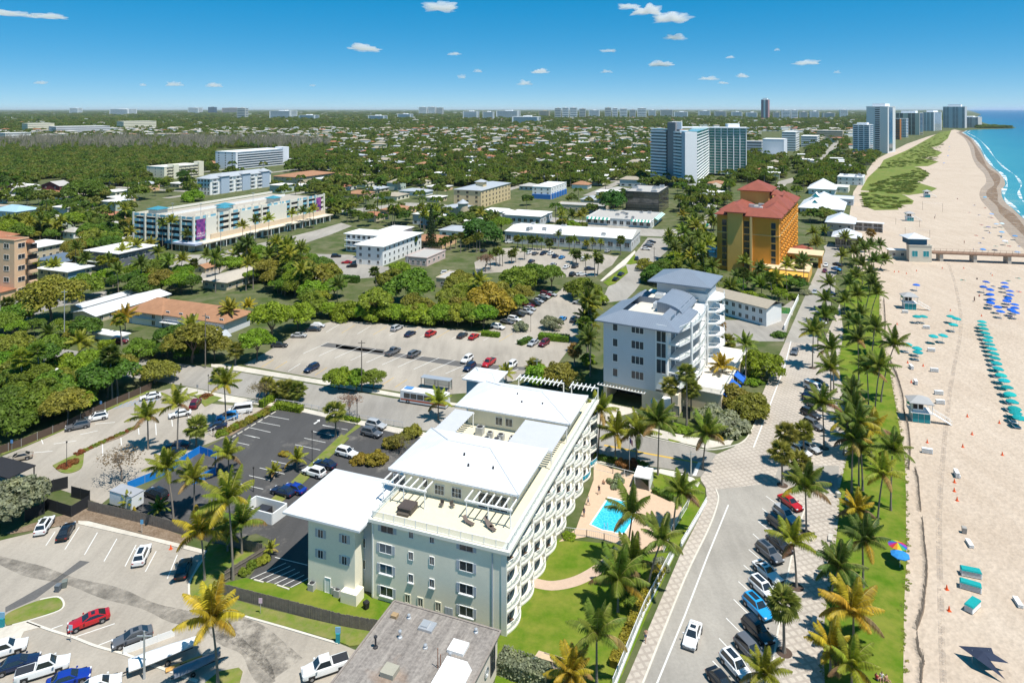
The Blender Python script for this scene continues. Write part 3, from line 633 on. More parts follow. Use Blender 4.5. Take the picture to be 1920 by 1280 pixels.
for x,y in A[::2]: rm.box(x - .03,x + .03,y - .03,y + .03,.5,1.28)
RM = rm.mesh('curved_rail',WHITE)
def infill_mesh(m):
 f = MB()
 for (x,y),(x2,y2) in zip(A[:-1],A[1:]): f.add([(x,y,.56),(x2,y2,.56),(x2,y2,1.24),(x,y,1.24)],[(0,1,2,3)])
 return f.mesh('rail_infill',m)
IG,IT = infill_mesh(CLEAR),infill_mesh(mat('teal_mesh_panel',(.02,.32,.45),.7,.1))
DM = MB().box(.0,.05,.1,bw - .7,.08,2.3,0).mesh('door_glass',GLASS)
DF = MB(); 
for yy in (.1,(bw - .6) / 2,bw - .77): DF.box(0,.09,yy,yy + .07,.08,2.25)
DF.box(0,.09,.1,bw - .7,2.3,2.38); DFM = DF.mesh('door_frame',WHITE)
for b in range(NB):
 MB().box(0.002,.78,b * bw - .1,b * bw + .1,0,ZD - .26).build('partition',BALC,B.root)
 for f in range(4):
  o = place('balcony',BM,B.root,(.0,b * bw,f * FH))
  r = place('railing',RM,o); place('infill',IT if (f == 0 and b >= 7) else IG,r)
  d = place('sliding_door',DM,o,(0.01,.3,.2)); place('frame',DFM,d)
  if (b * 4 + f) % 3 == 0:
   c = MB(); c.box(.4,.9,1.6,2.1,.45,.5); c.box(.4,.46,1.6,2.1,.5,.95); [c.box(x,x + .04,y,y + .04,.0,.45) for x in (.4,.86) for y in (1.6,2.06)]
   c.build('balcony_chair',mat('brown_wicker',(.13,.09,.06),.9,.2,5),o,(0,.4,.24))
MB().box(0.002,.78,BD - .1,BD + .1,0,ZD - .26).build('partition',BALC,B.root)
# penthouses with white hip roofs
def hiproof(name,x0,x1,y0,y1,z,xa,xb,yr,zr,m,root,th=.28):
 m_ = MB(); m_.box(x0,x1,y0,y1,z,z + th,0,top=False); z += th
 m_.add([(x0,y0,z),(x1,y0,z),(x1,y1,z),(x0,y1,z),(xa,yr,zr),(xb,yr,zr)],[(0,1,5,4),(1,2,5),(2,3,4,5),(3,0,4)])
 o = m_.build(name,m,root)
 c = MB()
 for a,b in (((x0,y0,z),(xa,yr,zr)),((x1,y0,z),(xb,yr,zr)),((x1,y1,z),(xb,yr,zr)),((x0,y1,z),(xa,yr,zr)),((xa,yr,zr),(xb,yr,zr))): c.tube([Vector(a) + Vector((0,0,.02)),Vector(b) + Vector((0,0,.02))],.09,4)
 c.build('ridge_cap',mat('ridge_grey',(.58,.59,.60),.6,.04),o); return o
for k,(y0,y1) in enumerate(((7.3,21.7),(31.4,44.2))):
 x1 = -.2 if k == 0 else .7
 ph = B.box('penthouse_wall',-19.4,x1 - 1.5,y0 + .9,y1 - .9,ZD + .06,14.7,CREAM)
 ro = hiproof('roof',-21.6,x1,y0,y1,14.45,-14.8,-7.6 + k,(y0 + y1) / 2,16.9,ROOFW,B.root)
 for vx,vy,vz in ((-9.5,y0 + 3.2,15.75),(-5.6,y0 + 3.6,15.85),(-11,y0 + 5.0,16.3)):
  MB().lathe([(.16,-.3),(.16,.3),(.0,.34)],8).build('roof_vent',STEEL,ro,(vx,vy,vz))
PS = 8.2
for x,y,w,h,mu in [(865,405,1.5,1.35,2),(1058,438,1.5,1.35,2)]:
 lx,z = B.face(*px('S',x,y),PS); window(B,'S',lx,z,w,h,PS,WHITE,GLASS,mu,2)
for x,y,w,mu in [(415,365,2.0,1),(1465,570,4.6,3)]:
 lx,z = B.face(*px('S',x,y),PS); window(B,'S',lx,ZD + 1.22,w,2.15,PS,WHITE,GLASS,mu,1,name='glass_door')
lx,z = B.face(*px('S',706,350),PS); window(B,'S',lx,ZD + 2.0,.7,1.3,PS,WHITE,GLASS,0)
for k in range(6): window(B,'E',9.6 + k * 1.9,ZD + 1.7,1.3,1.5,-1.7,WHITE,GLASS,1)
for k in range(5): window(B,'E',33.4 + k * 2.0,ZD + 1.7,1.3,1.5,-.8,WHITE,GLASS,1)
for x,y in [(190,155),(290,170)]:
 lx,z = B.face(*px('g',x,y),32.3); window(B,'S',lx,z,1.25,1.35,32.3,WHITE,GLASS,1)
# pergolas on the deck
def pergola(xa,xb,n,name):
 p = MB(); y0,y1,zt = 4.9,8.25,ZD + 2.75
 p.box(xa,xb,y0 - .12,y0 + .12,zt - .25,zt)
 po = p.build('pergola',WHITE,B.root)
 for k in range(n): x = xa + .2 + (xb - xa - .4) * k / (n - 1); MB().box(x - .07,x + .07,y0 - .5,y1 - .05,zt,zt + .2).build('rafter',WHITE,po)
 for x in (xa + .25,(xa + xb) / 2,xb - .25): MB().lathe([(.13,0),(.13,.15),(.10,.2),(.10,zt - ZD - .4),(.14,zt - ZD - .32),(.14,zt - ZD - .26)],10).build('post',WHITE,po,(x,y0,ZD + .06))
 return po
xa,_ = B.face(*px('S',215,300),4.9); xb,_ = B.face(*px('S',715,390),4.9); pergola(xa,xb,7,'a')
xa,_ = B.face(*px('S',1150,480),4.9); xb,_ = B.face(*px('S',1725,600),4.9); pergola(xa,min(xb,-.3),7,'b')
# louvred sheds between the penthouses
def louvres(x0,x1,y0,y1,z,n,name='louvre_roof'):
 o = MB().box(x0,x1,y0 - .1,y0,z - .25,z - .05).box(x0,x1,y1,y1 + .1,z - .25,z - .05).build(name,WHITE,B.root)
 for k in range(n):
  y = y0 + (y1 - y0) * (k + .5) / n; MB().add([(x0,y - .2,z),(x1,y - .2,z),(x1,y + .2,z + .2),(x0,y + .2,z + .2),(x0,y - .2,z - .05),(x1,y - .2,z - .05),(x1,y + .2,z + .15),(x0,y + .2,z + .15)],[(0,1,2,3),(7,6,5,4),(0,4,5,1),(2,6,7,3)]).build('louvre',mat('louvre_grey',(.50,.51,.53),.6,.05),o)
 for x in (x0 + .2,x1 - .2): MB().box(x - .08,x + .08,y0,y0 + .16,ZD,z - .25).box(x - .08,x + .08,y1 - .16,y1,ZD,z - .25).build('post',WHITE,o)
louvres(-7.6,.3,21.9,31.2,14.2,13); louvres(-21.5,-17.6,22,31.2,14.0,13)
ACM = MB().box(-.55,.55,-.55,.55,0,1.15).mesh('ac_case',mat('ac_grey',(.42,.42,.40),.6,.15,3)); ACF = MB().lathe([(.45,0),(.45,.04),(.0,.05)],14).mesh('ac_fan',STEEL)
def ac_unit(root,x,y,z,s=1.0):
 o = place('air_conditioner',ACM,root,(x,y,z),0,s); place('fan_grille',ACF,o,(0,0,1.15)); return o
for x,y,s in [(-15.6,29.2,1.2),(-13.4,28.6,.9),(-13.2,26.6,.9),(-11.2,28.3,1),(-11.3,26.6,1),(-8.9,28.2,1),(-8.8,26.5,.9)]: ac_unit(B.root,x,y,ZD + .06,s)
st = B.box('stair_tower',-24.5,-18.5,43,48.5,0,14.9,mat('blue_grey_stucco',(.36,.44,.50),.85,.06,.4)); hiproof('roof',-25.2,-17.8,42.4,49.2,14.9,-23,-20,45.8,15.7,ROOFW,B.root)
for x0,x1 in ((-16,-6),(-4.5,1.2)):
 pg = MB().box(x0,x1,50.4,50.6,ZD + 2.5,ZD + 2.75).build('pergola',WHITE,B.root)
 for k in range(int((x1 - x0) / .9)): MB().box(x0 + .3 + k * .9 - .06,x0 + .3 + k * .9 + .06,48.2,51.3,ZD + 2.76,ZD + 2.95).build('rafter',WHITE,pg)
 for x in (x0 + .1,x1 - .1): MB().box(x - .1,x + .1,50.42,50.58,ZD,ZD + 2.5).build('post',WHITE,pg)
# the lower wing on the left with its deep eaves
c = B.loc(G(578,1100)); WX,WY = c.x,c.y
wg = B.box('wing_wall',WX,-21.9,WY,WY + 11.5,0,10.4,PALE)
B.foot(WX,-20,WY,WY + 12)
B.box('stair_bay',-21.898,-19.99,.9,11,0,10.6,SHUT)
m_ = MB(); x0,x1,y0,y1,z = WX - 3.9,-20.6,WY - .9,WY + 12.2,10.4
m_.box(x0,x1,y0,y1,z,z + .3,0,top=False); z += .3
m_.add([(x0,y0,z),(x1,y0,z),(x1,y1,z),(x0,y1,z),(-26.8,y0 + 4.2,z + 1.55),(-26.8,y1 - 4.2,z + 1.55)],[(0,1,4),(1,2,5,4),(2,3,5),(3,0,4,5)])
wr = m_.build('wing_roof',roofmat('white_metal_roof_y',(.73,.74,.75),'y',.55,.10),B.root)
for x,y in [(1803,440),(1803,555)]:
 lx,z = B.face(*px('H',x,y),WY); window(B,'S',lx,z,.85,1.15,WY,WHITE,GLASS,1,shutter=SHUT)
for x,y in [(18,470),(18,590)]:
 lx,z = B.face(*px('I',x,y),WY); window(B,'S',lx,z,.8,1.15,WY,WHITE,GLASS,1,shutter=SHUT)
for y in (380,490,610):
 lx,z = B.face(*px('I',122,y),.9); window(B,'S',lx,z,.8,1.3,.9,WHITE,GLASS,0)
lx,z = B.face(*px('H',1843,715),WY); window(B,'S',lx,1.1,.9,2.1,WY,WHITE,WHITE,0,name='door')
B.box('porch_wall',-23.6,-21.0,-2.4,-.4,0,1.6,PALE)
for x,y in [(1755,755),(1885,775),(1900,790)]:
 q = B.loc(GP('H',x,y)); ac_unit(B.root,q.x,q.y,.05,.85)
B.box('link_roof',-22.5,-19.0,9.0,14.0,10.6,11.6,WHITE)
# ------------------------------------------------------------------ things standing on the roof deck and in the pool garden
WICK = mat('dark_wicker',(.10,.085,.07),.9,.2,6)
def on_deck(p,x,y): return GP(p,x,y,ZD + .06)
q = on_deck('S',505,640); t = thing('hot_tub','square hot tub with dark cover on the roof deck','hot tub',q,B.rz)
MB().box(-1.1,1.1,-1.1,1.1,0,.85).build('tub_shell',WICK,t); MB().frust(-1.16,1.16,-1.16,1.16,.852,-1.0,1.0,-1.0,1.0,1.0).build('cover',mat('tub_cover',(.075,.06,.055),.8,.1),t)
MB().box(-.9,.9,-1.6,-1.14,0,.35).build('step',WICK,t)
def lounger(name,label,q,rz,col,group=None,mattress=None,up=.55):
 t = thing(name,label,'lounger',q,rz,group)
 f = MB(); f.box(-.32,.32,-.95,.35,.28,.34); f.add([(-.32,.35,.28),(.32,.35,.28),(.32,.95,.28 + up),(-.32,.95,.28 + up),(-.32,.35,.34),(.32,.35,.34),(.32,.93,.34 + up),(-.32,.93,.34 + up)],[(0,3,2,1),(4,5,6,7),(0,1,5,4),(1,2,6,5),(2,3,7,6),(3,0,4,7)])
 o = f.build('frame',PLAST,t); o.color = (*col,1)
 for x in (-.28,.24):
  for y in (-.85,.3): MB().box(x,x + .05,y,y + .05,0,.28).build('leg',ALU,t)
 return t
for k,(x,y,a) in enumerate([(1190,790,70),(1420,810,55),(1440,850,60)]):
 lounger('deck_lounger',['brown lounger behind the railing near the deck middle','dark tilted lounger under the right deck pergola','dark lounger nearest the right corner railing of the deck'][k],on_deck('S',x,y),B.rz + R(a),(.13,.10,.085),'loungers on the roof deck')
for k,(x,y) in enumerate([(885,600),(1010,610)]):
 t = thing('deck_chair',['wire chair left of the white deck column','dark chair right of the white deck column'][k],'chair',on_deck('S',x,y),B.rz + k)
 MB().lathe([(.0,.4),(.34,.4),(.36,.45),(.0,.46)],10).build('seat',WICK,t); MB().box(-.3,.3,.28,.33,.45,.95).build('backrest',WICK,t)
 for a in range(4): MB().box(-.02,.02,-.02,.02,0,.4).build('leg',ALU,t,(.24 * (1 if a % 2 else -1),.24 * (1 if a // 2 else -1),0))
# pool
pp = smooth_line(poly('K',[(130,232),(245,250),(262,300)]),2)
P = poly('K',[(125,228),(270,262),(275,330),(215,428),(165,425),(150,418),(90,408),(25,378)])
t = thing('swimming_pool','turquoise swimming pool with white coping beside the balcony building','pool',(sum(p.x for p in P) / len(P),sum(p.y for p in P) / len(P),0))
cx,cy = t.location.x,t.location.y; Q = [(p.x - cx,p.y - cy) for p in P]
mb = MB(); n = len(Q); out = [(x * 1.07,y * 1.07) for x,y in Q]
mb.add([(x,y,.16) for x,y in out] + [(x,y,.16) for x,y in Q] + [(x,y,.07) for x,y in out] + [(x,y,.09) for x,y in Q],[(i,(i + 1) % n,n + (i + 1) % n,n + i) for i in range(n)] + [(2 * n + i,2 * n + (i + 1) % n,(i + 1) % n,i) for i in range(n)] + [(n + i,n + (i + 1) % n,3 * n + (i + 1) % n,3 * n + i) for i in range(n)])
mb.build('coping',WHITE,t)
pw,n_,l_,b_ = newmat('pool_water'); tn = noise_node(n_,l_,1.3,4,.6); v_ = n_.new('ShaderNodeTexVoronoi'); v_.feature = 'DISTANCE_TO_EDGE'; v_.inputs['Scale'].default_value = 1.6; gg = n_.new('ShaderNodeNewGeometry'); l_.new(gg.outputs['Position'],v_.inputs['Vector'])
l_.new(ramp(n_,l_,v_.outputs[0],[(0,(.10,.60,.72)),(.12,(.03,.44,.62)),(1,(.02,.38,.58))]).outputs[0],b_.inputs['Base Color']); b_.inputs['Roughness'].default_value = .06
MB().add([(x,y,.10) for x,y in Q],[tuple(range(n))]).build('water',pw,t)
ld = MB(); 
for s in (-.25,.25): ld.tube([(s,-.5,.1),(s,-.45,.9),(s,-.1,1.0),(s,.3,.85),(s,.4,.0)],.03,5)
lp = GP('K',110,400); ld.build('ladder',ALU,t,(lp.x - cx,lp.y - cy,.05))
for pl in PAVED[-1:]: pass
# low gate wall and railings of the garden
def garden_fence(name,label,pts,h,m,base=None,bars=.14,z=0.0):
 t = thing(name,label,'fence',(pts[0][0],pts[0][1],z)); o = Vector((pts[0][0],pts[0][1],0))
 class _F: root = t
 L = [Vector((p[0],p[1],0)) - o for p in pts]
 if base:
  for a,b in zip(L[:-1],L[1:]):
   d = (b - a).normalized(); nr = Vector((-d.y,d.x,0)) * .12
   V = [a + nr,b + nr,b - nr,a - nr]; MB().prism([(v.x,v.y) for v in V],0,base).build('base_wall',WHITE,t)
 rail(_F,L,base or 0,h,m,2.0,parent=t,bars=bars,posts=.05); return t
garden_fence('garden_fence','long white picket railing on a low wall beside the paved sidewalk',[GP('K',150,1330),GP('K',330,880),GP('K',500,545)],1.25,WHITE,.45)
garden_fence('garden_fence','white railing of the corner lawn beside the crossing',[GP('K',540,500),GP('K',640,330),GP('K',685,250)],.5,WHITE,.5)
garden_fence('pool_fence','thin pale railing between pool terrace and lawn',[GP('K',-140,430),GP('K',0,445),GP('K',100,465),GP('K',215,500)],1.2,ALU,None,.3)
garden_fence('pool_fence','pale railing at the street end of the pool terrace',[GP('K',45,60),GP('K',150,85),GP('K',280,120),GP('K',350,80)],1.4,WHITE,None,.3)
garden_fence('pool_fence','pale railing between terrace and corner lawn',[GP('K',600,200),GP('K',575,280),GP('K',490,420),GP('K',440,530)],1.2,WHITE,None,.25)
garden_fence('garden_fence','low white railing behind the shrubs at the garden bottom',[GP('I',1060,1190),GP('I',1190,1240),GP('I',1300,1290)],1.0,WHITE,None,.2)
q = GP('K',335,150); t = thing('gate_house','white open gate shelter with steps beside the pool terrace','shelter',q,B.rz)
MB().box(-1.8,1.2,-2,2,2.2,2.4).build('roof',WHITE,t)
for x,y in ((-1.7,-1.9),(1.0,-1.9),(-1.7,1.8),(1.0,1.8)): MB().box(x,x + .15,y,y + .15,0,2.2).build('post',WHITE,t)
MB().box(.9,1.05,-1.7,1.7,0,1.9).build('side_panel',WHITE,t)
# patio table set at the bottom of the garden
q = GP('I',1165,1170); t = thing('patio_table','pale wooden picnic table on the tan slab at the garden bottom','table',q,B.rz)
MB().box(-1.0,1.0,-.45,.45,.7,.76).build('table_top',mat('pale_wood',(.55,.42,.27),.8,.15,3),t)
for s in (-1,1): MB().box(-.9,.9,s * .8 - .14,s * .8 + .14,.42,.47).build('bench',WOOD,t); MB().box(s * .7 - .05,s * .7 + .05,-.8,.8,0,.7).build('leg',WOOD,t)
sheet('patio_slab',poly('I',[(1110,1100),(1260,1145),(1230,1215),(1065,1165)]),.09,mat('patio_tan',(.52,.40,.28),.9,.1))
t = tag(MB().lathe([(.35,0),(.36,.85),(.3,.9),(0,.92)],12).build('rubbish_barrel',mat('dark_blue_plastic',(.03,.06,.10),.6,.1),None,GP('I',1092,1180)),'dark blue rubbish barrel beside the picnic table','barrel')
q = B.o
# flagpole with flag by the driveway planting
def flagpole(q,h,label,cols):
 t = thing('flagpole',label,'flagpole',q); MB().tube([(0,0,0),(0,0,h)],[.06,.04],8).build('pole',ALU,t); MB().lathe([(.0,-.1),(.1,0),(.0,.1)],8).build('finial',ALU,t,(0,0,h + .08))
 f = MB(); n = 9
 for i in range(n + 1): x = .05 + 1.3 * i / n * .45; y = .12 * math.sin(i * 1.1); f.v += [(x,y,h - .1 - i * .06),(x,y,h - 1.0 - i * .09)]
 for i in range(n): f.f.append((2 * i,2 * i + 2,2 * i + 3,2 * i + 1)); f.m.append(i % 2 if i > 3 else 2)
 f.build('flag',[mat('flag_red',cols[0],.9,0),mat('flag_white',(.8,.8,.8),.9,0),mat('flag_blue',cols[1],.9,0)],t); return t
flagpole(GP('L',342,1125),6.6,'flagpole with small striped flag beside the driveway planting',((.5,.03,.04),(.03,.05,.2)))
# ------------------------------------------------------------------ the other near buildings
# flat gravel-roofed building at the picture's bottom edge
FB = Frame('flat_roof_building','low building with weathered grey gravel roof at the bottom edge','building',932.5,1262,20.5)
FB.foot(-16,1,-15,1)
def mk_gravel():
 m,n,l,b = newmat('weathered_gravel_roof')
 t = noise_node(n,l,1.1,6,.8,'obj',(1,.07,1)); t2 = noise_node(n,l,2.5,5,.75,'obj'); t3 = noise_node(n,l,.15,3,.6,'obj')
 c = ramp(n,l,t.outputs[0],[(.32,(.10,.085,.075)),(.5,(.24,.21,.185)),(.68,(.40,.36,.315))]).outputs[0]
 c = mixc(n,l,.45,c,ramp(n,l,t2.outputs[0],[(.35,(.11,.10,.09)),(.65,(.38,.34,.30))]).outputs[0])
 c = mixc(n,l,ramp(n,l,t3.outputs[0],[(.62,(0,0,0)),(.72,(.35,.35,.35))]).outputs[0],c,(.30,.17,.09))
 l.new(c,b.inputs['Base Color']); b.inputs['Roughness'].default_value = .95
 bp = n.new('ShaderNodeBump'); bp.inputs['Strength'].default_value = .5; l.new(t2.outputs[0],bp.inputs['Height']); l.new(bp.outputs[0],b.inputs['Normal']); return m
hz = zof(1262,1185); c = FB.loc(GP('T',590,85,hz)); fw = c.x; fy = 0
CRW = mat('cream_wall_peach',(.68,.60,.50),.85,.08,.6)
FB.box('wall',fw,0,-16,0,0,hz - .25,CRW)
FB.box('roof',fw - .35,.35,-16.4,.35,hz - .25,hz,mk_gravel())
mb = MB(); mb.box(fw - .4,.4,.2,.45,hz,hz + .1); mb.box(fw - .45,fw - .2,-16.4,.2,hz,hz + .1); mb.box(.2,.42,-16.4,.2,hz,hz + .1); mb.build('roof_edge',mat('rusty_flashing',(.27,.23,.20),.8,.3,1.5),FB.root)
def on_fb(p,x,y,z=None):
 q = FB.loc(GP(p,x,y,hz)); return (q.x,q.y,hz)
q = on_fb('T',545,850); MB().box(-.85,.85,-.8,.8,0,.55).build('roof_hatch',mat('hatch_tan',(.36,.34,.27),.8,.1),FB.root,q)
q = on_fb('T',1315,575); MB().box(-1.05,1.05,-.95,.95,0,.35).build('skylight',WHITE,FB.root,q)
q = on_fb('T',970,335); MB().box(-.95,.95,-.8,.8,0,.3).box(-.7,.2,-.55,.5,.3,.5).build('exhaust_box',ALU,FB.root,q)
for x,y,h in [(385,560,1.2),(660,450,.7),(945,565,.25),(1515,390,.3),(760,230,.3),(1225,690,.6)]:
 q = on_fb('T',x,y); MB().lathe([(.32,0),(.3,.12),(.12,.2),(.11,h),(.24,h + .05),(.2,h + .2),(0,h + .25)],8).build('roof_vent',STEEL if h > 1 else ALU,FB.root,q)
q = on_fb('T',600,215); MB().box(-.4,.4,-.35,.35,0,.35).build('exhaust_box',mat('rusty_box',(.35,.24,.13),.9,.2),FB.root,q)
for x,h in ((1085,2.3),(1115,1.6)):
 q = on_fb('T',x,790); MB().tube([(0,0,0),(0,0,h)],.05,6).build('pipe',mat('rust_pipe',(.30,.14,.08),.9,.2),FB.root,q)
window(FB,'E',-1.6,2.9,1.3,3.0,0,STEEL,GLASS,1,2); window(FB,'E',-5.6,1.6,.9,2.3,0,STEEL,GLASS,0)
v = MB().lathe([(.0,.0),(.62,.02),(.62,.1),(.5,.12),(.5,.04)],18).build('round_grille',ALU,FB.root,(.02,-3.6,2.9)); v.rotation_euler = (0,R(90),0)
w_ = MB().frust(-4.2,-.6,-15,-6.4,hz + .02,-3.6,-1.0,-14,-6.8,hz + 1.2); w_.build('white_roof',WHITE,FB.root)
# ------------------------------------------------------------------ blue-grey five-storey building
GB = Frame('condominium','pale blue-grey five-storey condominium with slate-blue metal roofs','building',1131.6,751,28.5)
SB = mat('blue_grey_siding',(.60,.62,.64),.8,.05,.4); TANB = mat('tan_block',(.72,.61,.46),.85,.06,.8)
H_ = zof(751,597.5); w1,_ = GB.face(1229,700); w2,_ = GB.face(1281,700); GB.foot(0,w2 + 8,-1,42)
zt,= [GB.face(*px('e',150,965))[1]]
GB.box('wall',0,w1,0,16,zt,H_,SB); GB.box('rear_wall',0,w2 - 2,16,38,0,H_ - 1.5,SB)
# ground floor round the garage mouth
ga,_ = GB.face(*px('e',180,1100)); gb,_ = GB.face(*px('e',490,1100)); _,gz = GB.face(*px('e',330,1045)); gz = min(gz,zt - .3)
mb = MB(); mb.box(0,ga,0,16,0,zt); mb.box(gb,w2 - 1.2,.0,16,0,zt); mb.box(ga,gb,0,.6,gz,zt); mb.box(ga,gb,7,16,0,zt); mb.build('podium',TANB,GB.root)
GB.box('garage_shade_sheet',ga,gb,6.8,6.98,0,gz,DARK)  # near-black sheet painted in for the shade inside the garage mouth
tr = MB(); x0,x1 = -1,gb + 1.0
tr.box(x0,x1,-1.2,-1.05,zt - .75,zt - .6).build('trellis',WHITE,GB.root)
for k in range(16): MB().box(x0 + (x1 - x0) * k / 15 - .06,x0 + (x1 - x0) * k / 15 + .06,-1.5,-.02,zt - .6,zt - .45).build('trellis_bar',WHITE,GB.root)
for y in (487,625,758,890):
 lx,z = GB.face(*px('e',254,y)); window(GB,'S',lx,z,1.15,1.75,0,WHITE,GLASS,0,fw=.14,sill=(y == 890))
for y in (510,648,783,917):
 lx,z = GB.face(*px('e',452,y)); window(GB,'S',lx,z,2.9,1.75,0,WHITE,GLASS,2,fw=.14)
# glazed stair column
lx0,zb = GB.face(*px('e',625,890)); lx1,_ = GB.face(*px('e',705,890)); _,ztop = GB.face(*px('e',660,470))
GB.box('glass_column_wall',w1,lx1 + .35,-.2,16,zt + .6,H_,WHITE)
cz = [zb,zb + (ztop - zb) * .29,zb + (ztop - zb) * .33,zb + (ztop - zb) * .63,zb + (ztop - zb) * .65,zb + (ztop - zb) * .92,zb + (ztop - zb) * .93,ztop]
for a,b in zip(cz[::2],cz[1::2]): window(GB,'S',(lx0 + lx1) / 2,(a + b) / 2,(lx1 - lx0),b - a - .1,-.2,WHITE,GLASS,1,fw=.12)
# seaward balconies: white curved tiers behind slim columns
for f in range(5):
 z = zt + 1.0 + f * 3.25
 P = [(lx1 + .36,1.0)] + [(lx1 + .4 + 4.6 * math.sin(math.pi * (.15 + .7 * i / 10)) ** .8,1.0 + 26 * i / 10) for i in range(11)] + [(lx1 + .36,27)]
 o = MB().prism(P,z,z + .35,bot=True).build('balcony',WHITE,GB.root)
 rail(GB,P[1:-1],z + .35,1.05,WHITE,2,parent=o,infill=CLEAR)
 d = MB(); [d.box(lx1 + .37,lx1 + .42,3 + 4.4 * k,6 + 4.4 * k,z + .4,z + 2.7) for k in range(5)]; d.build('glass_door',GLASSB,o)
GB.box('sea_wall',w1 + .5,lx1 + .36,15.9,27,0,H_ - .5,WHITE)
for y in (6,14,22): MB().tube([(lx1 + 4.4,y,zt),(lx1 + 4.4,y,H_ + .6)],.3,10).build('column',WHITE,GB.root)
st = GB.box('sea_tower',lx1 - 2,lx1 + 3.2,27,38,0,H_ + 1.8,WHITE)
for f in range(6): o = MB().prism([(lx1 + 3.2,28),(lx1 + 6,29.5),(lx1 + 6.6,33),(lx1 + 5.5,37),(lx1 + 3.2,38)],4 + f * 3.1,4.3 + f * 3.1,bot=True).build('balcony',WHITE,GB.root); rail(GB,[(lx1 + 3.3,28.2),(lx1 + 6,29.5),(lx1 + 6.6,33),(lx1 + 5.5,37)],4.3 + f * 3.1,1.0,WHITE,1.5,parent=o)
# roofs
def ring_roof(x0,x1,y0,y1,z,rise,inn):
 m = MB(); m.box(x0,x1,y0,y1,z - .3,z,0,top=False)
 xi0,xi1,yi0,yi1 = x0 + inn,x1 - inn,y0 + inn,y1
 m.add([(x0,y0,z),(x1,y0,z),(x1,y1,z),(x0,y1,z),(xi0,yi0,z + rise),(xi1,yi0,z + rise),(xi1,yi1,z + rise),(xi0,yi1,z + rise)],[(0,1,5,4),(1,2,6,5),(3,0,4,7),(2,3,7,6)])
 m.add([(xi0,yi0,z + .3),(xi1,yi0,z + .3),(xi1,yi1,z + .3),(xi0,yi1,z + .3)],[(0,1,2,3)],1); return m
rr = ring_roof(-1.6,w2 - .6,-1.8,17,H_,1.9,5.2).build('roof',[ROOFG,mat('cream_membrane',(.62,.57,.48),.9,.06)],GB.root)
GB.box('flat_roof',4,w2 - 3,6,38,H_ + .31,H_ + .42,mat('cream_membrane',(.62,.57,.48)))
h2 = MB().hip(-2.0,3.6,25.5,33,H_ - 2.2,2.2,.3,.25); h2.build('roof',ROOFG,GB.root); GB.box('rear_block',-1.2,3.4,26,33,0,H_ - 2.2,SB)
GB.box('tower_block',w1 - 8,lx1 + 2.5,28,39,H_,H_ + 3.6,SB); MB().hip(w1 - 9,lx1 + 3.6,26.5,40,H_ + 3.6,2.6,.9,.3).build('roof',ROOFG,GB.root)
vl = MB(); xx = lx1 - 2.6
for i in range(9):
 t = math.pi * (.5 * i / 8); vl.v += [(xx - 2.5 + 6.4 * math.sin(t),10,H_ + .4 + 2.6 * math.cos(t)),(xx - 2.5 + 6.4 * math.sin(t),24,H_ + .4 + 2.6 * math.cos(t))]
for i in range(8): vl.f.append((2 * i,2 * i + 2,2 * i + 3,2 * i + 1)); vl.m.append(0)
o = len(vl.v); vl.v += [(xx - 2.5,10,H_ + .3),(xx - 2.5,24,H_ + .3)]
vl.f += [tuple([2 * i for i in range(9)][::-1] + [o]),(0,1,o + 1,o)]; vl.m += [0,0]
vl.build('vault_roof',ROOFG,GB.root)
for x,y,a,b,h in [(8.5,12,3.2,2.4,1.5),(9.5,17.5,3,3,1.6),(6,22,2.4,2,1.2),(10.5,23,2.5,1.2,1.0),(11.8,14.5,1.4,4.5,.8),(5.5,29.5,2,2.2,2.0)]:
 MB().box(x,x + a,y,y + b,0,h).box(x + .2,x + a - .2,y + .2,y + b - .2,h,h + .12,1).build('rooftop_unit',[WHITE,ALU],GB.root,(0,0,H_ + .42))
# lower terrace with blue awnings towards the road
c1 = GB.loc(GP('L',1000,560)); tx = c1.x; GB.box('terrace',w2 - 1.19,w2 + 7,7,40,0,zt - .8,TANB)
GB.box('terrace_deck',w2 - 1.18,w2 + 7.2,6.8,40,zt - .8,zt - .6,mat('terrace_white',(.70,.65,.56),.9,.05)); rail(GB,[(w2 + .2,7),(w2 + 7,7),(w2 + 7,40)],zt - .6,1.0,WHITE,2,infill=CLEAR)
AWB = mat('royal_blue_awning',(.02,.12,.48),.8,.06)
for k in range(3):
 y = 9 + k * 6.5; MB().add([(w2 + 7.02,y,zt - 1.3),(w2 + 7.02,y + 4.2,zt - 1.3),(w2 + 9.2,y + 4.2,zt - 2.7),(w2 + 9.2,y,zt - 2.7),(w2 + 9.2,y + 4.2,zt - 3.1),(w2 + 9.2,y,zt - 3.1)],[(0,3,2,1),(3,5,4,2),(0,5,3),(1,2,4)]).build('awning',AWB,GB.root)
 window(GB,'E',y + 2.1,zt * .4,3.4,2.4,w2 + 7,STEEL,GLASS,2)
lx,z = GB.face(*px('e',718,1150)); MB().box(lx - .9,lx + .9,-1.6,-.02,0,zt * .85).build('white_fin',WHITE,GB.root)
lx,z = GB.face(*px('e',800,1140)); window(GB,'S',lx,1.3,1.2,2.3,0,TANB,mat('tan_door',(.50,.42,.32),.8,.05),0,name='door')
lx,z = GB.face(*px('e',888,1200)); window(GB,'S',lx,1.4,1.6,2.4,0.0,STEEL,GLASS,1,name='entrance')
lx,z = GB.face(*px('e',598,1150)); d = MB().lathe([(.0,.0),(.75,.0),(.75,.06),(0,.07)],20).build('round_sign',mat('sign_blue',(.08,.35,.60),.7,.1),GB.root,(lx,-.01,z)); d.rotation_euler = (R(90),0,0)
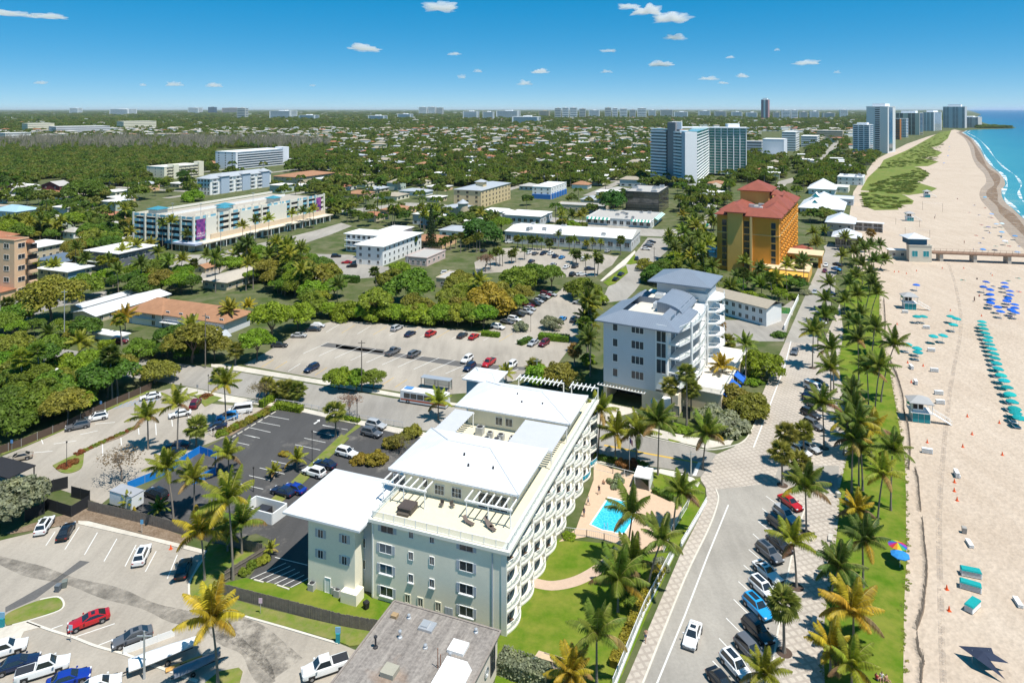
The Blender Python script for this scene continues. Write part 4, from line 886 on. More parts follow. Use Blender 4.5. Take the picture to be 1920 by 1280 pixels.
# ------------------------------------------------------------------ long white motel with tan roof beside it
LM = Frame('motel','long low white motel with tan shingle roof beside the green pool','building',1440,600,28.1)
LM.root.rotation_euler = (0,0,R(12)); LM.a = R(-12); LM.rz = R(12); LM.ex = Vector((math.cos(R(12)),math.sin(R(12)),0)); LM.ey = Vector((-math.sin(R(12)),math.cos(R(12)),0))
q0,q1 = G(1330,583),G(1437,612); d = (q1 - q0); LM.root.location = q0; LM.o = q0; an = math.atan2(d.y,d.x); LM.root.rotation_euler = (0,0,an); LM.ex = d.normalized(); LM.ey = Vector((-LM.ex.y,LM.ex.x,0)); Ld = d.length
LM.foot(0,Ld,0,9)
LM.box('wall',0,Ld,0,9,0,6.0,WHITE); MB().gable(0,Ld,0,9,6.0,1.6,'x',.7).build('roof',mat('tan_shingle',(.36,.31,.24),.95,.12,1),LM.root)
for k in range(8):
 for zz in (1.6,4.4): window(LM,'S',2 + (Ld - 4) * k / 7,zz,1.1,1.3,0,WHITE,GLASS,1)
t = thing('swimming_pool','green algae-tinted pool beside the long white motel','pool',GP('M',335,690),R(-20)); MB().box(-4.6,4.6,-4.5,4.5,.05,.2).build('coping',CONC,t); MB().box(-4.1,4.1,-4.0,4.0,.19,.215).build('water',mat('green_pool_water',(.03,.16,.05),.1,.2,.5),t)
garden_fence('motel_wall','low white wall between the green pool and the road',[GP('M',385,850),GP('M',445,720),GP('M',500,600)],.35,WHITE,1.5,0)
# ------------------------------------------------------------------ orange hotel
OH = Frame('hotel','tall golden-orange hotel with red tile hip roofs','hotel',1460.6,517,28.1)
ORG = mat('golden_orange_stucco',(.66,.29,.04),.85,.08,.3); YEL = mat('ochre_stucco',(.70,.42,.11),.85,.08,.3); RED = roofmat('red_roof_tile',(.27,.07,.042),'z',.28,.18,.7)
Wd = 25.5; HO = 24.0; OH.foot(-Wd - 6,16,-4,78)
OH.box('wall',-Wd,0,0,76,0,HO,ORG); 
xa,_ = OH.face(*px('b',290,700)); xb,_ = OH.face(*px('b',470,700)); OH.box('front_bay',xa,xb,-1.6,0,0,HO + 1.5,YEL)
xc,_ = OH.face(*px('b',555,700)); xd,_ = OH.face(*px('b',580,700)); OH.box('pilaster',xc,xd,-1.2,0,0,HO,mat('pale_ochre',(.70,.48,.2),.85,.05))
for xw,ww,y in ((245,60,0),(512,72,0),(833,62,0)):
 la,_ = OH.face(*px('b',xw - ww / 2,700)); lb,_ = OH.face(*px('b',xw + ww / 2,700))
 for k in range(7): window(OH,'S',(la + lb) / 2,3.0 + k * 2.95,lb - la - .2,2.5,0,YEL,GLASS,0,fw=.12)
mb = MB().box(-Wd - .15,.15,-.15,0,HO * .68,HO * .68 + .3).box(0,.16,0,76,HO * .68,HO * .68 + .3); mb.build('string_course',mat('pale_ochre',(.7,.48,.2)),OH.root)
for f in range(8):
 for k in range(12):
  y = 3.4 + 6.1 * k
  window(OH,'E',y,2.6 + f * 2.75,2.2,1.5,0,YEL,GLASS,0,fw=.1) if k < 11 else None
  MB().box(.001,.85,y + 1.6,y + 4.4,1.5 + f * 2.75,2.45 + f * 2.75).build('balcony',ORG,OH.root) if k < 11 else None
hip = lambda x0,x1,y0,y1,z,r,nm='roof',ov=1.1: MB().hip(x0,x1,y0,y1,z,r,ov,.35).build(nm,RED,OH.root)
hip(-Wd,0,0,9,HO,3.0); hip(xa - .5,xb + .5,-2.0,8,HO + 1.5,3.0,ov=.8); hip(-Wd,-Wd + 9,9,40,HO,2.6); hip(-9,0,9,76,HO,3.2)
hip(-10.5,.4,26,42,HO + .4,5.2); hip(-10.5,.4,52,66,HO + .4,4.6); hip(-8,0.2,10,19,HO + .3,3.2); hip(-Wd - .2,-Wd + 8,12,22,HO + .3,3.2)
OH.box('roof_block',-Wd + 3,-9.5,40,58,HO,HO + 6.5,YEL); hip(-Wd + 3,-9.5,40,58,HO + 6.5,4.2,ov=1.4); hip(-9.5,-5,44,52,HO + 4.5,2.0)
OH.box('flat_roof',-Wd + 9,-9,9,40,HO,HO + .3,mat('grey_flat_roof',(.30,.28,.26),.9,.2,1))
for x,y in ((-14,14),(-12,20),(-15,26),(-11.5,31)): MB().box(-1.2,1.2,-1,1,0,1.6).build('rooftop_unit',ALU,OH.root,(x,y,HO + .3))
for x,y in ((-13,17),(-10.5,24)): MB().box(-.6,.6,-.6,.6,0,1.1).build('rooftop_unit',WHITE,OH.root,(x,y,HO + .3))
# podiums of the hotel
OH.box('podium',-Wd - 12,-Wd - .01,2,26,0,4.5,ORG); OH.box('podium_roof',-Wd - 12,-Wd - .01,2,26,4.5,4.7,mat('pale_blue_grey_membrane',(.50,.50,.47),.9,.2,.6))
for x,y in ((-34,8),(-30,14),(-33,20),(-29,7)): MB().box(-1.2,1.2,-1.6,1.6,0,1.4).build('rooftop_unit',ALU,OH.root,(x,y,4.7))
OH.box('front_terrace',-8,12,-7,10,0,4.2,YEL); OH.box('terrace_roof',-8.3,12.3,-7.3,10,4.2,4.5,mat('peach_roof',(.66,.50,.32),.9,.06))
MB().add([(-8,-7.3,3.9),(12,-7.3,3.9),(12,-10.5,2.9),(-8,-10.5,2.9)],[(0,3,2,1)]).build('awning',mat('yellow_awning',(.70,.38,.06),.8,.05),OH.root)
OH.box('porte_cochere',1,15,22,34,4.6,5.6,YEL); OH.box('porte_roof',.8,15.2,21.8,34.2,5.6,5.8,mat('peach_roof',(.66,.50,.32)))
for x,y in ((14,23),(14,33),(8,23),(8,33)): MB().box(x - .5,x + .5,y - .5,y + .5,0,4.6).build('pier',ORG,OH.root)
MB().hip(1,9,37,46,4.0,2.0,.6,.2).build('roof',RED,OH.root); OH.box('side_block',1.2,8.8,37.2,45.8,0,4.0,YEL)
# ------------------------------------------------------------------ town buildings, generic builder
TERRA = roofmat('terracotta_tile',(.36,.15,.08),'z',.3,.2,.8); BROWN = roofmat('brown_shingle',(.36,.185,.10),'z',.22,.18,.9)
GREYR = roofmat('grey_metal_roof',(.42,.44,.46),'x',.6,.08); WROOF = mat('white_membrane',(.74,.73,.70),.85,.07,.4); TROOF = roofmat('teal_metal_roof',(.06,.26,.34),'x',.6,.1)
TANS = mat('tan_stucco',(.58,.49,.35),.85,.08,.4); YELS = mat('yellow_cream_stucco',(.66,.52,.30),.85,.06,.4); PEACH = mat('peach_stucco',(.72,.48,.30),.85,.07,.4); GREYW = mat('light_grey_stucco',(.52,.54,.56),.85,.06,.4)
BLUEW = mat('dusty_blue_stucco',(.16,.28,.38),.85,.08,.4); CEMENT = mat('grey_cement_roof',(.42,.40,.37),.9,.14,.5); SAGE = mat('sage_stucco',(.45,.52,.45),.85,.06); PALEBLUE = roofmat('pale_blue_metal',(.36,.52,.62),'x',.6,.1)
def bldg(name,label,u,v,vt,uL,uR,ang,wm,rm,roof='flat',fl=2,ns=4,ne=6,over=.5,rise=2.0,ww=1.3,wh=1.25,cat='building',frame=WHITE,bands=False,glass=None,group=None,wmax=None,dmax=None,walk=False):
 f = Frame(name,label,cat,u,v,ang,group); h = zof(v,vt)
 w = -f.face(uL,v)[0]; d = f.side(uR,v)[0]
 if wmax: w = min(w,wmax)
 if dmax: d = min(max(d,3),dmax)
 f.w_,f.d_,f.h_ = w,d,h; f.foot(-w,0,0,d)
 f.box('wall',-w,0,0,d,0,h,wm)
 if roof == 'flat':
  f.box('roof',-w - .15,.15,-.15,d + .15,h,h + .12,rm)
  m = MB(); m.box(-w - .2,.2,-.2,.1,h + .12,h + .5); m.box(-w - .2,.2,d - .1,d + .2,h + .12,h + .5); m.box(-w - .2,-w + .1,.1,d - .1,h + .12,h + .5); m.box(-.1,.2,.1,d - .1,h + .12,h + .5); m.build('parapet',wm,f.root)
 elif roof == 'slab': f.box('roof',-w - over,over,-over,d + over,h,h + .3,rm)
 elif roof == 'hip': MB().hip(-w,0,0,d,h,rise,over,.22).build('roof',rm,f.root)
 else: MB().gable(-w,0,0,d,h,rise,roof[-1],over).build('roof',rm,f.root); MB().add([(-w,0.003,h - .01),(0,0.003,h - .01),(-w / 2,0.003,h + rise - .1)],[(0,1,2)]).build('gable_wall',wm,f.root) if roof[-1] == 'y' else None
 fh = h / fl
 for k in range(fl):
  z = fh * (k + .52)
  if bands:
   if ns: MB().box(-w + .6,-.6,-.06,0,z - wh / 2,z + wh / 2).build('window_band',glass or GLASS,f.root)
   if ne: MB().box(0,.06,.6,d - .6,z - wh / 2,z + wh / 2).build('window_band',glass or GLASS,f.root)
   continue
  for i in range(ns): window(f,'S',-w + w * (i + .5) / ns,z,ww,wh,0,frame,glass,1)
  for i in range(ne): window(f,'E',d * (i + .5) / ne,z,ww,wh,0,frame,glass,1)
  if walk and k:
   o = f.box('walkway',0.002,1.5,0,d,fh * k - .2,fh * k,WHITE); rail(f,[(1.45,0),(1.45,d)],fh * k,1.0,WHITE,2,parent=o)
 return f
def rooftop(f,n,seed,z=None,s=1.0):
 r = random.Random(seed); z = (f.h_ + .12) if z is None else z
 for k in range(n):
  x,y = -f.w_ * r.uniform(.12,.88),f.d_ * r.uniform(.1,.9); a,b,c = r.uniform(.5,1.3) * s,r.uniform(.5,1.5) * s,r.uniform(.5,1.3) * s
  MB().box(-a,a,-b,b,0,c).box(-a * .7,a * .7,-b * .7,b * .7,c,c + .1,1).build('rooftop_unit',[ALU,STEEL],f.root,(x,y,z))
# --- public parking garage
PG = Frame('parking_garage','four-level white parking garage with blue panels and purple banner','parking garage',363,470,22.7)
PGD = PG.side(607,415)[0]; PGW = -PG.face(251,440)[0]; PH = 15.6; PG.foot(-PGW,6,-3,PGD)
OFFW = mat('off_white_stucco',(.72,.69,.60),.85,.05,.4); SKYB = mat('sky_blue_panel',(.20,.44,.55),.7,.06,.6)
PG.box('shade_core',-PGW + .8,-.8,.8,PGD - .8,0,PH - 1,mat('garage_shade_dark',(.05,.05,.05),.9,.1))  # near-black block: shade of the open parking levels put into its colour
PG.box('roof_deck',-PGW + .5,-.5,.5,PGD - .5,PH - 1,PH - .8,mat('tan_deck',(.40,.36,.30),.9,.08,.3))
for k in range(5):
 z = 3.4 + k * 2.95
 m = MB(); m.box(-PGW,0,0,.45,z,z + 1.25); m.box(-.45,0,.451,PGD,z,z + 1.25); m.box(-PGW,-PGW + .45,.451,PGD,z,z + 1.25); m.build('parapet_band',OFFW,PG.root)
 n = 20
 for i in range(n):
  if i % 5 == 4: continue
  y = PGD * (i + .12) / n; MB().box(-.02,.22,y,y + PGD / n * .62,z + .05,z + 1.35).build('blue_panel',SKYB,PG.root)
 for i in range(9):
  x = -PGW * (i + .88) / 9; MB().box(x,x + PGW / 9 * .7,-.22,.02,z + .05,z + 1.35).build('blue_panel',SKYB,PG.root)
for i in range(14): y = PGD * i / 13; MB().box(-.3,.55,y - .45,y + .45,0,PH + 1.3).build('pier',OFFW,PG.root)
for i in range(6): x = -PGW * i / 5; MB().box(x - .45,x + .45,-.56,.3,0,PH + 1.3).build('pier',OFFW,PG.root)
for i,(a,b) in enumerate(((.08,.14),(.30,.38),(.52,.66),(.76,.8))): MB().box(-.25,.48,PGD * a,PGD * b,3.3,PH - .2).build('wall_bay',OFFW,PG.root)
for (x,y,s,h) in ((-PGW + 9,7,4.2,3.2),(-12,32,4.0,3.0),(-9.5,29,3.0,2.2),(-9,66,3.6,3.0)):
 MB().box(x - s * .75,x + s * .75,y - s * .75,y + s * .75,PH - .8,PH - .8 + h).build('stair_house',OFFW,PG.root); MB().hip(x - s * .8,x + s * .8,y - s * .8,y + s * .8,PH - .8 + h,1.3,.6,.2).build('roof',TROOF,PG.root)
for k in range(10): MB().box(-12.2,-12,12 + k * 5.8,16.4 + k * 5.8,PH - .8,PH + .3).build('ramp_wall',OFFW,PG.root)
PG.box('ramp_wall',-PGW * .62,-PGW * .62 + .3,6,PGD - 6,PH - .8,PH + .5,WHITE)
# arcade of shops under it
PG.box('shop_front',0.01,5,1,PGD,0,3.6,OFFW); PG.box('shop_roof',0.01,6.6,0,PGD + 1,3.6,4.0,mat('shop_roof_cream',(.66,.58,.46),.9,.06)); PG.box('shop_parapet',.6,1.2,10,PGD,4.0,6.6,mat('shop_peach',(.62,.50,.36),.9,.06))
for k in range(22): window(PG,'E',3 + (PGD - 6) * k / 21,1.6,2.9,2.5,5,STEEL,GLASS,1,name='shop_window')
for k in range(16): MB().tube([(6.3,2 + (PGD - 4) * k / 15,0),(6.3,2 + (PGD - 4) * k / 15,3.6)],.2,8).build('column',WHITE,PG.root)
PG.box('corner_shop',-9,0,-3,.9,0,3.4,OFFW); PG.box('corner_fascia',-9.5,5.5,-4.2,.95,3.4,4.3,mat('lilac_fascia',(.42,.46,.58),.8,.05))
for x in (-7.5,-4.5,-1.5): window(PG,'S',x,1.5,2.4,2.4,-3,STEEL,GLASS,1,name='shop_window')
MB().add([(-17,-.3,4.4),(-9.6,-.3,4.4),(-9.6,-3,3.2),(-17,-3,3.2)],[(0,3,2,1)]).build('awning',TROOF,PG.root)
# purple banner reading PUBLIC PARKING
def textmesh(body,size,m,root,loc,rot,name='lettering',ext=.02):
 c = bpy.data.curves.new(name,'FONT'); c.body = body; c.size = size; c.extrude = ext; c.align_x = 'CENTER'; c.align_y = 'CENTER'; c.resolution_u = 2
 ob = bpy.data.objects.new('tmp',c); COL.objects.link(ob); dg = bpy.context.evaluated_depsgraph_get(); me = bpy.data.meshes.new_from_object(ob.evaluated_get(dg)); bpy.data.objects.remove(ob); me.materials.clear(); me.materials.append(m)
 o = place(name,me,root,loc); o.rotation_euler = rot; return o
bm_,n_,l_,b_ = newmat('purple_banner'); tt = noise_node(n_,l_,.5,4,.6,'obj'); l_.new(ramp(n_,l_,tt.outputs[0],[(.3,(.03,.03,.16)),(.5,(.20,.04,.25)),(.62,(.42,.10,.28)),(.75,(.10,.12,.35))]).outputs[0],b_.inputs['Base Color'])
bn = MB().box(.56,.66,1.2,6.6,5.2,15.0).build('banner',bm_,PG.root)
textmesh('PUBLIC\nPARKING',1.25,WHITE,bn,(.68,3.9,7.3),(R(90),0,R(90)))
MB().box(.56,.66,PGD - 8,PGD - 3.5,5.2,15.0).build('banner',bm_,PG.root)
for k,(x,y) in enumerate(((-6,10),(-20,5),(-14,55))): MB().tube([(x,y,PH - .8),(x,y,PH + 6)],.1,6).box(x - .9,x + .9,y - .2,y + .2,PH + 6,PH + 6.2).build('roof_lamp',ALU,PG.root)
# --- white L-shaped motel
LH = bldg('motel','white three-storey L-shaped motel with white flat roofs',717.5,499,463,668,790,20.5,WHITE,WROOF,'slab',3,3,9,over=.9,ww=1.2,wh=1.4)
LH.box('rear_wing',-34,-13.5,22,34,0,8.6,WHITE); LH.box('rear_roof',-35,-12.9,21,35,8.6,8.9,WROOF); LH.box('link_wing',-24,-13.6,34.01,52,0,8.2,WHITE); LH.box('link_roof',-25,-12.8,35.01,53,8.2,8.5,WROOF)
for zz in (2.9,5.8):
 o = LH.box('walkway',-33.8,-14,20.2,21.99,zz - .25,zz,WHITE); rail(LH,[(-33.8,20.3),(-14,20.3)],zz,1.0,WHITE,2,parent=o)
for k in range(7):
 for zz in (1.5,4.4,7.3): window(LH,'S',-32.5 + 2.9 * k,zz,1.5,1.5,22,WHITE,GLASS,1)
for zz in (2.9,5.8):
 o = LH.box('walkway',-15.6,-13.2,-.0,8,zz - .2,zz,SHUT)
# --- brown roofed two-storey motel
BM2 = bldg('motel','two-storey white motel with brown hip roof and outside stairs',303,614,590,243,357,21,mat('pale_lilac_stucco',(.66,.66,.68),.85,.05),BROWN,'hip',2,2,7,over=1.0,rise=3.2,ww=1.4,wh=1.4,walk=True)
d2 = BM2.d_
x2,_ = BM2.face(420,590,d2 - 11); BM2.box('side_wing',0.01,x2,d2 - 11,d2 + .2,0,BM2.h_,MATS['pale_lilac_stucco']); MB().hip(-8,x2,d2 - 11,d2 + .2,BM2.h_ - .02,3.0,1.0,.2).build('side_roof',BROWN,BM2.root); BM2.foot(0,x2,d2 - 11,d2)
for k in range(5):
 for zz in (1.6,4.6): window(BM2,'S',2 + (x2 - 3) * k / 4,zz,1.4,1.4,d2 - 11,WHITE,GLASSB,1)
o = BM2.box('walkway',0.01,x2,d2 - 12.6,d2 - 11.01,BM2.h_ / 2 - .2,BM2.h_ / 2,WHITE); rail(BM2,[(1.5,d2 - 12.5),(x2,d2 - 12.5)],BM2.h_ / 2,1,WHITE,2,parent=o)
stp = MB()
for k in range(11): stp.box(2.0,3.4,3 + k * .55,3.6 + k * .55,BM2.h_ / 2 * k / 11,BM2.h_ / 2 * (k + 1) / 11)
stp.build('outside_stair',WHITE,BM2.root)
# --- the rest of the middle distance
T = bldg
f = T('apartment_block','tan four-storey apartment block with dark arched balconies',902,391,358,851,977,22,YELS,GREYR,'hip',4,3,9,rise=2,ww=1.8,wh=1.6,frame=YELS,wmax=22,dmax=55)
f.box('stair_tower',-f.w_ * .5,-f.w_ * .5 + 6,14,20,0,f.h_ + 4.5,YELS); MB().hip(-f.w_ * .5,-f.w_ * .5 + 6,14,20,f.h_ + 4.5,1.8,.8).build('roof',GREYR,f.root)
f = T('turret_building','tan corner building with round grey-capped turret',868,408,391,830,885,22,TANS,GREYR,'hip',2,3,3,rise=1.6,wmax=16,dmax=16)
MB().lathe([(3.2,0),(3.2,9.5)],16).build('turret',TANS,f.root,(0,0,0)); MB().lathe([(3.9,9.4),(0,12)],16).build('turret_roof',GREYR,f.root)
f = T('office_block','white three-storey block with bright blue lower bays',1033,374,352,998,1067,22,WHITE,WROOF,'flat',3,3,6,wmax=22,dmax=40)
for k in range(6): f.box('blue_bay',0.01,.8,f.d_ * (k + .15) / 6,f.d_ * (k + .75) / 6,0,f.h_ * .45,mat('bright_blue_bay',(.03,.16,.48),.7,.05))
f.box('blue_base',-f.w_,-.01,-.6,-.001,0,f.h_ * .4,MATS['bright_blue_bay'])
f = T('office_block','dark bronze-glass office cube with flat grey roof',1235,404,362,1173,1262,22,mat('bronze_curtain_wall',(.055,.05,.045),.15,.2,.2,spec=.8),CEMENT,'flat',3,0,0,wmax=30,dmax=40)
BRZ = mat('bronze_glass',(.11,.10,.085),.06,.5,.12,spec=1.0)
for k in range(4): f.box('glass_band',-f.w_ + .3,-.3,-.08,-.001,.8 + k * 3.5,3.7 + k * 3.5,BRZ); f.box('glass_band',.001,.08,.3,f.d_ - .3,.8 + k * 3.5,3.7 + k * 3.5,BRZ)
rooftop(f,6,3,s=1.6)
f = T('shop_strip','long white strip of shops with pale flat roof beyond the car park',1183.6,472,449,947,1207,20,GREYW,WROOF,'slab',1,16,4,over=.4,ww=2.4,wh=2.2,wmax=75,dmax=26); MB().add([(.42,-.4,f.h_ + .3),(.42,f.d_ + .4,f.h_ + .3),(.42,f.d_ / 2,f.h_ + 2.6),(-f.w_,f.d_ / 2,f.h_ + 1.6),(-f.w_,-.4,f.h_ + .3),(-f.w_,f.d_ + .4,f.h_ + .3)],[(0,2,3,4),(1,5,3,2),(0,1,2),(4,3,5)]).build('pitched_roof',WROOF,f.root)
rooftop(f,7,5,f.h_ + 1.2)
f = T('shop_row','row of shops with green and white striped awnings',1222,428,415,1097,1276,22,WHITE,CEMENT,'flat',1,10,6,ww=2.2,wh=2.2,wmax=40,dmax=34); rooftop(f,9,8,s=1.2)
GST = mat('green_awning_stripe',(.04,.30,.22),.8,.05); WST = mat('white_awning_stripe',(.75,.75,.72),.8,.05)
def stripes(f,x0,x1,y,z,n,axis='S'):
 for k in range(n):
  a,b = x0 + (x1 - x0) * k / n,x0 + (x1 - x0) * (k + 1) / n
  V = [(a,y,z),(b,y,z),(b,y - 2.2,z - 1.1),(a,y - 2.2,z - 1.1)] if axis == 'S' else [(y,a,z),(y,b,z),(y + 2.4,b,z - 1.2),(y + 2.4,a,z - 1.2)]
  MB().add(V,[(3,2,1,0)] if axis == 'S' else [(0,3,2,1)]).build('awning_stripe',(GST,WST)[k % 2],f.root)
stripes(f,-f.w_ * .98,-f.w_ * .62,-.05,f.h_ + .6,12); stripes(f,-f.w_ * .3,-.2,-.05,f.h_ + .6,12); stripes(f,f.d_ * .2,f.d_ * .98,.05,f.h_ + .9,14,'E')
T('shop_building','white flat-roofed shop behind the grey-green hedge',1013,424,407,947,1047,22,GREYW,WROOF,'slab',1,6,4,ww=2,wh=2,wmax=26,dmax=22)
T('warehouse','long low cream building behind the round green trees',1132,401,388,1043,1141,22,TANS,CEMENT,'flat',1,8,3,wmax=45,dmax=14)
f = T('hotel_slab','long white eight-storey hotel slab beside the mangrove wood',442,318,286,404,538,24,mat('bright_white_render',(.74,.76,.80),.8,.03,.1),WROOF,'flat',7,3,0,wmax=38,dmax=110,ww=2)
for k in range(7): z = f.h_ / 7 * k; f.box('window_band',.0,.12,3,f.d_ - 8,z + .7,z + 2.2,GLASSB); f.box('balcony_band',.01,1.2,3,f.d_ - 8,z - .1,z + .75,MATS['bright_white_render'])
f.box('end_tower',-12,1.4,f.d_ - 8,f.d_ + 2,0,f.h_ + 2.5,MATS['bright_white_render'])
f = T('apartment_block','cream four-storey apartment block in front of the mangrove wood',308,337,314,275,380,24,CREAM,WROOF,'flat',4,3,0,wmax=26,dmax=80)
for k in range(4): z = f.h_ / 4 * k; [f.box('balcony',.01,1.0,4 + j * f.d_ / 9,4 + (j + .75) * f.d_ / 9,z + .1,z + 1.1,CREAM) for j in range(8)]; f.box('window_band',.0,.08,3,f.d_ - 3,z + 1.1,z + 2.4,GLASS)
f.box('stair_tower',-6,1.6,f.d_ - 6,f.d_,0,f.h_ + 3,CREAM); f.box('stair_tower',-8,1.6,10,16,0,f.h_ + 2,CREAM)
f = T('condominium','white four-storey condominium with pale grey hip roofs behind the garage',394,366,336,370,508,22,WHITE,GREYR,'hip',4,4,0,rise=3,over=1,wmax=24,dmax=75,ww=1.8,wh=1.8)
for k in range(4):
 z = f.h_ / 4 * k
 for j in range(8): f.box('balcony',.01,1.6,2 + j * f.d_ / 8.3,2 + (j + .7) * f.d_ / 8.3,z,z + 1.0,WHITE); window(f,'E',2 + (j + .35) * f.d_ / 8.3,z + 1.8,3.2,1.7,0,WHITE,GLASSB,1)
for y in (10,34,58): f.box('gable_tower',-5,2.0,y,y + 9,0,f.h_ + 1.2,mat('soft_blue_wall',(.42,.50,.60),.85,.05)); MB().hip(-5,2,y,y + 9,f.h_ + 1.2,2.6,.7).build('roof',GREYR,f.root)
f = T('apartment_block','peach five-storey apartment building with terracotta roof at the edge',27,558,452,-60,53,18,PEACH,TERRA,'flat',5,3,1,ww=2.6,wh=1.7,wmax=30,dmax=26)
f.box('balcony_bay',0.01,2.2,5,f.d_,0,f.h_ - 1.5,PEACH); MB().hip(0.01,2.2,5,f.d_,f.h_ - 1.5,1.2,.7).build('roof',TERRA,f.root); MB().hip(-24,-12,1,10,f.h_,2.0,.6).build('roof',TERRA,f.root); f.box('entry',-12,0,-5,-.01,0,3.2,PEACH); MB().hip(-12,0,-5,0,3.2,1,.5).build('roof',TERRA,f.root)
for k in range(5): f.box('balcony_shade_sheet',2.2,2.26,7,f.d_ - 2,1.4 + k * 3.9,3.6 + k * 3.9,DARK); f.box('balcony',2.27,3.2,6.6,f.d_ - 1.6,.6 + k * 3.9,1.6 + k * 3.9,PEACH)  # dark sheets on the flat wall paint the shade of recessed balconies
T('apartment_block','cream two-storey block with white roof beside the peach building',63,489,466,20,126,21,TANS,WROOF,'slab',2,2,5,over=.8,wmax=20,dmax=40)
f = T('apartment_block','two-storey block with white roof and slate-blue end wall',127,537,510,72,172,21,TANS,WROOF,'slab',2,4,3,over=.9,wmax=18,dmax=26); f.box('blue_wall',.001,.1,.2,f.d_ * .7,.2,f.h_ - .2,BLUEW)
T('apartment_block','low building with dark blue-grey hip roof between white roofs',118,505,492,70,172,21,TANS,roofmat('slate_blue_roof',(.13,.17,.22),'z',.3,.15),'hip',1,3,4,over=.8,rise=2.2,wmax=18,dmax=36)
f = T('apartment_block','two-storey block with white roof and dark glazed balconies among palms',222,512,476,163,290,21,mat('charcoal_stucco',(.14,.15,.17),.8,.1),WROOF,'slab',2,5,5,over=1.0,wmax=24,dmax=44); f.box('walkway',-f.w_,0,-1.6,-.01,f.h_ / 2 - .2,f.h_ / 2 + .1,WHITE)
T('long_shed','long narrow white-roofed row building left of the brown motel',152,588,577,132,258,22,TANS,mat('pale_metal_roof',(.56,.57,.58),.6,.08,.3),'gable_y',1,0,8,rise=.9,wmax=8,dmax=42)
T('long_shed','long white gable-roofed row building touching the brown motel',180,606,592,124,318,22,TANS,mat('white_metal_sheet',(.72,.73,.74),.6,.05,.3),'gable_y',1,0,8,rise=1.2,wmax=11,dmax=52)
T('canopy','white flat canopy beside the small turquoise pool',225,642,632,172,232,20,WHITE,WROOF,'slab',1,0,0,wmax=12,dmax=7,cat='canopy')
T('canopy','white tent-like canopy in front of the brown-roofed motel',290,612,600,248,302,20,WHITE,WROOF,'hip',1,0,0,rise=1.2,wmax=14,dmax=6,cat='canopy')
T('gazebo','small white gable-roofed outbuilding behind the leafy trees',402,652,640,385,430,25,WHITE,GREYR,'gable_y',1,1,2,rise=1.6,wmax=7,dmax=12)
T('hut','white pyramid-roofed hut hidden among trees',130,722,713,82,140,20,WHITE,WROOF,'hip',1,2,2,rise=1.6,over=.8,wmax=8,dmax=8)
f = T('utility_building','small tan flat-roofed building among the trees',841,541,524,818,866,20,TANS,CEMENT,'flat',1,1,1,wmax=9,dmax=13); f.box('front_canopy',-.01,8,-4,4,2.6,2.9,CEMENT)
T('motel','low pink-trimmed building with brown patch roof behind the car park',800,500,485,760,835,21,mat('pale_pink',(.62,.48,.44),.85,.06),CEMENT,'flat',1,4,4,wmax=14,dmax=24)
f = T('apartment_block','long beige roof building behind the big mid trees',425,545,530,375,510,21,TANS,mat('beige_gravel',(.45,.40,.33),.9,.12,.5),'hip',1,3,7,rise=1.4,over=.8,wmax=12,dmax=52)
T('apartment_block','narrow brown-roofed building beside the garage street',385,512,503,366,432,22,TANS,BROWN,'gable_y',1,1,6,rise=1.4,wmax=8,dmax=36)
f = T('apartment_complex','brown-roofed low apartment complex near the white slab hotel',560,347,333,507,627,24,TANS,BROWN,'hip',2,4,10,rise=3,over=1,wmax=30,dmax=70)
T('house','maroon house with grey gable roof beside the wood',112,362,349,75,136,20,mat('maroon_wall',(.20,.05,.05),.8,.1),CEMENT,'gable_y',2,2,2,rise=3.5,wmax=22,dmax=24,cat='house')
T('house','small maroon house with pale gable roof at the far left',28,362,352,14,52,20,MATS['maroon_wall'],CEMENT,'gable_y',1,1,2,rise=3,wmax=14,dmax=16,cat='house')
T('house','house with broad light-blue metal roof at the left edge',30,412,398,-30,77,20,GREYW,PALEBLUE,'hip',1,3,4,rise=3,wmax=24,dmax=24,cat='house')
T('house','grey-roofed white cottage behind the palm row',138,448,436,118,158,20,WHITE,CEMENT,'hip',1,2,2,rise=2,wmax=12,dmax=12,cat='house')
T('house','orange-roofed house beside the peach building',12,452,442,-40,22,20,PEACH,TERRA,'hip',1,2,2,rise=1.6,wmax=14,dmax=14,cat='house')
f = T('apartment_slab','low white apartment slab far left behind the wood',10,263,250,-60,58,30,WHITE,WROOF,'slab',3,4,8,bands=True,wmax=40,dmax=120)
f = T('apartment_slab','long grey-white apartment slab beyond the dead trees',105,253,238,69,206,40,GREYW,WROOF,'flat',4,4,8,bands=True,wmax=60,dmax=260)
f = T('apartment_slab','cream apartment group behind the long slab',232,243,228,200,293,40,CREAM,WROOF,'flat',5,4,8,bands=True,wmax=60,dmax=200)
f = T('apartment_slab','beige stepped apartment block far left',52,247,232,38,102,40,CREAM,WROOF,'flat',4,4,6,bands=True,wmax=60,dmax=150)
f = T('apartment_block','white eight-storey block right of the glass tower',1470,296,262,1430,1484,28,mat('bright_white_render',(.74,.76,.80)),WROOF,'flat',1,0,0,wmax=36,dmax=40)
f = T('apartment_block','white block with balcony columns behind the plain white one',1492,284,248,1466,1502,28,WHITE,WROOF,'flat',8,3,5,wmax=40,dmax=60,bands=True)
T('parking_deck','grey parking deck beside the glass tower',1428,291,266,1397,1434,28,GREYW,CEMENT,'flat',5,6,3,bands=True,wmax=34,dmax=30)
T('apartment_block','white block at the head of the north road',1532,276,256,1502,1546,28,WHITE,WROOF,'flat',5,3,4,bands=True,wmax=50,dmax=60)
T('office_block','low tan and brown offices behind the north road',1580,262,246,1532,1598,28,TANS,CEMENT,'flat',4,3,5,bands=True,wmax=90,dmax=60)
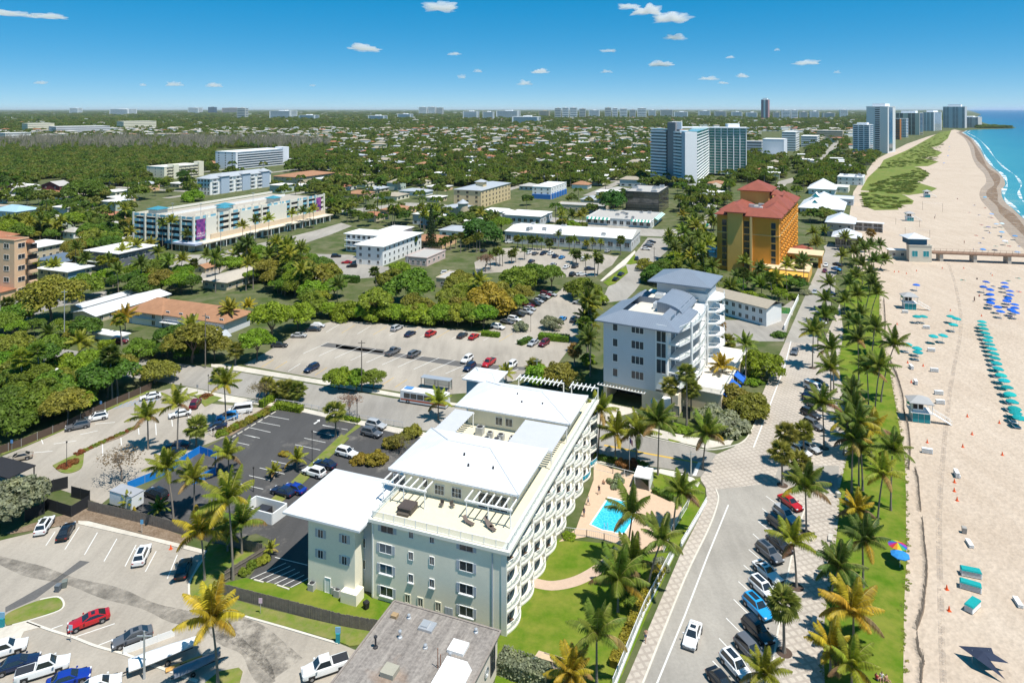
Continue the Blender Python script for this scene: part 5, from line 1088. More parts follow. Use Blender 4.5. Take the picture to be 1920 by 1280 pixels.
f = T('beach_house','flat grey-white roofed villa beside the dunes',1618,348,334,1570,1632,30,WHITE,mat('grey_white_roof',(.56,.57,.58),.8,.1,.4),'flat',2,4,4,wmax=42,dmax=34); rooftop(f,7,21,s=1.5)
T('beach_house','low cream villa with flat roof near the dunes',1590,362,352,1544,1604,30,CREAM,WROOF,'flat',1,4,3,wmax=34,dmax=20)
T('house','white house with terracotta trim near the glass tower',1432,332,320,1414,1440,28,WHITE,TERRA,'hip',2,2,2,rise=1.8,wmax=16,dmax=14,cat='house')
# --- white restaurant with teal gables, and the grey-roofed beach pavilion
RS = bldg('restaurant','white restaurant with broad white hip roofs and teal gables',1580,405,394,1500,1600,28,GREYW,ROOFW,'hip',1,6,2,rise=8.5,over=1.2,wmax=34,dmax=40)
for z0,s,yy in ((6.2,5.5,3.5),(10.2,6,9)):
 MB().add([(-17 - s / 2,yy,z0),(-17 + s / 2,yy,z0),(-17,yy,z0 + 3.0),(-17 - s / 2,yy + 8,z0),(-17 + s / 2,yy + 8,z0),(-17,yy + 9,z0 + 3.0)],[(0,2,5,3),(1,4,5,2)]).build('dormer_roof',WHITE,RS.root); MB().add([(-17 - s * .42,yy + .05,z0 + .1),(-17 + s * .42,yy + .05,z0 + .1),(-17,yy + .05,z0 + 2.6)],[(0,1,2)]).build('teal_gable',mat('teal_gable',(.02,.36,.40),.7,.1),RS.root)
T('restaurant','second white hip-roofed restaurant block behind the first',1565,366,356,1516,1572,28,WHITE,ROOFW,'hip',1,3,2,rise=7,over=1.2,wmax=34,dmax=30)
T('bath_house','long low grey-white beach building with blue end tower',1600,386,375,1545,1608,28,GREYW,mat('pale_grey_roof',(.55,.58,.60),.8,.06),'flat',1,4,2,wmax=28,dmax=22)
PV = bldg('beach_pavilion','grey two-storey beach pavilion with pale hip roof',1600,447,420,1551,1612,28,mat('warm_grey_render',(.40,.38,.36),.85,.06),roofmat('pale_metal_hip',(.62,.64,.66),'x',.7,.06),'hip',2,3,3,rise=4.0,over=1.2,wmax=20,dmax=20)
T('pavilion_annex','flat white annex with dark openings beside the grey pavilion',1655,436,420,1600,1660,28,mat('warm_grey_render',(.40,.38,.36)),WROOF,'slab',2,3,2,over=.8,wmax=22,dmax=16,ww=4,wh=2)
T('kiosk','open pavilion with pale pyramid roof and columns near the palms',1608,467,447,1566,1618,28,mat('warm_grey_render',(.40,.38,.36)),MATS['pale_metal_hip'],'hip',1,4,3,rise=3.4,over=1.8,ww=2.4,wh=2.6,wmax=13,dmax=13)
# --- glass tower
GT = Frame('glass_tower','seventeen-storey white and teal-glass condominium tower','tower',1285,352,0,loc=G(1285,352))
TG = mat('teal_curtain_glass',(.05,.23,.20),.08,.5,.06,spec=1.0); TW = mat('tower_white',(.80,.81,.82),.7,.03,.1); SLATE = mat('slate_grey_render',(.26,.255,.27),.8,.05)
def tp(u,Y): return ((u - 960) * Y / FPX - GT.o.x,Y - GT.o.y)
P1,P2,P3,P4 = tp(1284.5,612),tp(1307,614),tp(1329,730),tp(1399,712); HT = 50.0
def wedge(name,P,z0,z1,m): return MB().prism(P,z0,z1,bot=True).build(name,m,GT.root)
wedge('end_wall',[P1,P2,(P2[0] + 14,P2[1] + 60),(P1[0] + 10,P1[1] + 62)],0,HT - .5,TW)
wedge('glass_wing',[(P2[0] + .2,P2[1] + 1),P3,(P3[0] - 14,P3[1] + 8),(P2[0] - 6,P2[1] + 12)],2,HT,TG)
wedge('glass_wing',[P3,P4,(P4[0] + 2,P4[1] + 20),(P3[0],P3[1] + 22)],2,HT,TG)
wedge('roof_slab',[(P3[0] - 40,P3[1] - 10),(P3[0],P3[1] - 2),(P4[0] + 2.5,P4[1] - 2.5),(P4[0] + 4,P4[1] + 22),(P3[0] - 30,P3[1] + 24)],HT,HT + 1.0,TW)
def seg(a,b,z0,z1,o,m,name):
 d = Vector((b[0] - a[0],b[1] - a[1])).normalized(); nr = Vector((d.y,-d.x)) * o
 return wedge(name,[(a[0] + nr.x,a[1] + nr.y),(b[0] + nr.x,b[1] + nr.y),b,a],z0,z1,m)
for k in range(17):
 z = 2.4 + k * 2.82; seg((P2[0] + .2,P2[1] + 1),P3,z,z + (.8 if k < 15 else .4),.5,TW,'floor_band'); seg(P3,P4,z,z + .4,.4,TW,'floor_band')
for k in range(7):
 t = k / 6; q = (P3[0] + (P4[0] - P3[0]) * t,P3[1] + (P4[1] - P3[1]) * t); wedge('mullion',[(q[0] - .35,q[1] - .7),(q[0] + .35,q[1] - .7),(q[0] + .35,q[1]),(q[0] - .35,q[1])],2,HT,TW)
Q1,Q2,Q3,Q4 = tp(1221,655),tp(1250,640),tp(1265,632),tp(1284.6,613)
wedge('slab_wing',[Q1,Q2,(Q2[0] + 6,Q2[1] + 16),(Q1[0] + 6,Q1[1] + 16)],0,HT + 1.2,GLASSB); wedge('slab_wing',[Q3,Q4,(Q4[0] + 10,Q4[1] + 20),(Q3[0] + 8,Q3[1] + 20)],0,HT,GLASSB)
wedge('lift_shaft',[(Q2[0],Q2[1] - 3),(Q3[0],Q3[1] - 3),(Q3[0] + 8,Q3[1] + 14),(Q2[0] + 6,Q2[1] + 14)],0,HT + 8,SLATE); wedge('lift_head',[(Q2[0] + 3.4,Q2[1] - 3.2),(Q3[0] + 6,Q3[1] - 1),(Q3[0] + 10,Q3[1] + 12),(Q2[0] + 8,Q2[1] + 12)],HT + 1.3,HT + 8.3,TW)
for k in range(17):
 z = 2.0 + k * 2.9; seg(Q1,Q2,z,z + 1.5,1.2,TW,'balcony_band'); seg(Q3,tp(1279,618),z,z + 1.5,1.6,TW,'balcony_band')
seg(tp(1279,618),Q4,0,HT,.6,mat('tower_blue_side',(.48,.54,.62),.8,.04),'side_panel')
GT.box('roof_house',P3[0] + 22,P3[0] + 34,P3[1] + 4,P3[1] + 14,HT + 1,HT + 4.5,TW)
PAVED.append([(GT.o.x + a,GT.o.y + b) for a,b in (Q1,P1,P2,P4,(P4[0],P4[1] + 20),(Q1[0],Q1[1] + 20))])
# --- shoreline towers to the north
def tower(label,uL,u,uR,vb,vt,fl,wm,ang=42,bands='SE',bw_=.55,pent=0,glass=None):
 f = Frame('seafront_tower',label,'tower',u,vb,ang); h = zof(vb,vt); w = min(-f.face(uL,vb)[0],120); d = min(max(f.side(uR,vb)[0],6),120); f.foot(-w,0,0,d)
 f.box('wall',-w,0,0,d,0,h,wm); f.box('roof',-w - .4,.4,-.4,d + .4,h,h + .8,TW)
 n = max(3,int(w / 9))
 for k in range(fl):
  z = h * (k + .3) / fl; hh = h / fl * bw_
  if 'S' in bands:
   for j in range(n):
    if j % 3 == 2 and n > 4: continue
    f.box('window_band',-w + w * (j + .12) / n,-w + w * (j + .9) / n,-.3,-.001,z,z + hh,glass or GLASSB)
  if 'E' in bands: f.box('window_band',.001,.3,d * .08,d * .92,z,z + hh,glass or GLASSB)
  if 'B' in bands: f.box('balcony_band',-w,0,-1.6,-.31,z - hh * .45,z + hh * .1,TW)
 if pent: f.box('roof_house',-w * .8,-w * .2,d * .2,d * .8,h + .8,h + .8 + pent,TW)
 return f
SGW = mat('tower_grey',(.68,.68,.67),.8,.04)
f = tower('white seafront apartment tower, lower one beside the tallest slab',1599,1630,1637,291,235,15,TW,bands='SE',pent=3)
f = tower('tallest white and grey seafront slab tower',1624.5,1664.5,1679,287.5,200.5,22,SGW,bands='',pent=4.5)
h = f.h_ if hasattr(f,'h_') else zof(287.5,200.5)
for (a,b) in ((.41,.63),):
 w = -f.face(1624.5,287.5)[0]
 f.box('glass_strip',-w * (1 - a),-w * (1 - b),-.4,-.01,3,h - 1,GLASS)
 for k in range(22): f.box('floor_band',-w * (1 - a),-w * (1 - b),-1.2,-.41,h * k / 22,h * k / 22 + 1.1,TW)
d = f.side(1679,287.5)[0]; f.box('glass_strip',.01,.4,d * .15,d * .6,3,h - 1,GLASSB)
tower('slim orange-brown seafront tower',1678,1687,1690,262,223,12,mat('burnt_orange',(.42,.17,.05),.8,.06),bands='S')
tower('white rounded seafront tower beside the orange one',1688,1699,1703,258,223,12,TW,bands='SE')
tower('wide seafront tower with dark glass bays',1679,1724,1731,253.5,212.5,17,mat('tower_cream',(.62,.58,.50),.8,.04),bands='SE',bw_=.75,pent=6,glass=GLASS)
tower('white gridded seafront tower',1730,1751,1766,246,211,17,TW,bands='SE',pent=5)
tower('distant grey resort tower at the inlet',1768,1809,1813,240.5,200.5,18,mat('hazy_grey',(.56,.58,.60),.8,.04),bands='S',pent=8)
tower('lower resort block at the inlet mouth',1779,1834,1841,240,220,9,mat('hazy_cream',(.58,.57,.54),.8,.04),bands='SB',pent=3)
f = tower('lone pink high-rise on the skyline',1427,1440,1443,223,187,24,mat('dusty_pink',(.42,.24,.26),.8,.05),bands='S',pent=10)
w = -f.face(1427,223)[0]; h = zof(223,187); f.box('white_fin',-w * .62,-w * .38,-1.5,-.31,0,h,TW)
# --- skyline apartment blocks
sky_b = [(444,460,222,203,'C'),(505,545,222,208,'W'),(785,800,214,201,'W'),(802,816,214,200.5,'W'),(818,830,214,202,'C'),(868,895,223,209,'W'),(905,925,223,210,'W'),(930,972,221,208,'W'),(1040,1052,222,203,'C'),(1054,1066,222,202,'W'),(1068,1082,222,202,'W'),(1086,1098,222,204,'C'),(1134,1146,221,202,'C'),(1148,1158,221,203,'W'),(1162,1176,221,204,'W'),(1180,1192,221,206,'C'),(1195,1212,221,203,'W'),(1216,1230,220,207,'W'),(1238,1262,219,206,'C'),(1310,1332,219,208,'W'),(1340,1362,220,209,'C'),(1372,1392,220,210,'W'),(1450,1462,223,211,'C'),(1466,1482,223,207,'W'),(1484,1496,223,207,'W'),(1500,1514,223,210,'C'),(1520,1536,223,209,'W'),(1576,1590,220,206,'W'),(390,402,212,201,'B'),(352,372,212,202,'W'),(416,446,212,202.5,'P'),(130,146,212,203,'W'),(205,240,215,205,'W'),(960,1010,231,219,'W'),(1010,1030,219,208,'T'),(1104,1124,219,207,'W'),(1264,1290,221,210,'W'),(1400,1420,221,211,'W'),(1544,1566,222,212,'C'),(745,770,222,214,'W'),(690,720,226,217,'W'),(560,590,224,216,'W')]
cm = {'W': TW,'C': mat('hazy_cream',(.58,.57,.54)),'B': mat('dark_blue_glass_block',(.05,.10,.18),.3,.1),'P': mat('dusty_pink_pale',(.50,.40,.38),.8,.04),'T': TANS}
sky_b.sort()
for i,(a,b,vb,vt,c) in enumerate(sky_b):
 o = G(b,vb); f = Frame('skyline_block',ordn(i) + ' pale apartment block along the skyline counting from the left','building',b,vb,10,'apartment blocks on the skyline'); h = zof(vb,vt); w = -f.face(a,vb)[0]
 f.box('wall',-w,0,0,w * .6,0,h,cm[c]); f.box('roof_house',-w * .6,-w * .3,w * .1,w * .4,h,h + 5,cm[c])
 for k in range(6): f.box('window_band',-w * .94,-w * .06,-.8,-.01,h * (k + .35) / 6,h * (k + .75) / 6,GLASSB); f.box('window_band',.01,.8,w * .05,w * .55,h * (k + .35) / 6,h * (k + .75) / 6,GLASSB)
# ------------------------------------------------------------------ leafy trees
def fastmesh(name,V,F,mats,mi=None):
 """vertices (n,3), equal-sided faces (m,k)"""
 me = bpy.data.meshes.new(name); V = np.asarray(V,np.float32); F = np.asarray(F,np.int32); k = F.shape[1]
 me.vertices.add(len(V)); me.vertices.foreach_set('co',V.ravel()); me.loops.add(F.size); me.loops.foreach_set('vertex_index',F.ravel())
 me.polygons.add(len(F)); me.polygons.foreach_set('loop_start',np.arange(0,F.size,k,dtype=np.int32))
 for m in (mats if isinstance(mats,(list,tuple)) else [mats]): me.materials.append(m)
 if mi is not None: me.polygons.foreach_set('material_index',np.asarray(mi,np.int32))
 me.update(calc_edges=True); return me
def leaf_quads(C,N,s,rng):
 """one leaf spray per centre: a bent quad facing roughly along N"""
 n = len(C); t = rng.normal(size=(n,3)); N = N + rng.normal(size=(n,3)) * .55; N /= np.linalg.norm(N,axis=1,keepdims=True) + 1e-9
 a = np.cross(N,t); a /= np.linalg.norm(a,axis=1,keepdims=True) + 1e-9; b = np.cross(N,a); s = (s * rng.uniform(.6,1.4,n))[:,None]
 k = rng.uniform(.5,.9,n)[:,None]
 P = np.stack([C - a * s,C - b * s * k - N * s * .25,C + a * s,C + b * s * k - N * s * .25],1).reshape(-1,3)
 return P,np.arange(4 * n).reshape(-1,4)
def crown_mesh(name,seed,nb=26,per=95,flat=.75,leaf=.30,m=None,hollow=.55,spread=1.0):
 """unit-radius crown: leaf sprays over many small clumps of uneven size"""
 rng = np.random.default_rng(seed); Cs,Ns = [],[]
 for i in range(nb):
  d = rng.normal(size=3); d /= np.linalg.norm(d); d[2] = abs(d[2]) * 1.0 - .25 * rng.random()
  r = rng.uniform(hollow,.92); c = d * r * np.array([spread,spread,flat]); br = rng.uniform(.20,.40)
  k = int(per * (br / .3) ** 2); e = rng.normal(size=(k,3)); e /= np.linalg.norm(e,axis=1,keepdims=True); e[:,2] = np.where(e[:,2] < -.3,-e[:,2],e[:,2])
  Cs.append(c + e * br * rng.uniform(.75,1.05,(k,1)) * np.array([1,1,.8])); Ns.append(e + np.array([0,0,.35]))
 V,F = leaf_quads(np.concatenate(Cs),np.concatenate(Ns),leaf * .27,rng); return fastmesh(name,V,F,m or LEAF)
def trunk_mesh(name,seed,limbs=6,h=1.0):
 """unit-height trunk with limbs spreading into the crown"""
 r = random.Random(seed); mb = MB(); top = Vector((r.uniform(-.06,.06),r.uniform(-.06,.06),.42 * h)); mb.tube([(0,0,0),(.01,.0,.2 * h),top],[.055,.042,.036],7)
 for i in range(limbs):
  a = 2 * math.pi * i / limbs + r.uniform(-.4,.4); q = top + Vector((math.cos(a) * .2,math.sin(a) * .2,.2)); e = q + Vector((math.cos(a) * r.uniform(.12,.26),math.sin(a) * r.uniform(.12,.26),r.uniform(.08,.3)))
  mb.tube([top - Vector((0,0,.05)),q,e],[.028,.018,.007],5)
 return mb.mesh(name,BARK,60)
CROWNS = {'round': [crown_mesh('crown_round',10 + i,34,165,.78,.22) for i in range(4)],'broad': [crown_mesh('crown_broad',30 + i,40,140,.50,.21,spread=1.05) for i in range(3)],
          'dense': [crown_mesh('crown_dense',50 + i,46,150,.95,.20,hollow=.7) for i in range(2)],'fine': [crown_mesh('crown_fine',60 + i,38,170,.6,.16) for i in range(2)],
          'shrub': [crown_mesh('crown_shrub',70 + i,24,130,.7,.28) for i in range(3)]}
TRUNKS = [trunk_mesh('trunk',5 + i) for i in range(3)]
GREENS = {'mid': (.15,.235,.028),'bright': (.19,.31,.024),'dark': (.065,.145,.026),'olive': (.25,.255,.04),'yellow': (.32,.27,.035),'silver': (.27,.30,.20),'lime': (.22,.30,.035),'brown': (.22,.16,.09),'rust': (.28,.13,.04),'deep': (.095,.185,.025)}
def jit(c,r,k=.12): f = 1 + r.uniform(-k,k); return tuple(min(1,x * f * (1 + r.uniform(-.05,.05))) for x in c)
RT = random.Random(11)
def tree(label,base,rad,h,style='round',col='mid',name='leafy_tree',group=None,cat='tree',flat=None):
 """h: full height; rad: crown radius"""
 t = thing(name,label,cat,base,RT.uniform(0,6.28),group); me = RT.choice(CROWNS[style]); fl = {'round': .78,'broad': .5,'dense': .95,'fine': .6,'shrub': .7}[style]
 zs = rad if flat is None else rad * flat; top = zs * fl * 1.15
 zc = max(h - top,zs * fl * .35 if style != 'shrub' else 0)
 if style != 'shrub': place('trunk',RT.choice(TRUNKS),t,(0,0,0),RT.uniform(0,6),(max(rad * .95,1.2),max(rad * .95,1.2),zc + zs * .35))
 place('crown',me,t,(0,0,zc),RT.uniform(0,6),(rad,rad,zs),jit(GREENS[col],RT)); return t
def shrub(label,base,rad,h,col='mid',group=None,name='shrub'):
 t = thing(name,label,'shrub',base,RT.uniform(0,6),group); place('foliage',RT.choice(CROWNS['shrub']),t,(0,0,h * .15),0,(rad,rad,h * .95),jit(GREENS[col],RT)); MB().tube([(0,0,0),(0,0,h * .4)],.08,5).build('stem',BARK,t); return t
def tree_px(label,p,bx,by,rad,top_y=None,style='round',col='mid',**k):
 """foot seen at (bx,by) of a view, top of crown at top_y"""
 u,v = px(p,bx,by); b = G(u,v); h = zof(v,px(p,bx,top_y)[1]) if top_y is not None else rad * 1.8
 return tree(label,b,rad,h,style,col,**k)
def hedge(label,pts,w,h,col='bright',name='hedge',group=None,dens=26):
 """clipped hedge: leaf sprays packed over a long rounded block"""
 o = Vector((pts[0][0],pts[0][1],0)); rng = np.random.default_rng(len(label) * 7 + int(abs(o.x) * 10)); Cs,Ns = [],[]
 core = MB()
 for a,b in zip(pts[:-1],pts[1:]):
  a = Vector((a[0],a[1],0)) - o; b = Vector((b[0],b[1],0)) - o; L_ = (b - a).length; d = (b - a) / L_; nr = Vector((-d.y,d.x,0)); k = int(L_ * (2 * h + w) * dens)
  s = rng.random(k) * L_; q = rng.random(k) * (2 * h + w); side = np.where(q < h,-w / 2,np.where(q > h + w,w / 2,q - h - w / 2)); z = np.where(q < h,q,np.where(q > h + w,2 * h + w - q,h)) + rng.normal(size=k) * .05
  Cs.append(np.stack([a.x + d.x * s + nr.x * side,a.y + d.y * s + nr.y * side,z],1)); sg = np.where(q < h,-1,np.where(q > h + w,1,0)); Ns.append(np.stack([nr.x * sg,nr.y * sg,np.where(sg == 0,1,.3)],1))
  c = [a + nr * w * .4,b + nr * w * .4,b - nr * w * .4,a - nr * w * .4]; core.prism([(v.x,v.y) for v in c],0,h * .9)
 V,F = leaf_quads(np.concatenate(Cs),np.concatenate(Ns),.17,rng)
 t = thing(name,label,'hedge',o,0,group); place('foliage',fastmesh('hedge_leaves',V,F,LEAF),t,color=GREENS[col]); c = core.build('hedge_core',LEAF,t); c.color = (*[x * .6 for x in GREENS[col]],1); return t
def bare_mesh(seed):
 r = random.Random(seed); mb = MB()
 def br(p,d,L_,rad,dep):
  q = p + d * L_; mb.tube([p,(p + q) / 2 + Vector((r.uniform(-.02,.02),r.uniform(-.02,.02),0)),q],[rad,rad * .85,rad * .6],5 if dep < 2 else 3,cap=False)
  if dep >= 5: return
  for k in range(3 if dep < 3 else 4):
   a = r.uniform(0,6.28); e = Vector((math.cos(a),math.sin(a),r.uniform(.25,1.0))).normalized(); br(q,(d * .45 + e * .8).normalized(),L_ * r.uniform(.6,.82),rad * .55,dep + 1)
 br(Vector((0,0,0)),Vector((0,0,1)),.30,.035,0); return mb.mesh('bare_branches',mat('pale_bark',(.24,.195,.16),.9,.2,2))
BARE = [bare_mesh(1),bare_mesh(4)]
SPARSE = crown_mesh('sparse_leaves',91,60,12,.7,.16,hollow=.3)
def bare_tree(label,base,h,rad,col=(.20,.16,.09),leafy=True):
 t = thing('bare_tree',label,'tree',base,RT.uniform(0,6)); place('branches',RT.choice(BARE),t,(0,0,0),0,(rad * 1.15,rad * 1.15,h * .98))
 if leafy: place('sparse_leaves',SPARSE,t,(0,0,h * .62),0,(rad,rad,h * .42),col)
 return t
# ------------------------------------------------------------------ palms
def frond_mesh(name,droop,seed,L_=1.0,nl=30):
 """feather leaf along +x, unit length: midrib and two rows of hanging leaflets"""
 r = random.Random(seed); mb = MB(); pts = []
 for i in range(9): s = i / 8; ang = .85 - droop * 1.7 * s; pts.append((s,ang))
 P = [Vector((0,0,0))]
 for i in range(8): a = pts[i][1]; P.append(P[-1] + Vector((math.cos(a),0,math.sin(a))) * (L_ / 8))
 mb.tube(P,[.014,.013,.012,.010,.008,.007,.006,.005,.003],3,1,cap=False)
 def at(s): k = min(int(s * 8),7); f = s * 8 - k; return P[k].lerp(P[k + 1],f),(P[k + 1] - P[k]).normalized()
 for i in range(nl):
  s = .10 + .90 * i / (nl - 1); p,d = at(min(s,.999)); l = .25 * (math.sin(math.pi * min(1,.12 + s * .86)) ** .6) * r.uniform(.85,1.1)
  for sd in (-1,1):
   n = Vector((0,sd,0)); e = (n * .78 + d * .55 + Vector((0,0,-.30 - .35 * droop + r.uniform(-.12,.12)))).normalized(); w = d * .019
   m_ = p + e * l * .5 + Vector((0,0,.012)); q = p + e * l + Vector((0,0,-.05 * l * 4))
   mb.add([p - w * .6,p + w * .9,m_ + w,m_ - w * .9,q],[(0,1,2,3),(3,2,4)])
 return mb.mesh(name,[PALML,mat('palm_midrib',(.30,.27,.08),.7,.1)])
FRONDS = [frond_mesh('frond_up',.30,1),frond_mesh('frond_arch',.55,2),frond_mesh('frond_arch',.72,3),frond_mesh('frond_droop',.95,4)]
def crown_of(seed,n,spread=1.0):
 """list of (frond mesh index, azimuth, pitch, length factor)"""
 r = random.Random(seed); out = []
 for i in range(n):
  k = i / n; az = i * 2.39996 + r.uniform(-.25,.25); pitch = .75 - 1.35 * k + r.uniform(-.12,.12); fi = 0 if k < .2 else 1 if k < .5 else 2 if k < .8 else 3
  out.append((fi,az,pitch,r.uniform(.85,1.1)))
 return out
def merged_crown(seed,n):
 VV,FF,MI = [],[],[]
 for fi,az,pi_,l in crown_of(seed,n):
  me = FRONDS[fi]; M_ = Matrix.Rotation(az,4,'Z') @ Matrix.Rotation(-pi_,4,'Y') @ Matrix.Scale(l,4); o = len(VV)
  VV += [tuple(M_ @ v.co) for v in me.vertices]; FF += [tuple(i + o for i in p.vertices) for p in me.polygons]; MI += [p.material_index for p in me.polygons]
 me = bpy.data.meshes.new('palm_crown'); me.from_pydata(VV,[],FF); [me.materials.append(m) for m in FRONDS[0].materials]; me.polygons.foreach_set('material_index',MI); return me
PCROWNS = [merged_crown(s,n) for s,n in ((1,18),(2,20),(3,16),(4,22))]
def fan_leaf():
 mb = MB(); mb.tube([(0,0,0),(.45,0,.06)],.012,3,1,cap=False); n = 15
 for i in range(n):
  a = -1.75 + 3.5 * i / (n - 1); d = Vector((math.cos(a),math.sin(a),-.12 * abs(math.sin(a)))); p = Vector((.45,0,.06)); l = .55 * (1 - .22 * abs(a) / 1.75); s = Vector((-d.y,d.x,0)) * .045
  mb.add([p,p + d * l * .55 + s,p + d * l * .55 - s,p + d * l + Vector((0,0,-.12))],[(0,2,3),(0,3,1)])
 return mb.mesh('fan_leaf',[PALML,MATS['palm_midrib']])
FAN = fan_leaf()
def fan_crown(seed,n=34):
 r = random.Random(seed); VV,FF,MI = [],[],[]
 for i in range(n):
  k = i / n; az = i * 2.39996 + r.uniform(-.2,.2); pitch = 1.25 - 2.2 * k + r.uniform(-.15,.15); M_ = Matrix.Rotation(az,4,'Z') @ Matrix.Rotation(-pitch,4,'Y') @ Matrix.Rotation(r.uniform(-.4,.4),4,'X') @ Matrix.Scale(r.uniform(.85,1.1),4); o = len(VV)
  VV += [tuple(M_ @ v.co) for v in FAN.vertices]; FF += [tuple(j + o for j in p.vertices) for p in FAN.polygons]; MI += [p.material_index for p in FAN.polygons]
 me = bpy.data.meshes.new('fan_palm_crown'); me.from_pydata(VV,[],FF); [me.materials.append(m) for m in FAN.materials]; me.polygons.foreach_set('material_index',MI); return me
FCROWNS = [fan_crown(1),fan_crown(2,28),fan_crown(3,40)]
def palm_trunk(h,lean,r0=.19,ph=0.0):
 mb = MB(); n = 9; pts,rad = [],[]
 for i in range(n + 1):
  s = i / n; pts.append((lean[0] * s ** 1.6,lean[1] * s ** 1.6,h * s)); rad.append(r0 * (1.0 - .38 * s) * (1.5 if i == 0 else 1.12 if i == 1 else 1))
 mb.tube(pts,rad,7); return mb.mesh('palm_trunk',PALMBARK,50)
TRC = {}
PCOL = {'green': (.13,.185,.026),'yellow': (.38,.30,.025),'lime': (.24,.265,.028),'dark': (.085,.135,.025),'fan': (.26,.28,.06),'brown': (.34,.24,.08)}
NPALM = [0]
def palm(label,base,h,lean=(0,0),kind='coco',col='green',size=None,parts=False,group=None):
 NPALM[0] += 1; i = NPALM[0]; r = random.Random(i * 13 + 5)
 t = thing('coconut_palm' if kind == 'coco' else 'fan_palm',label,'palm',base,0,group); size = size or (4.2 if kind == 'coco' else 2.6)
 if h < 4 and kind == 'coco': size = min(size,1.0 + .75 * h)
 key = (round(h,0),round(lean[0],0),round(lean[1],0),kind)
 if key not in TRC: TRC[key] = palm_trunk(1.0 * max(h,1),lean,.17 if kind == 'coco' else .21)
 tr = place('trunk',TRC[key],t); kz = max(h,1)
 c = jit(PCOL[col],r,.15)
 if kind == 'coco' and parts:
  size *= r.uniform(.9,1.15); tilt = r.uniform(-.15,.15)
  for fi,az,pi_,l in crown_of(i,r.choice((14,16,18,20,22))):
   pi_ += tilt * math.cos(az) - .12 * math.cos(az - 2.6)
   o = place('frond',FRONDS[fi],t,(lean[0],lean[1],kz - .1)); o.rotation_euler = Euler((0,-pi_,az),'XYZ'); o.scale = (size * l,) * 3
   k = r.uniform(.8,1.2); cc = c if not (fi == 3 and r.random() < .6) else r.choice((PCOL['yellow'],PCOL['brown'],(.20,.13,.06))); o.color = (*[x * k for x in cc],1)
  place('coconut_cluster',COCO,t,(lean[0],lean[1],kz - .35))
 else:
  cm_ = r.choice(PCROWNS if kind == 'coco' else FCROWNS); place('crown',cm_,t,(lean[0],lean[1],kz - .1),r.uniform(0,6.28),size * r.uniform(.9,1.12),c)
 return t
mb = MB()
for k in range(7): a = k * .9; mb.lathe([(0,-.14),(.1,-.08),(.13,0),(.1,.08),(0,.13)],6,0,(math.cos(a) * .28,math.sin(a) * .28,-.05 * (k % 3)))
COCO = mb.mesh('coconut_cluster',mat('coconut_husk',(.16,.13,.04),.8,.2))
def palm_px(label,p,bx,by,cx,cy,**k):
 """foot at (bx,by), crown centre at (cx,cy) of the same view"""
 u,v = px(p,bx,by); uc,vc = px(p,cx,cy); b = G(u,v); h = zof(v,vc); return palm(label,b,h,((uc - u) * b.y / FPX,0),**k)
# ------------------------------------------------------------------ palms, set out one by one
def row(items,tmpl,group,**k):
 """items (view, foot x, foot y, crown x, crown y, colour, kind); labels count from the camera outwards"""
 its = sorted(items,key=lambda t: -px(t[0],t[1],t[2])[1])
 for i,t in enumerate(its):
  p,bx,by,cx,cy,col,kind = t; v = px(p,bx,by)[1]
  palm_px(tmpl[kind].format(ordn(i)) if '{}' in tmpl[kind] else tmpl[kind],p,bx,by,cx,cy,col=col,kind=kind,parts=(kind == 'coco' and v > 690),group=group,**k)
C_,F_ = 'coco','fan'
row([('J',695,440,690,185,'green',C_),('J',640,745,620,490,'lime',C_),('J',570,1112,565,830,'fan',F_),('J',460,1370,462,1230,'lime',C_),('F',730,390,735,190,'green',C_),('F',850,522,835,285,'green',C_),
     ('F',832,590,833,395,'green',C_),('F',795,842,785,590,'green',C_),('F',560,1050,555,862,'fan',F_),('F',592,940,585,755,'fan',F_),('F',680,880,680,745,'fan',F_),('F',660,1010,660,912,'fan',F_),
     ('M',735,795,718,610,'green',C_),('M',765,700,745,480,'green',C_),('M',710,900,708,740,'green',C_),('M',655,1010,655,850,'green',C_),('M',845,400,850,255,'green',C_),('M',640,290,640,165,'green',C_)],
 {C_: 'coconut palm in the parking row promenade, {} from the camera',F_: 'fan palm with round crown on the promenade, {} from the camera'},'palms along the parked cars')
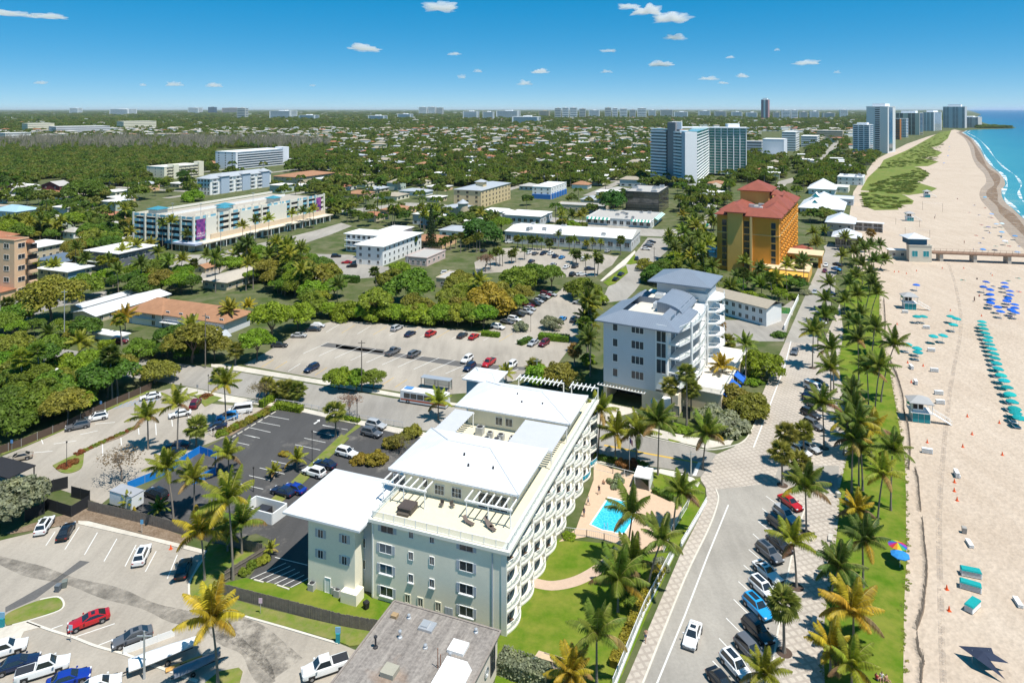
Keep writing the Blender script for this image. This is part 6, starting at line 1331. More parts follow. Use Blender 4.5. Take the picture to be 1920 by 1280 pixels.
row([('J',1015,745,1030,485,'dark',C_),('J',960,1062,960,880,'yellow',C_),('J',835,800,880,630,'dark',C_),('J',830,1235,840,1085,'yellow',C_),('J',950,1340,950,1185,'lime',C_),('J',1097,385,1128,105,'lime',C_),('J',985,410,985,305,'yellow',C_),
     ('F',990,472,985,230,'dark',C_),('F',1065,320,1085,165,'green',C_),('F',1115,582,1190,262,'green',C_),('F',1080,672,1108,385,'green',C_),('F',950,1092,960,795,'green',C_),('F',990,1080,1000,850,'green',C_),('F',1012,1080,990,700,'green',C_),('F',1060,932,1065,745,'yellow',C_),('F',1170,1192,1185,855,'green',C_),
     ('F',958,700,955,530,'dark',C_),('F',955,800,965,620,'dark',C_),('F',905,880,925,690,'green',C_),('F',1045,620,1045,400,'green',C_),
     ('M',975,700,970,570,'green',C_),('M',1030,760,1090,480,'dark',C_),('M',1075,770,1130,560,'green',C_),('M',870,720,870,620,'green',C_),('M',910,600,905,480,'dark',C_),('M',950,560,960,420,'green',C_),('M',1010,480,1010,330,'dark',C_),('M',1060,520,1075,395,'dark',C_),('M',960,430,960,310,'dark',C_),('M',1090,430,1110,300,'dark',C_),
     ('M',940,330,945,230,'dark',C_),('M',1020,360,1030,200,'dark',C_),('M',1070,330,1075,180,'dark',C_),('M',1150,370,1190,290,'green',C_),('M',1140,300,1150,170,'dark',C_),('M',985,290,990,160,'dark',C_),('M',880,210,870,110,'green',C_),('M',1060,230,1080,70,'brown',F_),('M',1110,860,1100,830,'green',C_),('M',1100,960,1105,840,'green',C_),('M',970,930,965,800,'dark',C_),('M',990,880,1000,720,'green',C_),('M',900,860,905,770,'green',C_)],
 {C_: 'coconut palm on the beach lawn strip, {} from the camera',F_: 'brownish fan palm near the beach pavilion'},'palms on the beach lawn')
for t,l in [(('I',1605,630,1628,330,'green'),'tall coconut palm leaning over the pool edge'),(('I',1720,790,1800,480,'green'),'leaning coconut palm at the garden fence near the pool'),(('I',1555,880,1560,700,'green'),'coconut palm in the middle of the garden lawn'),(('I',1435,1290,1440,1010,'green'),'big coconut palm at the bottom of the garden'),(('I',1290,1370,1295,1225,'yellow'),'yellow coconut palm at the bottom edge of the garden'),(('K',495,410,540,195,'green'),'leaning coconut palm beside the corner lawn'),(('I',1610,760,1640,600,'green'),'small coconut palm behind the mid-lawn palm'),
             (('L',930,1110,960,830,'green'),'leaning coconut palm at the paved crossing'),(('L',570,1155,572,730,'green'),'tall coconut palm on the near verge of the side street'),(('L',400,1040,420,820,'lime'),'slim coconut palm behind the flagpole'),(('L',232,1040,245,820,'lime'),'slim coconut palm left of the flagpole'),(('L',92,1010,120,640,'lime'),'coconut palm against the building corner at the street'),(('L',1270,430,1270,110,'green'),'big coconut palm behind the round sea-grape trees'),(('L',1085,470,1080,290,'yellow'),'yellow coconut palm beside the blue awnings'),
             (('H',975,370,935,75,'lime'),'tall coconut palm beside the dark minivan'),(('H',1092,320,1080,140,'lime'),'coconut palm in front of the blue screen fence'),(('H',1310,700,1290,250,'lime'),'tallest coconut palm behind the wooden fence'),(('H',1150,705,1118,430,'yellow'),'yellow coconut palm on the verge beside the black car'),(('H',1225,1290,1195,920,'yellow'),'yellow coconut palm in the foreground car park'),(('H',1285,110,1280,0,'lime'),'coconut palm in the middle of the dark car park'),(('H',725,310,722,265,'lime'),'young palm in front of the white trailer'),(('H',900,345,895,300,'green'),'young palm peeping over the wooden fence'),(('H',1360,555,1355,390,'green'),'green palm inside the fence corner'),(('H',1280,540,1270,435,'lime'),'small palm left of the fence-corner palm'),(('H',1515,560,1520,530,'lime'),'young palm at the end of the short fence'),
             (('O',1185,950,1170,690,'lime'),'coconut palm in the left car park nearest the planted island'),(('O',1418,1000,1415,590,'lime'),'tall coconut palm beside the blue sedan'),(('N',515,985,505,670,'lime'),'tall coconut palm beside the parked blue cars'),(('O',640,300,640,90,'lime'),'big coconut palm beside the left street'),(('O',610,210,690,120,'green'),'coconut palm behind the big one on the left street'),
             (('D',705,200,705,105,'yellow'),'yellow coconut palm beside the small pool'),(('D',1300,180,1290,60,'lime'),'coconut palm beside the brown-roofed motel'),(('N',590,160,560,90,'lime'),'coconut palm right of the brown motel stairs'),(('N',680,130,690,60,'yellow'),'yellow-fronded palm behind the motel trees'),(('E',925,480,925,420,'lime'),'palm behind the big white penthouse roof'),(('E',545,680,550,580,'lime'),'palm between the bus and the white building'),(('H',1540,130,1540,90,'lime'),'young palm on the yellow planted strip'),(('D',1670,960,1670,900,'lime'),'young palm beside the dark lot lamp'),
             (('f',640,240,640,60,'green'),'palm frond clump behind the yellow verge palm')]:
 p,bx,by,cx,cy,col = t; palm_px(l,p,bx,by,cx,cy,col=col,parts=px(p,bx,by)[1] > 780)
row([('N',1375,1080,1365,880,'fan',F_),('O',1570,930,1570,770,'fan',F_),('N',930,775,930,705,'fan',F_),('N',1005,795,1005,710,'fan',F_),('N',1075,805,1075,715,'fan',F_),('N',835,760,835,670,'fan',F_),('N',590,520,590,400,'fan',F_),('N',460,640,460,590,'fan',F_),
     ('L',690,750,665,440,'fan',F_),('L',800,755,800,340,'fan',F_),('L',835,640,835,460,'fan',F_),('L',1100,150,1130,90,'fan',F_),('e',1170,640,1175,470,'brown',F_),('O',245,440,250,360,'fan',F_),('L',470,740,480,690,'fan',F_),('E',1310,380,1310,290,'brown',F_),('E',1080,440,1085,385,'fan',F_)],
 {F_: 'round-headed fan palm along the side street, {} from the camera'},'fan palms along the side street')
hp = [('C',350,1060,350,995,'green',C_),('C',440,1090,440,1035,'dark',C_),('C',445,1210,440,1130,'green',C_),('C',275,1250,270,1140,'green',C_),('C',183,1240,180,1095,'green',C_),('C',50,1110,50,1030,'green',C_),('C',310,1130,310,1080,'green',C_),('C',400,1150,400,1090,'dark',C_),('C',755,950,755,880,'green',C_),('C',730,900,735,830,'green',C_),('C',800,880,795,820,'green',C_),('C',900,900,905,860,'green',C_),('C',660,1090,660,1010,'fan',F_),('C',100,840,110,760,'green',C_),('C',40,860,40,800,'green',C_),('C',75,880,80,770,'dark',C_),('C',155,790,150,720,'green',C_),('C',20,760,20,700,'green',C_)]
row(hp,{C_: 'coconut palm around the orange hotel, {} from the camera',F_: 'fan palm beside the hotel drive'},'palms around the hotel')
r_ = random.Random(3); lotp = [('Y',110,420,110,290),('Y',170,380,165,240),('Y',210,370,205,230),('Y',240,390,235,260),('Y',335,360,335,260),('Y',380,350,375,230),('Y',470,320,470,230),('Y',400,190,395,100),('Y',450,200,450,100),('Y',510,210,510,105),('Y',555,215,550,110),('Y',605,220,605,110),('Y',830,210,830,60),('Y',945,230,945,110),('Y',1000,230,1000,115),('Y',985,350,980,260),('Y',1020,370,1030,270),('Y',1120,480,1130,310),('Y',1215,500,1225,280),('Y',1245,490,1260,310),('Y',1190,230,1190,130),('Y',1275,230,1275,140),('Y',1490,270,1490,110),('Y',1150,210,1130,160),('Y',650,220,650,130),('Y',735,240,735,140)]
row([(p,a,b,c,d,r_.choice(('green','green','lime','dark')),F_ if i % 3 == 1 else C_) for i,(p,a,b,c,d) in enumerate(lotp)],{C_: 'slender palm in the far car park, {} from the camera',F_: 'fan palm in the far car park, {} from the camera'},'palms in the far car park',size=2.6)
vp = [('V',x,500 - (i % 4) * 14,x,390 - (i % 5) * 16) for i,x in enumerate((1270,1310,1360,1410,1460,1510,1550,1590,1620,1650,880,930,1000))]
row([(p,a,b,c,d,r_.choice(('fan','green')),F_) for p,a,b,c,d in vp],{F_: 'fan palm in the clump right of the L-shaped motel, {} from the camera'},'palm clump right of the motel',size=2.2)
gp = [('U',310,700,310,480),('U',395,720,390,460),('U',540,720,535,580),('U',1030,680,1030,500),('U',1148,640,1145,450),('U',1265,610,1265,440),('U',1475,550,1480,390),('U',1575,520,1575,370),('U',1672,520,1675,350),('U',710,860,710,770),('U',820,850,815,745),('U',960,860,962,755),('U',1640,500,1640,370),('X',1200,660,1190,530),('X',1345,610,1330,410),('X',1500,580,1490,350),('X',1640,520,1640,330),('X',1420,560,1410,400),('X',590,740,590,570),('X',520,720,515,600),('X',375,700,370,580),('X',85,640,90,540),('X',200,720,210,560),('X',25,860,30,560),('X',520,280,520,100),('X',660,290,665,80),('X',420,250,420,120),('X',170,230,170,60),('X',350,180,350,60),('X',270,200,265,80),('X',100,190,100,90),('X',590,260,590,110),('X',740,260,740,90)]
row([(p,a,b,c,d,r_.choice(('green','dark','lime')),C_) for p,a,b,c,d in gp],{C_: 'street palm near the public parking garage, {} from the camera'},'palms near the parking garage')
# ------------------------------------------------------------------ leafy trees set out one by one
for l,p,bx,by,rad,ty,st,co in [
 ('broad yellow-green tree beside the left car park fence','D',1080,360,7.0,150,'broad','olive'),('round green tree left of the broad yellow-green one','D',790,330,4.6,215,'round','mid'),('low yellow-brown tree at the car park corner','O',1235,420,4.8,250,'broad','olive'),('green-headed tree with leaning pale trunks','O',860,540,6.2,235,'broad','deep'),
 ('tall feathery tree at the left street corner','X',560,1180,10.0,700,'fine','olive'),('second feathery tree right of the left street corner','X',900,930,7.0,650,'round','mid'),('dark leafy tree left of the long white sheds','X',1560,900,6.5,690,'broad','deep'),('round tree right of the motel palms','N',880,330,6.5,10,'round','bright'),('bushy tree above the car park corner','N',760,480,4.6,220,'round','bright'),('leafy green tree left of the covered car','N',1080,240,5.5,20,'round','bright'),
 ('bushy green tree in front of the big car park','N',1400,710,3.3,530,'round','bright'),('bushy green tree around the wooden pole','N',1540,715,3.3,540,'round','bright'),('bushy green tree right of the wooden pole','N',1670,715,3.0,545,'round','mid'),
 ('dark round tree behind the palm clump','V',1650,420,11,110,'dense','dark'),('dense dark ficus in front of the bronze office','W',1350,365,8.5,145,'dense','dark'),('tall thick tree left of the motel car park','V',0,850,8.5,560,'round','olive'),('big mixed tree in the middle wood','V',960,1010,9.0,650,'round','mid'),('rust-tinged tree at the top of the middle wood','V',760,900,6,640,'round','olive'),
 ('yellow-green tree at the right end of the middle wood','V',1720,1120,8.5,800,'round','yellow'),('tall green tree behind the parked row','Y',420,640,7.5,370,'round','mid'),('yellow-headed tree left of the parked row','Y',150,800,7.5,560,'round','olive'),('round green tree above the parked row','Y',560,560,7.0,350,'round','mid'),('upright green tree beside the car park entry','Y',760,640,5.0,360,'round','mid'),('wide green tree beside the north street','Y',1080,730,7.0,500,'round','mid'),('yellow-green tree right of the wide street tree','Y',1230,790,4.6,660,'round','lime'),
 ('round dark-green tree opposite the hotel drive','Q',830,640,6.6,480,'round','deep'),('olive tree left of the hotel service yard','Q',980,520,5.5,400,'round','mid'),('small olive tree beside the north street pole','Q',740,520,4.5,405,'round','olive'),('green trees by the hotel wall','Q',1240,560,5.0,440,'round','mid'),('silver-grey tree in the small car park island','Y',760,1050,3.6,910,'round','silver'),('small silver tree left of the island','Y',430,1070,2.6,1000,'round','silver'),
 ('yellow-brown tree beside the blue-grey building','E',1225,500,5.2,340,'round','olive'),('green sea-grape tree behind the white penthouse','E',1120,500,4.2,370,'shrub','bright'),('round sea-grape tree beside the road','L',1400,380,5.4,150,'round','bright'),('olive sea-grape tree below the round one','L',1170,600,5.0,420,'round','olive'),('silver-grey buttonwood by the crossing','L',1080,770,5.6,590,'shrub','silver'),('yellow-green sea-grape right of the silver buttonwood','L',1310,690,4.8,520,'round','olive'),('grey-green buttonwood at the far left fence','D',60,1250,5.5,1000,'round','silver'),
 ('green tree in the far left garden','O',130,330,5.5,120,'round','bright'),('brown-tinged tree at the far left','O',60,420,5.5,220,'round','olive'),('green tree left of the white hut','O',100,640,6,400,'round','mid'),('tall green tree beside the fence, left','O',330,700,6.2,430,'round','mid'),('dark tree near the fence start','O',60,830,6,560,'round','deep'),('green tree over the fence middle','O',560,640,5,420,'round','bright'),('green tree under the big street palm','O',480,340,4.5,230,'round','bright'),
 ('great dark-green tree left of the parking garage','A',475,680,14,540,'broad','deep'),('light green tree behind the garage palms','A',1090,650,8,580,'round','bright'),('dark conifer-like tree before the cream apartments','A',1030,590,5,470,'dense','dark')]:
 tree_px(l,p,bx,by,rad,ty,st,co)
for x,l in ((330,'dense hedge tree at the left end of the car park wall'),(480,'second hedge tree along the car park wall'),(610,'third hedge tree along the car park wall'),(740,'fourth hedge tree along the car park wall'),(870,'fifth hedge tree along the car park wall'),(1010,'sixth hedge tree along the car park wall'),(1150,'seventh hedge tree along the car park wall'),(1290,'eighth hedge tree along the car park wall'),(1430,'ninth hedge tree along the car park wall'),(1570,'tenth hedge tree along the car park wall'),(1690,'last hedge tree along the car park wall')):
 y = 1150 + (x - 330) * .075; tree_px(l,'V',x,y,4.6 + RT.random(),985 + RT.random() * 40,'round',RT.choice(('bright','lime','bright')),name='hedge_tree',group='trees in the hedge behind the car park')
for l,p,bx,by,h,rad,co in [('bare brown tree beside the planted island','O',975,1200,6.4,4.6,(.22,.17,.11)),('bare reddish tree by the bus stop','N',1480,925,5.6,3.6,(.26,.15,.10)),('half-bare pinkish tree beside the hedge corner','N',770,820,5.4,3.2,(.22,.19,.09)),('half-bare yellow tree by the wing roof','E',330,870,4.2,3.2,(.22,.20,.05)),('half-bare tree in the far car park','V',1710,690,8,5,(.24,.19,.12)),('bare thin tree beside the far car park edge','Y',55,440,8,4.5,(.30,.17,.13))]:
 u,v = px(p,bx,by); bare_tree(l,G(u,v),h,rad,co)
# conifer column beside the L motel
cb = GP('V',1165,470); t = thing('pine_tree','tall dark column-shaped pine beside the L-shaped motel','tree',cb)
mb = MB().tube([(0,0,0),(0,0,21)],[.3,.05],6).build('trunk',BARK,t)
rng = np.random.default_rng(5); zz = rng.uniform(2,21,2600); rr = (1 - zz / 23) * 3.4 * np.sqrt(rng.random(2600)) + .2; th = rng.uniform(0,6.28,2600); Cc = np.stack([rr * np.cos(th),rr * np.sin(th),zz],1); V_,F__ = leaf_quads(Cc,np.stack([np.cos(th),np.sin(th),np.full(2600,.4)],1),.32,rng); place('crown',fastmesh('pine_crown',V_,F__,LEAF),t,color=(.03,.065,.02))
# hedges and shrubs
hedge('clipped green hedge at the entrance of the dark car park',[GP('N',905,850),GP('N',1010,868),GP('N',1110,885)],1.8,1.3)
hedge('clipped hedge along the sidewalk behind the dark car park',[GP('N',790,850),GP('N',890,790)],1.4,1.5)
hedge('low hedge in front of the chain-link fence',[GP('N',1380,935),GP('N',1560,968)],1.2,.8)
hedge('clipped hedge beside the red car',[GP('O',800,165),GP('O',905,165)],2.6,3.0,'bright')
hedge('long clipped hedge beside the garage street',[GP('X',1150,700),GP('X',1400,640),GP('X',1860,520)],2.4,2.6,'bright',dens=14)
hedge('oblong clipped hedge by the motel pool',[GP('V',160,780),GP('V',440,800)],3,2.6,'deep',dens=14)
hedge('hedge strip in the middle of the garage street',[GP('U',1300,690),GP('U',1490,665)],3.5,2.0,'bright',dens=12)
hedge('low hedge beside the garden railing',[GP('I',1620,1000),GP('I',1730,780),GP('I',1800,660)],1.3,1.2,'yellow')
hedge('yellow-green croton hedge at the garden bottom',[GP('I',1530,1200),GP('I',1610,1010)],1.2,1.1,'yellow')
hedge('grey-green hedge below the garden slab',[GP('I',890,1190),GP('I',1050,1250),GP('I',1160,1300)],2.6,1.9,'silver')
hedge('low planting beside the pool terrace entrance',[GP('L',60,1020),GP('L',160,1045),GP('L',240,1062)],1.4,.9,'deep')
hedge('low hedge on the pool terrace corner',[GP('K',380,190),GP('K',490,240)],1.0,.9,'deep')
hedge('low hedge beside the car park exit',[GP('E',790,205),GP('E',890,215)],2.2,1.3,'bright',dens=16)
hedge('low hedge at the small island',[GP('E',1000,262),GP('E',1065,235)],2,1.3,'deep',dens=16)
hedge('round-topped hedge beside the car park island trees',[GP('E',1110,225),GP('E',1280,240)],3,1.8,'bright',dens=12)
for k,(p,x,y,r0,h,c) in enumerate([('L',300,1090,1.6,2.0,'rust'),('L',365,1085,1.4,1.8,'rust'),('L',440,1090,1.4,1.6,'deep'),('K',165,150,1.8,2.2,'silver'),('O',520,1090,1.3,.9,'rust'),('O',580,1060,1.3,1.0,'rust'),('O',630,985,1.0,.9,'rust'),('O',1650,530,1.5,.9,'rust'),('I',1280,465,1.2,1.0,'bright'),('L',710,790,2.0,1.4,'bright'),('L',650,775,1.8,1.2,'mid'),('L',790,810,2.0,1.2,'bright'),('L',480,760,2.0,1.4,'mid'),('L',420,745,1.8,1.2,'mid'),('L',1330,420,2.6,2.4,'bright'),('f',1010,740,.9,1.1,'lime'),('f',1100,660,1.0,1.2,'mid'),('f',1220,600,1.3,1.3,'lime'),('H',1600,0,1.2,1.0,'yellow'),('E',200,920,2.4,2.6,'yellow'),('E',110,915,2.0,2.0,'yellow'),('E',290,830,2.2,2.6,'olive'),('E',390,770,2.4,2.8,'olive'),('I',1790,640,1.6,1.8,'silver'),('I',1650,740,1.5,1.2,'mid'),('I',1640,830,1.6,1.4,'mid'),('M',350,900,2.5,2.2,'deep'),('M',560,560,2.6,2.0,'silver'),('M',540,480,2.6,2.0,'silver'),('M',350,520,4,3.5,'bright'),('M',450,600,2.5,3,'mid')]):
 w_ = {'rust': 'red-leaved','deep': 'dark green','silver': 'grey-green','bright': 'bright green','mid': 'green','lime': 'lime green','yellow': 'yellowish','olive': 'olive'}[c]
 near = {'L': 'near the blue-grey building and side street','K': 'beside the pool terrace','O': 'in the left car park planting','I': 'in the pool garden','f': 'beside the short wooden fence','H': 'on the dark car park strip','E': 'behind the wing roof','M': 'beside the beach road verge'}[p]
 shrub(f'{w_} shrub {near}, number {ordn(k)} in the planting',GP(p,x,y),r0,h,c,'garden shrubs')
# strip of spiky plants between the two left car parks
for k in range(15): 
 t_ = k / 14; shrub(f'{ordn(k)} spiky yellow-green plant of the strip between the car parks',GP('N',870 - 400 * t_,880 + 195 * t_),1.1,1.5,RT.choice(('lime','olive','yellow')),'strip planting between the car parks','spiky_plant')
for k in range(16):
 t_ = k / 15; shrub(f'{ordn(k)} low plant of the narrow strip in the left car park',GP('O',660 + 430 * t_,968 - 195 * t_),.75,.6,RT.choice(('olive','rust','mid')),'narrow strip planting')
# ------------------------------------------------------------------ the wooded suburb: houses and garden trees
BB = []; ca,sa = math.cos(R(22)),math.sin(R(22))
def blocked(x,y,pad=0.0):
 """inside (or within pad of) anything paved or built"""
 for i in range(len(BB),len(PAVED)): P = PAVED[i]; xs = [p[0] for p in P]; ys = [p[1] for p in P]; BB.append((min(xs),max(xs),min(ys),max(ys)))
 for (a,b,c,d),P in zip(BB,PAVED):
  if a - pad < x < b + pad and c - pad < y < d + pad:
   if inpoly(x,y,P): return True
   if pad:
    for k in range(6):
     if inpoly(x + pad * math.cos(k * 1.047),y + pad * math.sin(k * 1.047),P): return True
 lx,ly = x * ca - y * sa,x * sa + y * ca            # the suburb's street grid
 return y > 400 and -2600 < lx < 1300 and ly < 2700 and (abs((lx + 38) % 76 - 38) < 4.2 + pad * .3 or abs((ly + 110) % 220 - 110) < 4.2 + pad * .3)
SHOW = [(250,365,612,470),(595,412,790,478),(243,560,455,620),(640,598,1090,745),(945,438,1210,475),(850,345,985,392),(998,345,1068,375),(1170,350,1265,405),(1097,405,1280,430),(404,275,540,318),(275,305,382,336),(368,322,510,366),(1222,225,1400,328),(0,445,130,560),(130,545,320,600),(163,468,290,505),(1345,395,1500,515),(1373,337,1455,390),(1500,350,1600,400),(1550,410,1660,460),(1590,195,1740,285),(1425,245,1510,292),(375,525,510,548),(900,440,1230,530),(1120,520,1340,770),(505,317,628,340),(947,400,1050,424),(70,330,136,362),(0,380,80,412),(320,470,430,495),(66,505,175,540),(115,425,160,450),(1565,330,1640,365),(660,225,670,226)]
def shown(p,h,r):
 """would this plant stand in front of something the street view shows?"""
 u,v = toscreen((p[0],p[1],h * .6)); k = r * FPX / p[1] * (.3 if p[1] > 250 else .75)
 return any(a - k < u < c + k and b - k < v < d + k * .2 for a,b,c,d in SHOW)
WOOD_PX = [(-60,338),(-60,262),(60,262),(200,256),(330,258),(560,262),(640,275),(590,300),(540,305),(400,300),(395,318),(270,320),(180,345),(60,345)]
def wooded(u,v): return inpoly(u,v,WOOD_PX)
PB = [(min(p[0] for p in P),max(p[0] for p in P),min(p[1] for p in P),max(p[1] for p in P)) for P in PAVED[2:]]
RF = random.Random(21); HO_ = []
st_ = MB()
for k in range(-34,18): 
 for j in range(20,135):
  for a,b,c,d in ((k * 76 - 4,k * 76 + 4,j * 20,j * 20 + 20),) + (((k * 76 + 4,k * 76 + 72,j * 20 - 4,j * 20 + 4),) if j % 11 == 0 else ()):
   Q = [(x * ca + y * sa,-x * sa + y * ca) for x,y in ((a,c),(b,c),(b,d),(a,d))]; m_ = Q[0]; u,v = toscreen((*m_,0))
   if m_[1] < 400 or not -60 < u < 1640 or wooded(u,v) or any(inpoly(*q,P) for q in Q for P in PAVED[:2]) or any(q0 - 9 < m_[0] < q1 + 9 and q2 - 9 < m_[1] < q3 + 9 for q0,q1,q2,q3 in PB): continue
   st_.add([(x,y,.02) for x,y in Q],[(3,2,1,0) if False else (0,1,2,3)])
tag(st_.build('suburb_streets',M_ROAD),kind='structure')
WALLS = [WHITE,CREAM,TANS,GREYW,PEACH,SAGE]; ROOFS = [TERRA,WROOF,BROWN,CEMENT,WROOF,WROOF,GREYR,MATS['tan_shingle']]
HM = {}
def house_meshes(i):
 if i not in HM:
  r = random.Random(i); w,d,h = r.uniform(11,19),r.uniform(10,17),r.choice((3.2,3.4,6.2)); ov = r.uniform(.4,.9); rise = r.uniform(1.6,2.8)
  rm = ROOFS[i % len(ROOFS)]; wm = WALLS[(i * 5) % len(WALLS)]
  wa = MB().box(-w / 2,w / 2,-d / 2,d / 2,0,h); 
  if i % 3 == 0: wa.box(w / 2,w / 2 + 5,-d / 4,d / 2,0,h * .8)
  if rm is WROOF: ro = MB().box(-w / 2 - ov,w / 2 + ov,-d / 2 - ov,d / 2 + ov,h,h + .3)
  elif i % 4 == 1: ro = MB().gable(-w / 2,w / 2,-d / 2,d / 2,h,rise,'x',ov)
  else: ro = MB().hip(-w / 2,w / 2,-d / 2,d / 2,h,rise,ov,.2)
  if i % 3 == 0: ro.hip(w / 2 - 1,w / 2 + 5,-d / 4,d / 2,h * .8,1.4,ov,.2)
  wi = []
  for k in range(3): wi.append(MB().box(-w / 2 + w * (k + .3) / 3,-w / 2 + w * (k + .7) / 3,-d / 2 - .06,-d / 2,1.0,2.3).mesh('window',GLASS))
  for k in range(2): wi.append(MB().box(w / 2,w / 2 + .06,-d / 2 + d * (k + .3) / 2.4,-d / 2 + d * (k + .7) / 2.4,1.0,2.3).mesh('window',GLASS))
  HM[i] = (wa.mesh('house_wall',wm),ro.mesh('house_roof',rm),wi,w,d)
 return HM[i]
cand = []
for i in range(-60,40):
 for j in range(8,84):
  lx,ly = i * 38 + 19 + RF.uniform(-3,3),j * 31 + RF.uniform(-6,6); x,y = lx * ca + ly * sa,-lx * sa + ly * ca
  if y < 250 or y > 2400: continue
  u,v = toscreen((x,y,0))
  if u < -40 or u > 1660 or wooded(u,v) or v > 470: continue
  if blocked(x,y,9) or shown((x,y),4,8): continue
  cand.append((y,x,u))
cand.sort(); far_h = []
rname = {TERRA.name: 'terracotta-roofed',BROWN.name: 'brown-roofed',CEMENT.name: 'grey-roofed',WROOF.name: 'white flat-roofed',GREYR.name: 'metal-roofed','tan_shingle': 'tan-roofed'}
cnt = {}
for n,(y,x,u) in enumerate(cand):
 if n >= 290: far_h.append((x,y)) if RF.random() < .6 else 0; continue
 i = RF.randrange(24); wa,ro,wi,w,d = house_meshes(i); rn = rname[ro.materials[0].name]; side = 'left of' if u < 640 else 'behind' if u < 1000 else 'right of'
 k = (rn,side); cnt[k] = cnt.get(k,0) + 1
 t = thing('house',f'{ordn(cnt[k] - 1)} {rn} house from the camera in the suburb {side} the tan apartment block','house',(x,y,0),R(-22) + RF.choice((0,0,R(90))),'houses of the suburb')
 place('wall',wa,t); place('roof',ro,t)
 if y < 760: [place('window',m,t) for m in wi]
 PAVED.append([(x - w / 2,y - d / 2),(x + w / 2,y - d / 2),(x + w / 2,y + d / 2),(x - w / 2,y + d / 2)])
# the far roofs that merge into a carpet
mb = MB(); RF = random.Random(5)
pts = list(far_h)
while len(pts) < 2000:
 v = 206.5 + 46 * RF.random() ** 1.6; u = RF.uniform(-40,1600); q = G(u,v)
 if wooded(u,v) or (u < 700 and RF.random() < .75): continue
 pts.append((q.x,q.y))
for x,y in pts:
 s = RF.uniform(.7,1.2) * (1 + y / 9000); w,d,h = RF.uniform(12,26) * s,RF.uniform(10,16) * s,RF.choice((3.5,4,6.5,9)); c = RF.choice((0,1,1,2,2,3,4)); o = len(mb.v)
 mb.box(x - w / 2,x + w / 2,y - d / 2,y + d / 2,0,h,4 if RF.random() < .6 else 3); mb.hip(x - w / 2,x + w / 2,y - d / 2,y + d / 2,h,2.2 if c < 3 else .1,.6,.2,c)
o = mb.build('distant_roofs',[TERRA,MATS['tan_shingle'],CEMENT,CREAM,WHITE]); tag(o,'mass of small distant roofs reaching to the skyline','roofs',kind='stuff')
# garden trees: the nearest as single things
RF = random.Random(9); tr_pts,pl_pts = [],[]
def zone(n,u0,u1,v0,v1,rmin,rmax,cols,style,palmshare=.25):
 k = 0; tries = 0
 while k < n and tries < n * 30:
  tries += 1; u,v = RF.uniform(u0,u1),RF.uniform(v0,v1); q = G(u,v); r = RF.uniform(rmin,rmax)
  if blocked(q.x,q.y,r * .35): continue
  if RF.random() < palmshare:
   h = RF.uniform(7,13)
   if shown(q,h,2): continue
   pl_pts.append((q.y,q,h)); k += 1; continue
  h = r * RF.uniform(1.5,2.0)
  if shown(q,h,r): continue
  tr_pts.append((q.y,q,r,h,RF.choice(cols),RF.choice(style))); k += 1
zone(26,-20,420,690,800,3.0,5.2,('mid','deep','bright','olive'),('round','broad'),.1)
zone(26,-20,460,610,690,2.6,5.0,('mid','deep','bright','olive'),('round','broad'),.2)
zone(75,0,620,470,560,3,5.5,('mid','deep','bright','olive'),('round','broad','fine'),.25)
zone(34,420,1060,520,610,3.2,6.0,('mid','bright','lime','olive'),('round',),.12)
zone(200,0,640,345,470,3,7,('mid','deep','dark','bright','olive'),('round','broad'),.3)
zone(40,1060,1340,430,520,3,5,('mid','deep','bright'),('round',),.5)
zone(110,640,1340,380,440,3,6,('mid','deep','olive','bright'),('round','broad'),.4)
zone(60,1395,1660,345,420,3,6,('deep','dark','mid'),('round','dense'),.4)
zone(26,1330,1560,480,600,2.5,4,('deep','mid','bright'),('round',),.3)
zone(130,560,1640,300,385,3.5,7.5,('mid','deep','dark','olive','bright'),('round','broad'),.3)
zone(50,1400,1640,285,350,3.5,6.5,('deep','dark','mid'),('round','dense'),.35)
zone(70,1280,1425,338,400,3,5.5,('deep','mid','olive','dark'),('round','broad'),.3)
zone(46,440,640,460,530,2.5,4.5,('mid','bright','deep','olive'),('round','broad'),.3)
zone(18,1062,1118,600,745,1.8,3.2,('mid','bright','olive'),('round',),.4)
zone(30,1260,1345,350,470,3,5,('deep','mid','olive'),('round',),.45)
zone(24,1590,1720,330,480,2.5,4.5,('deep','mid','olive'),('round',),.5)
tr_pts.sort(key=lambda t: t[0]); pl_pts.sort(key=lambda t: t[0])
def where(u,v):
 if u < 460 and v > 560: return 'in the gardens left of the big car park'
 if v > 500: return 'in the wood behind the big car park' if u < 1100 else 'around the orange hotel'
 if u < 640: return 'around the parking garage' if v > 400 else 'before the mangrove wood'
 if u < 1220: return 'among the suburb roofs' if v < 385 else 'around the shops'
 return 'north of the orange hotel'
cw = {'mid': 'green','deep': 'deep green','dark': 'dark','bright': 'bright green','olive': 'olive','lime': 'lime green'}; cnt = {}
rest = []
for n,(y,q,r,h,c,s) in enumerate(tr_pts):
 if n >= 245: rest.append((q,r,h)); continue
 w = where(*toscreen(q)); k = (cw[c],w); cnt[k] = cnt.get(k,0) + 1
 tree(f'{ordn(cnt[k] - 1)} {cw[c]} garden tree {w}',q,r,h,s,c,'garden_tree','garden trees')
cnt = {}
for n,(y,q,h) in enumerate(pl_pts[:120]):
 w = where(*toscreen(q)); cnt[w] = cnt.get(w,0) + 1
 palm(f'{ordn(cnt[w] - 1)} garden palm from the camera {w}',q,h,(RF.uniform(-1,1),0),RF.choice(('coco','coco','fan')),RF.choice(('green','dark','lime')),group='garden palms')
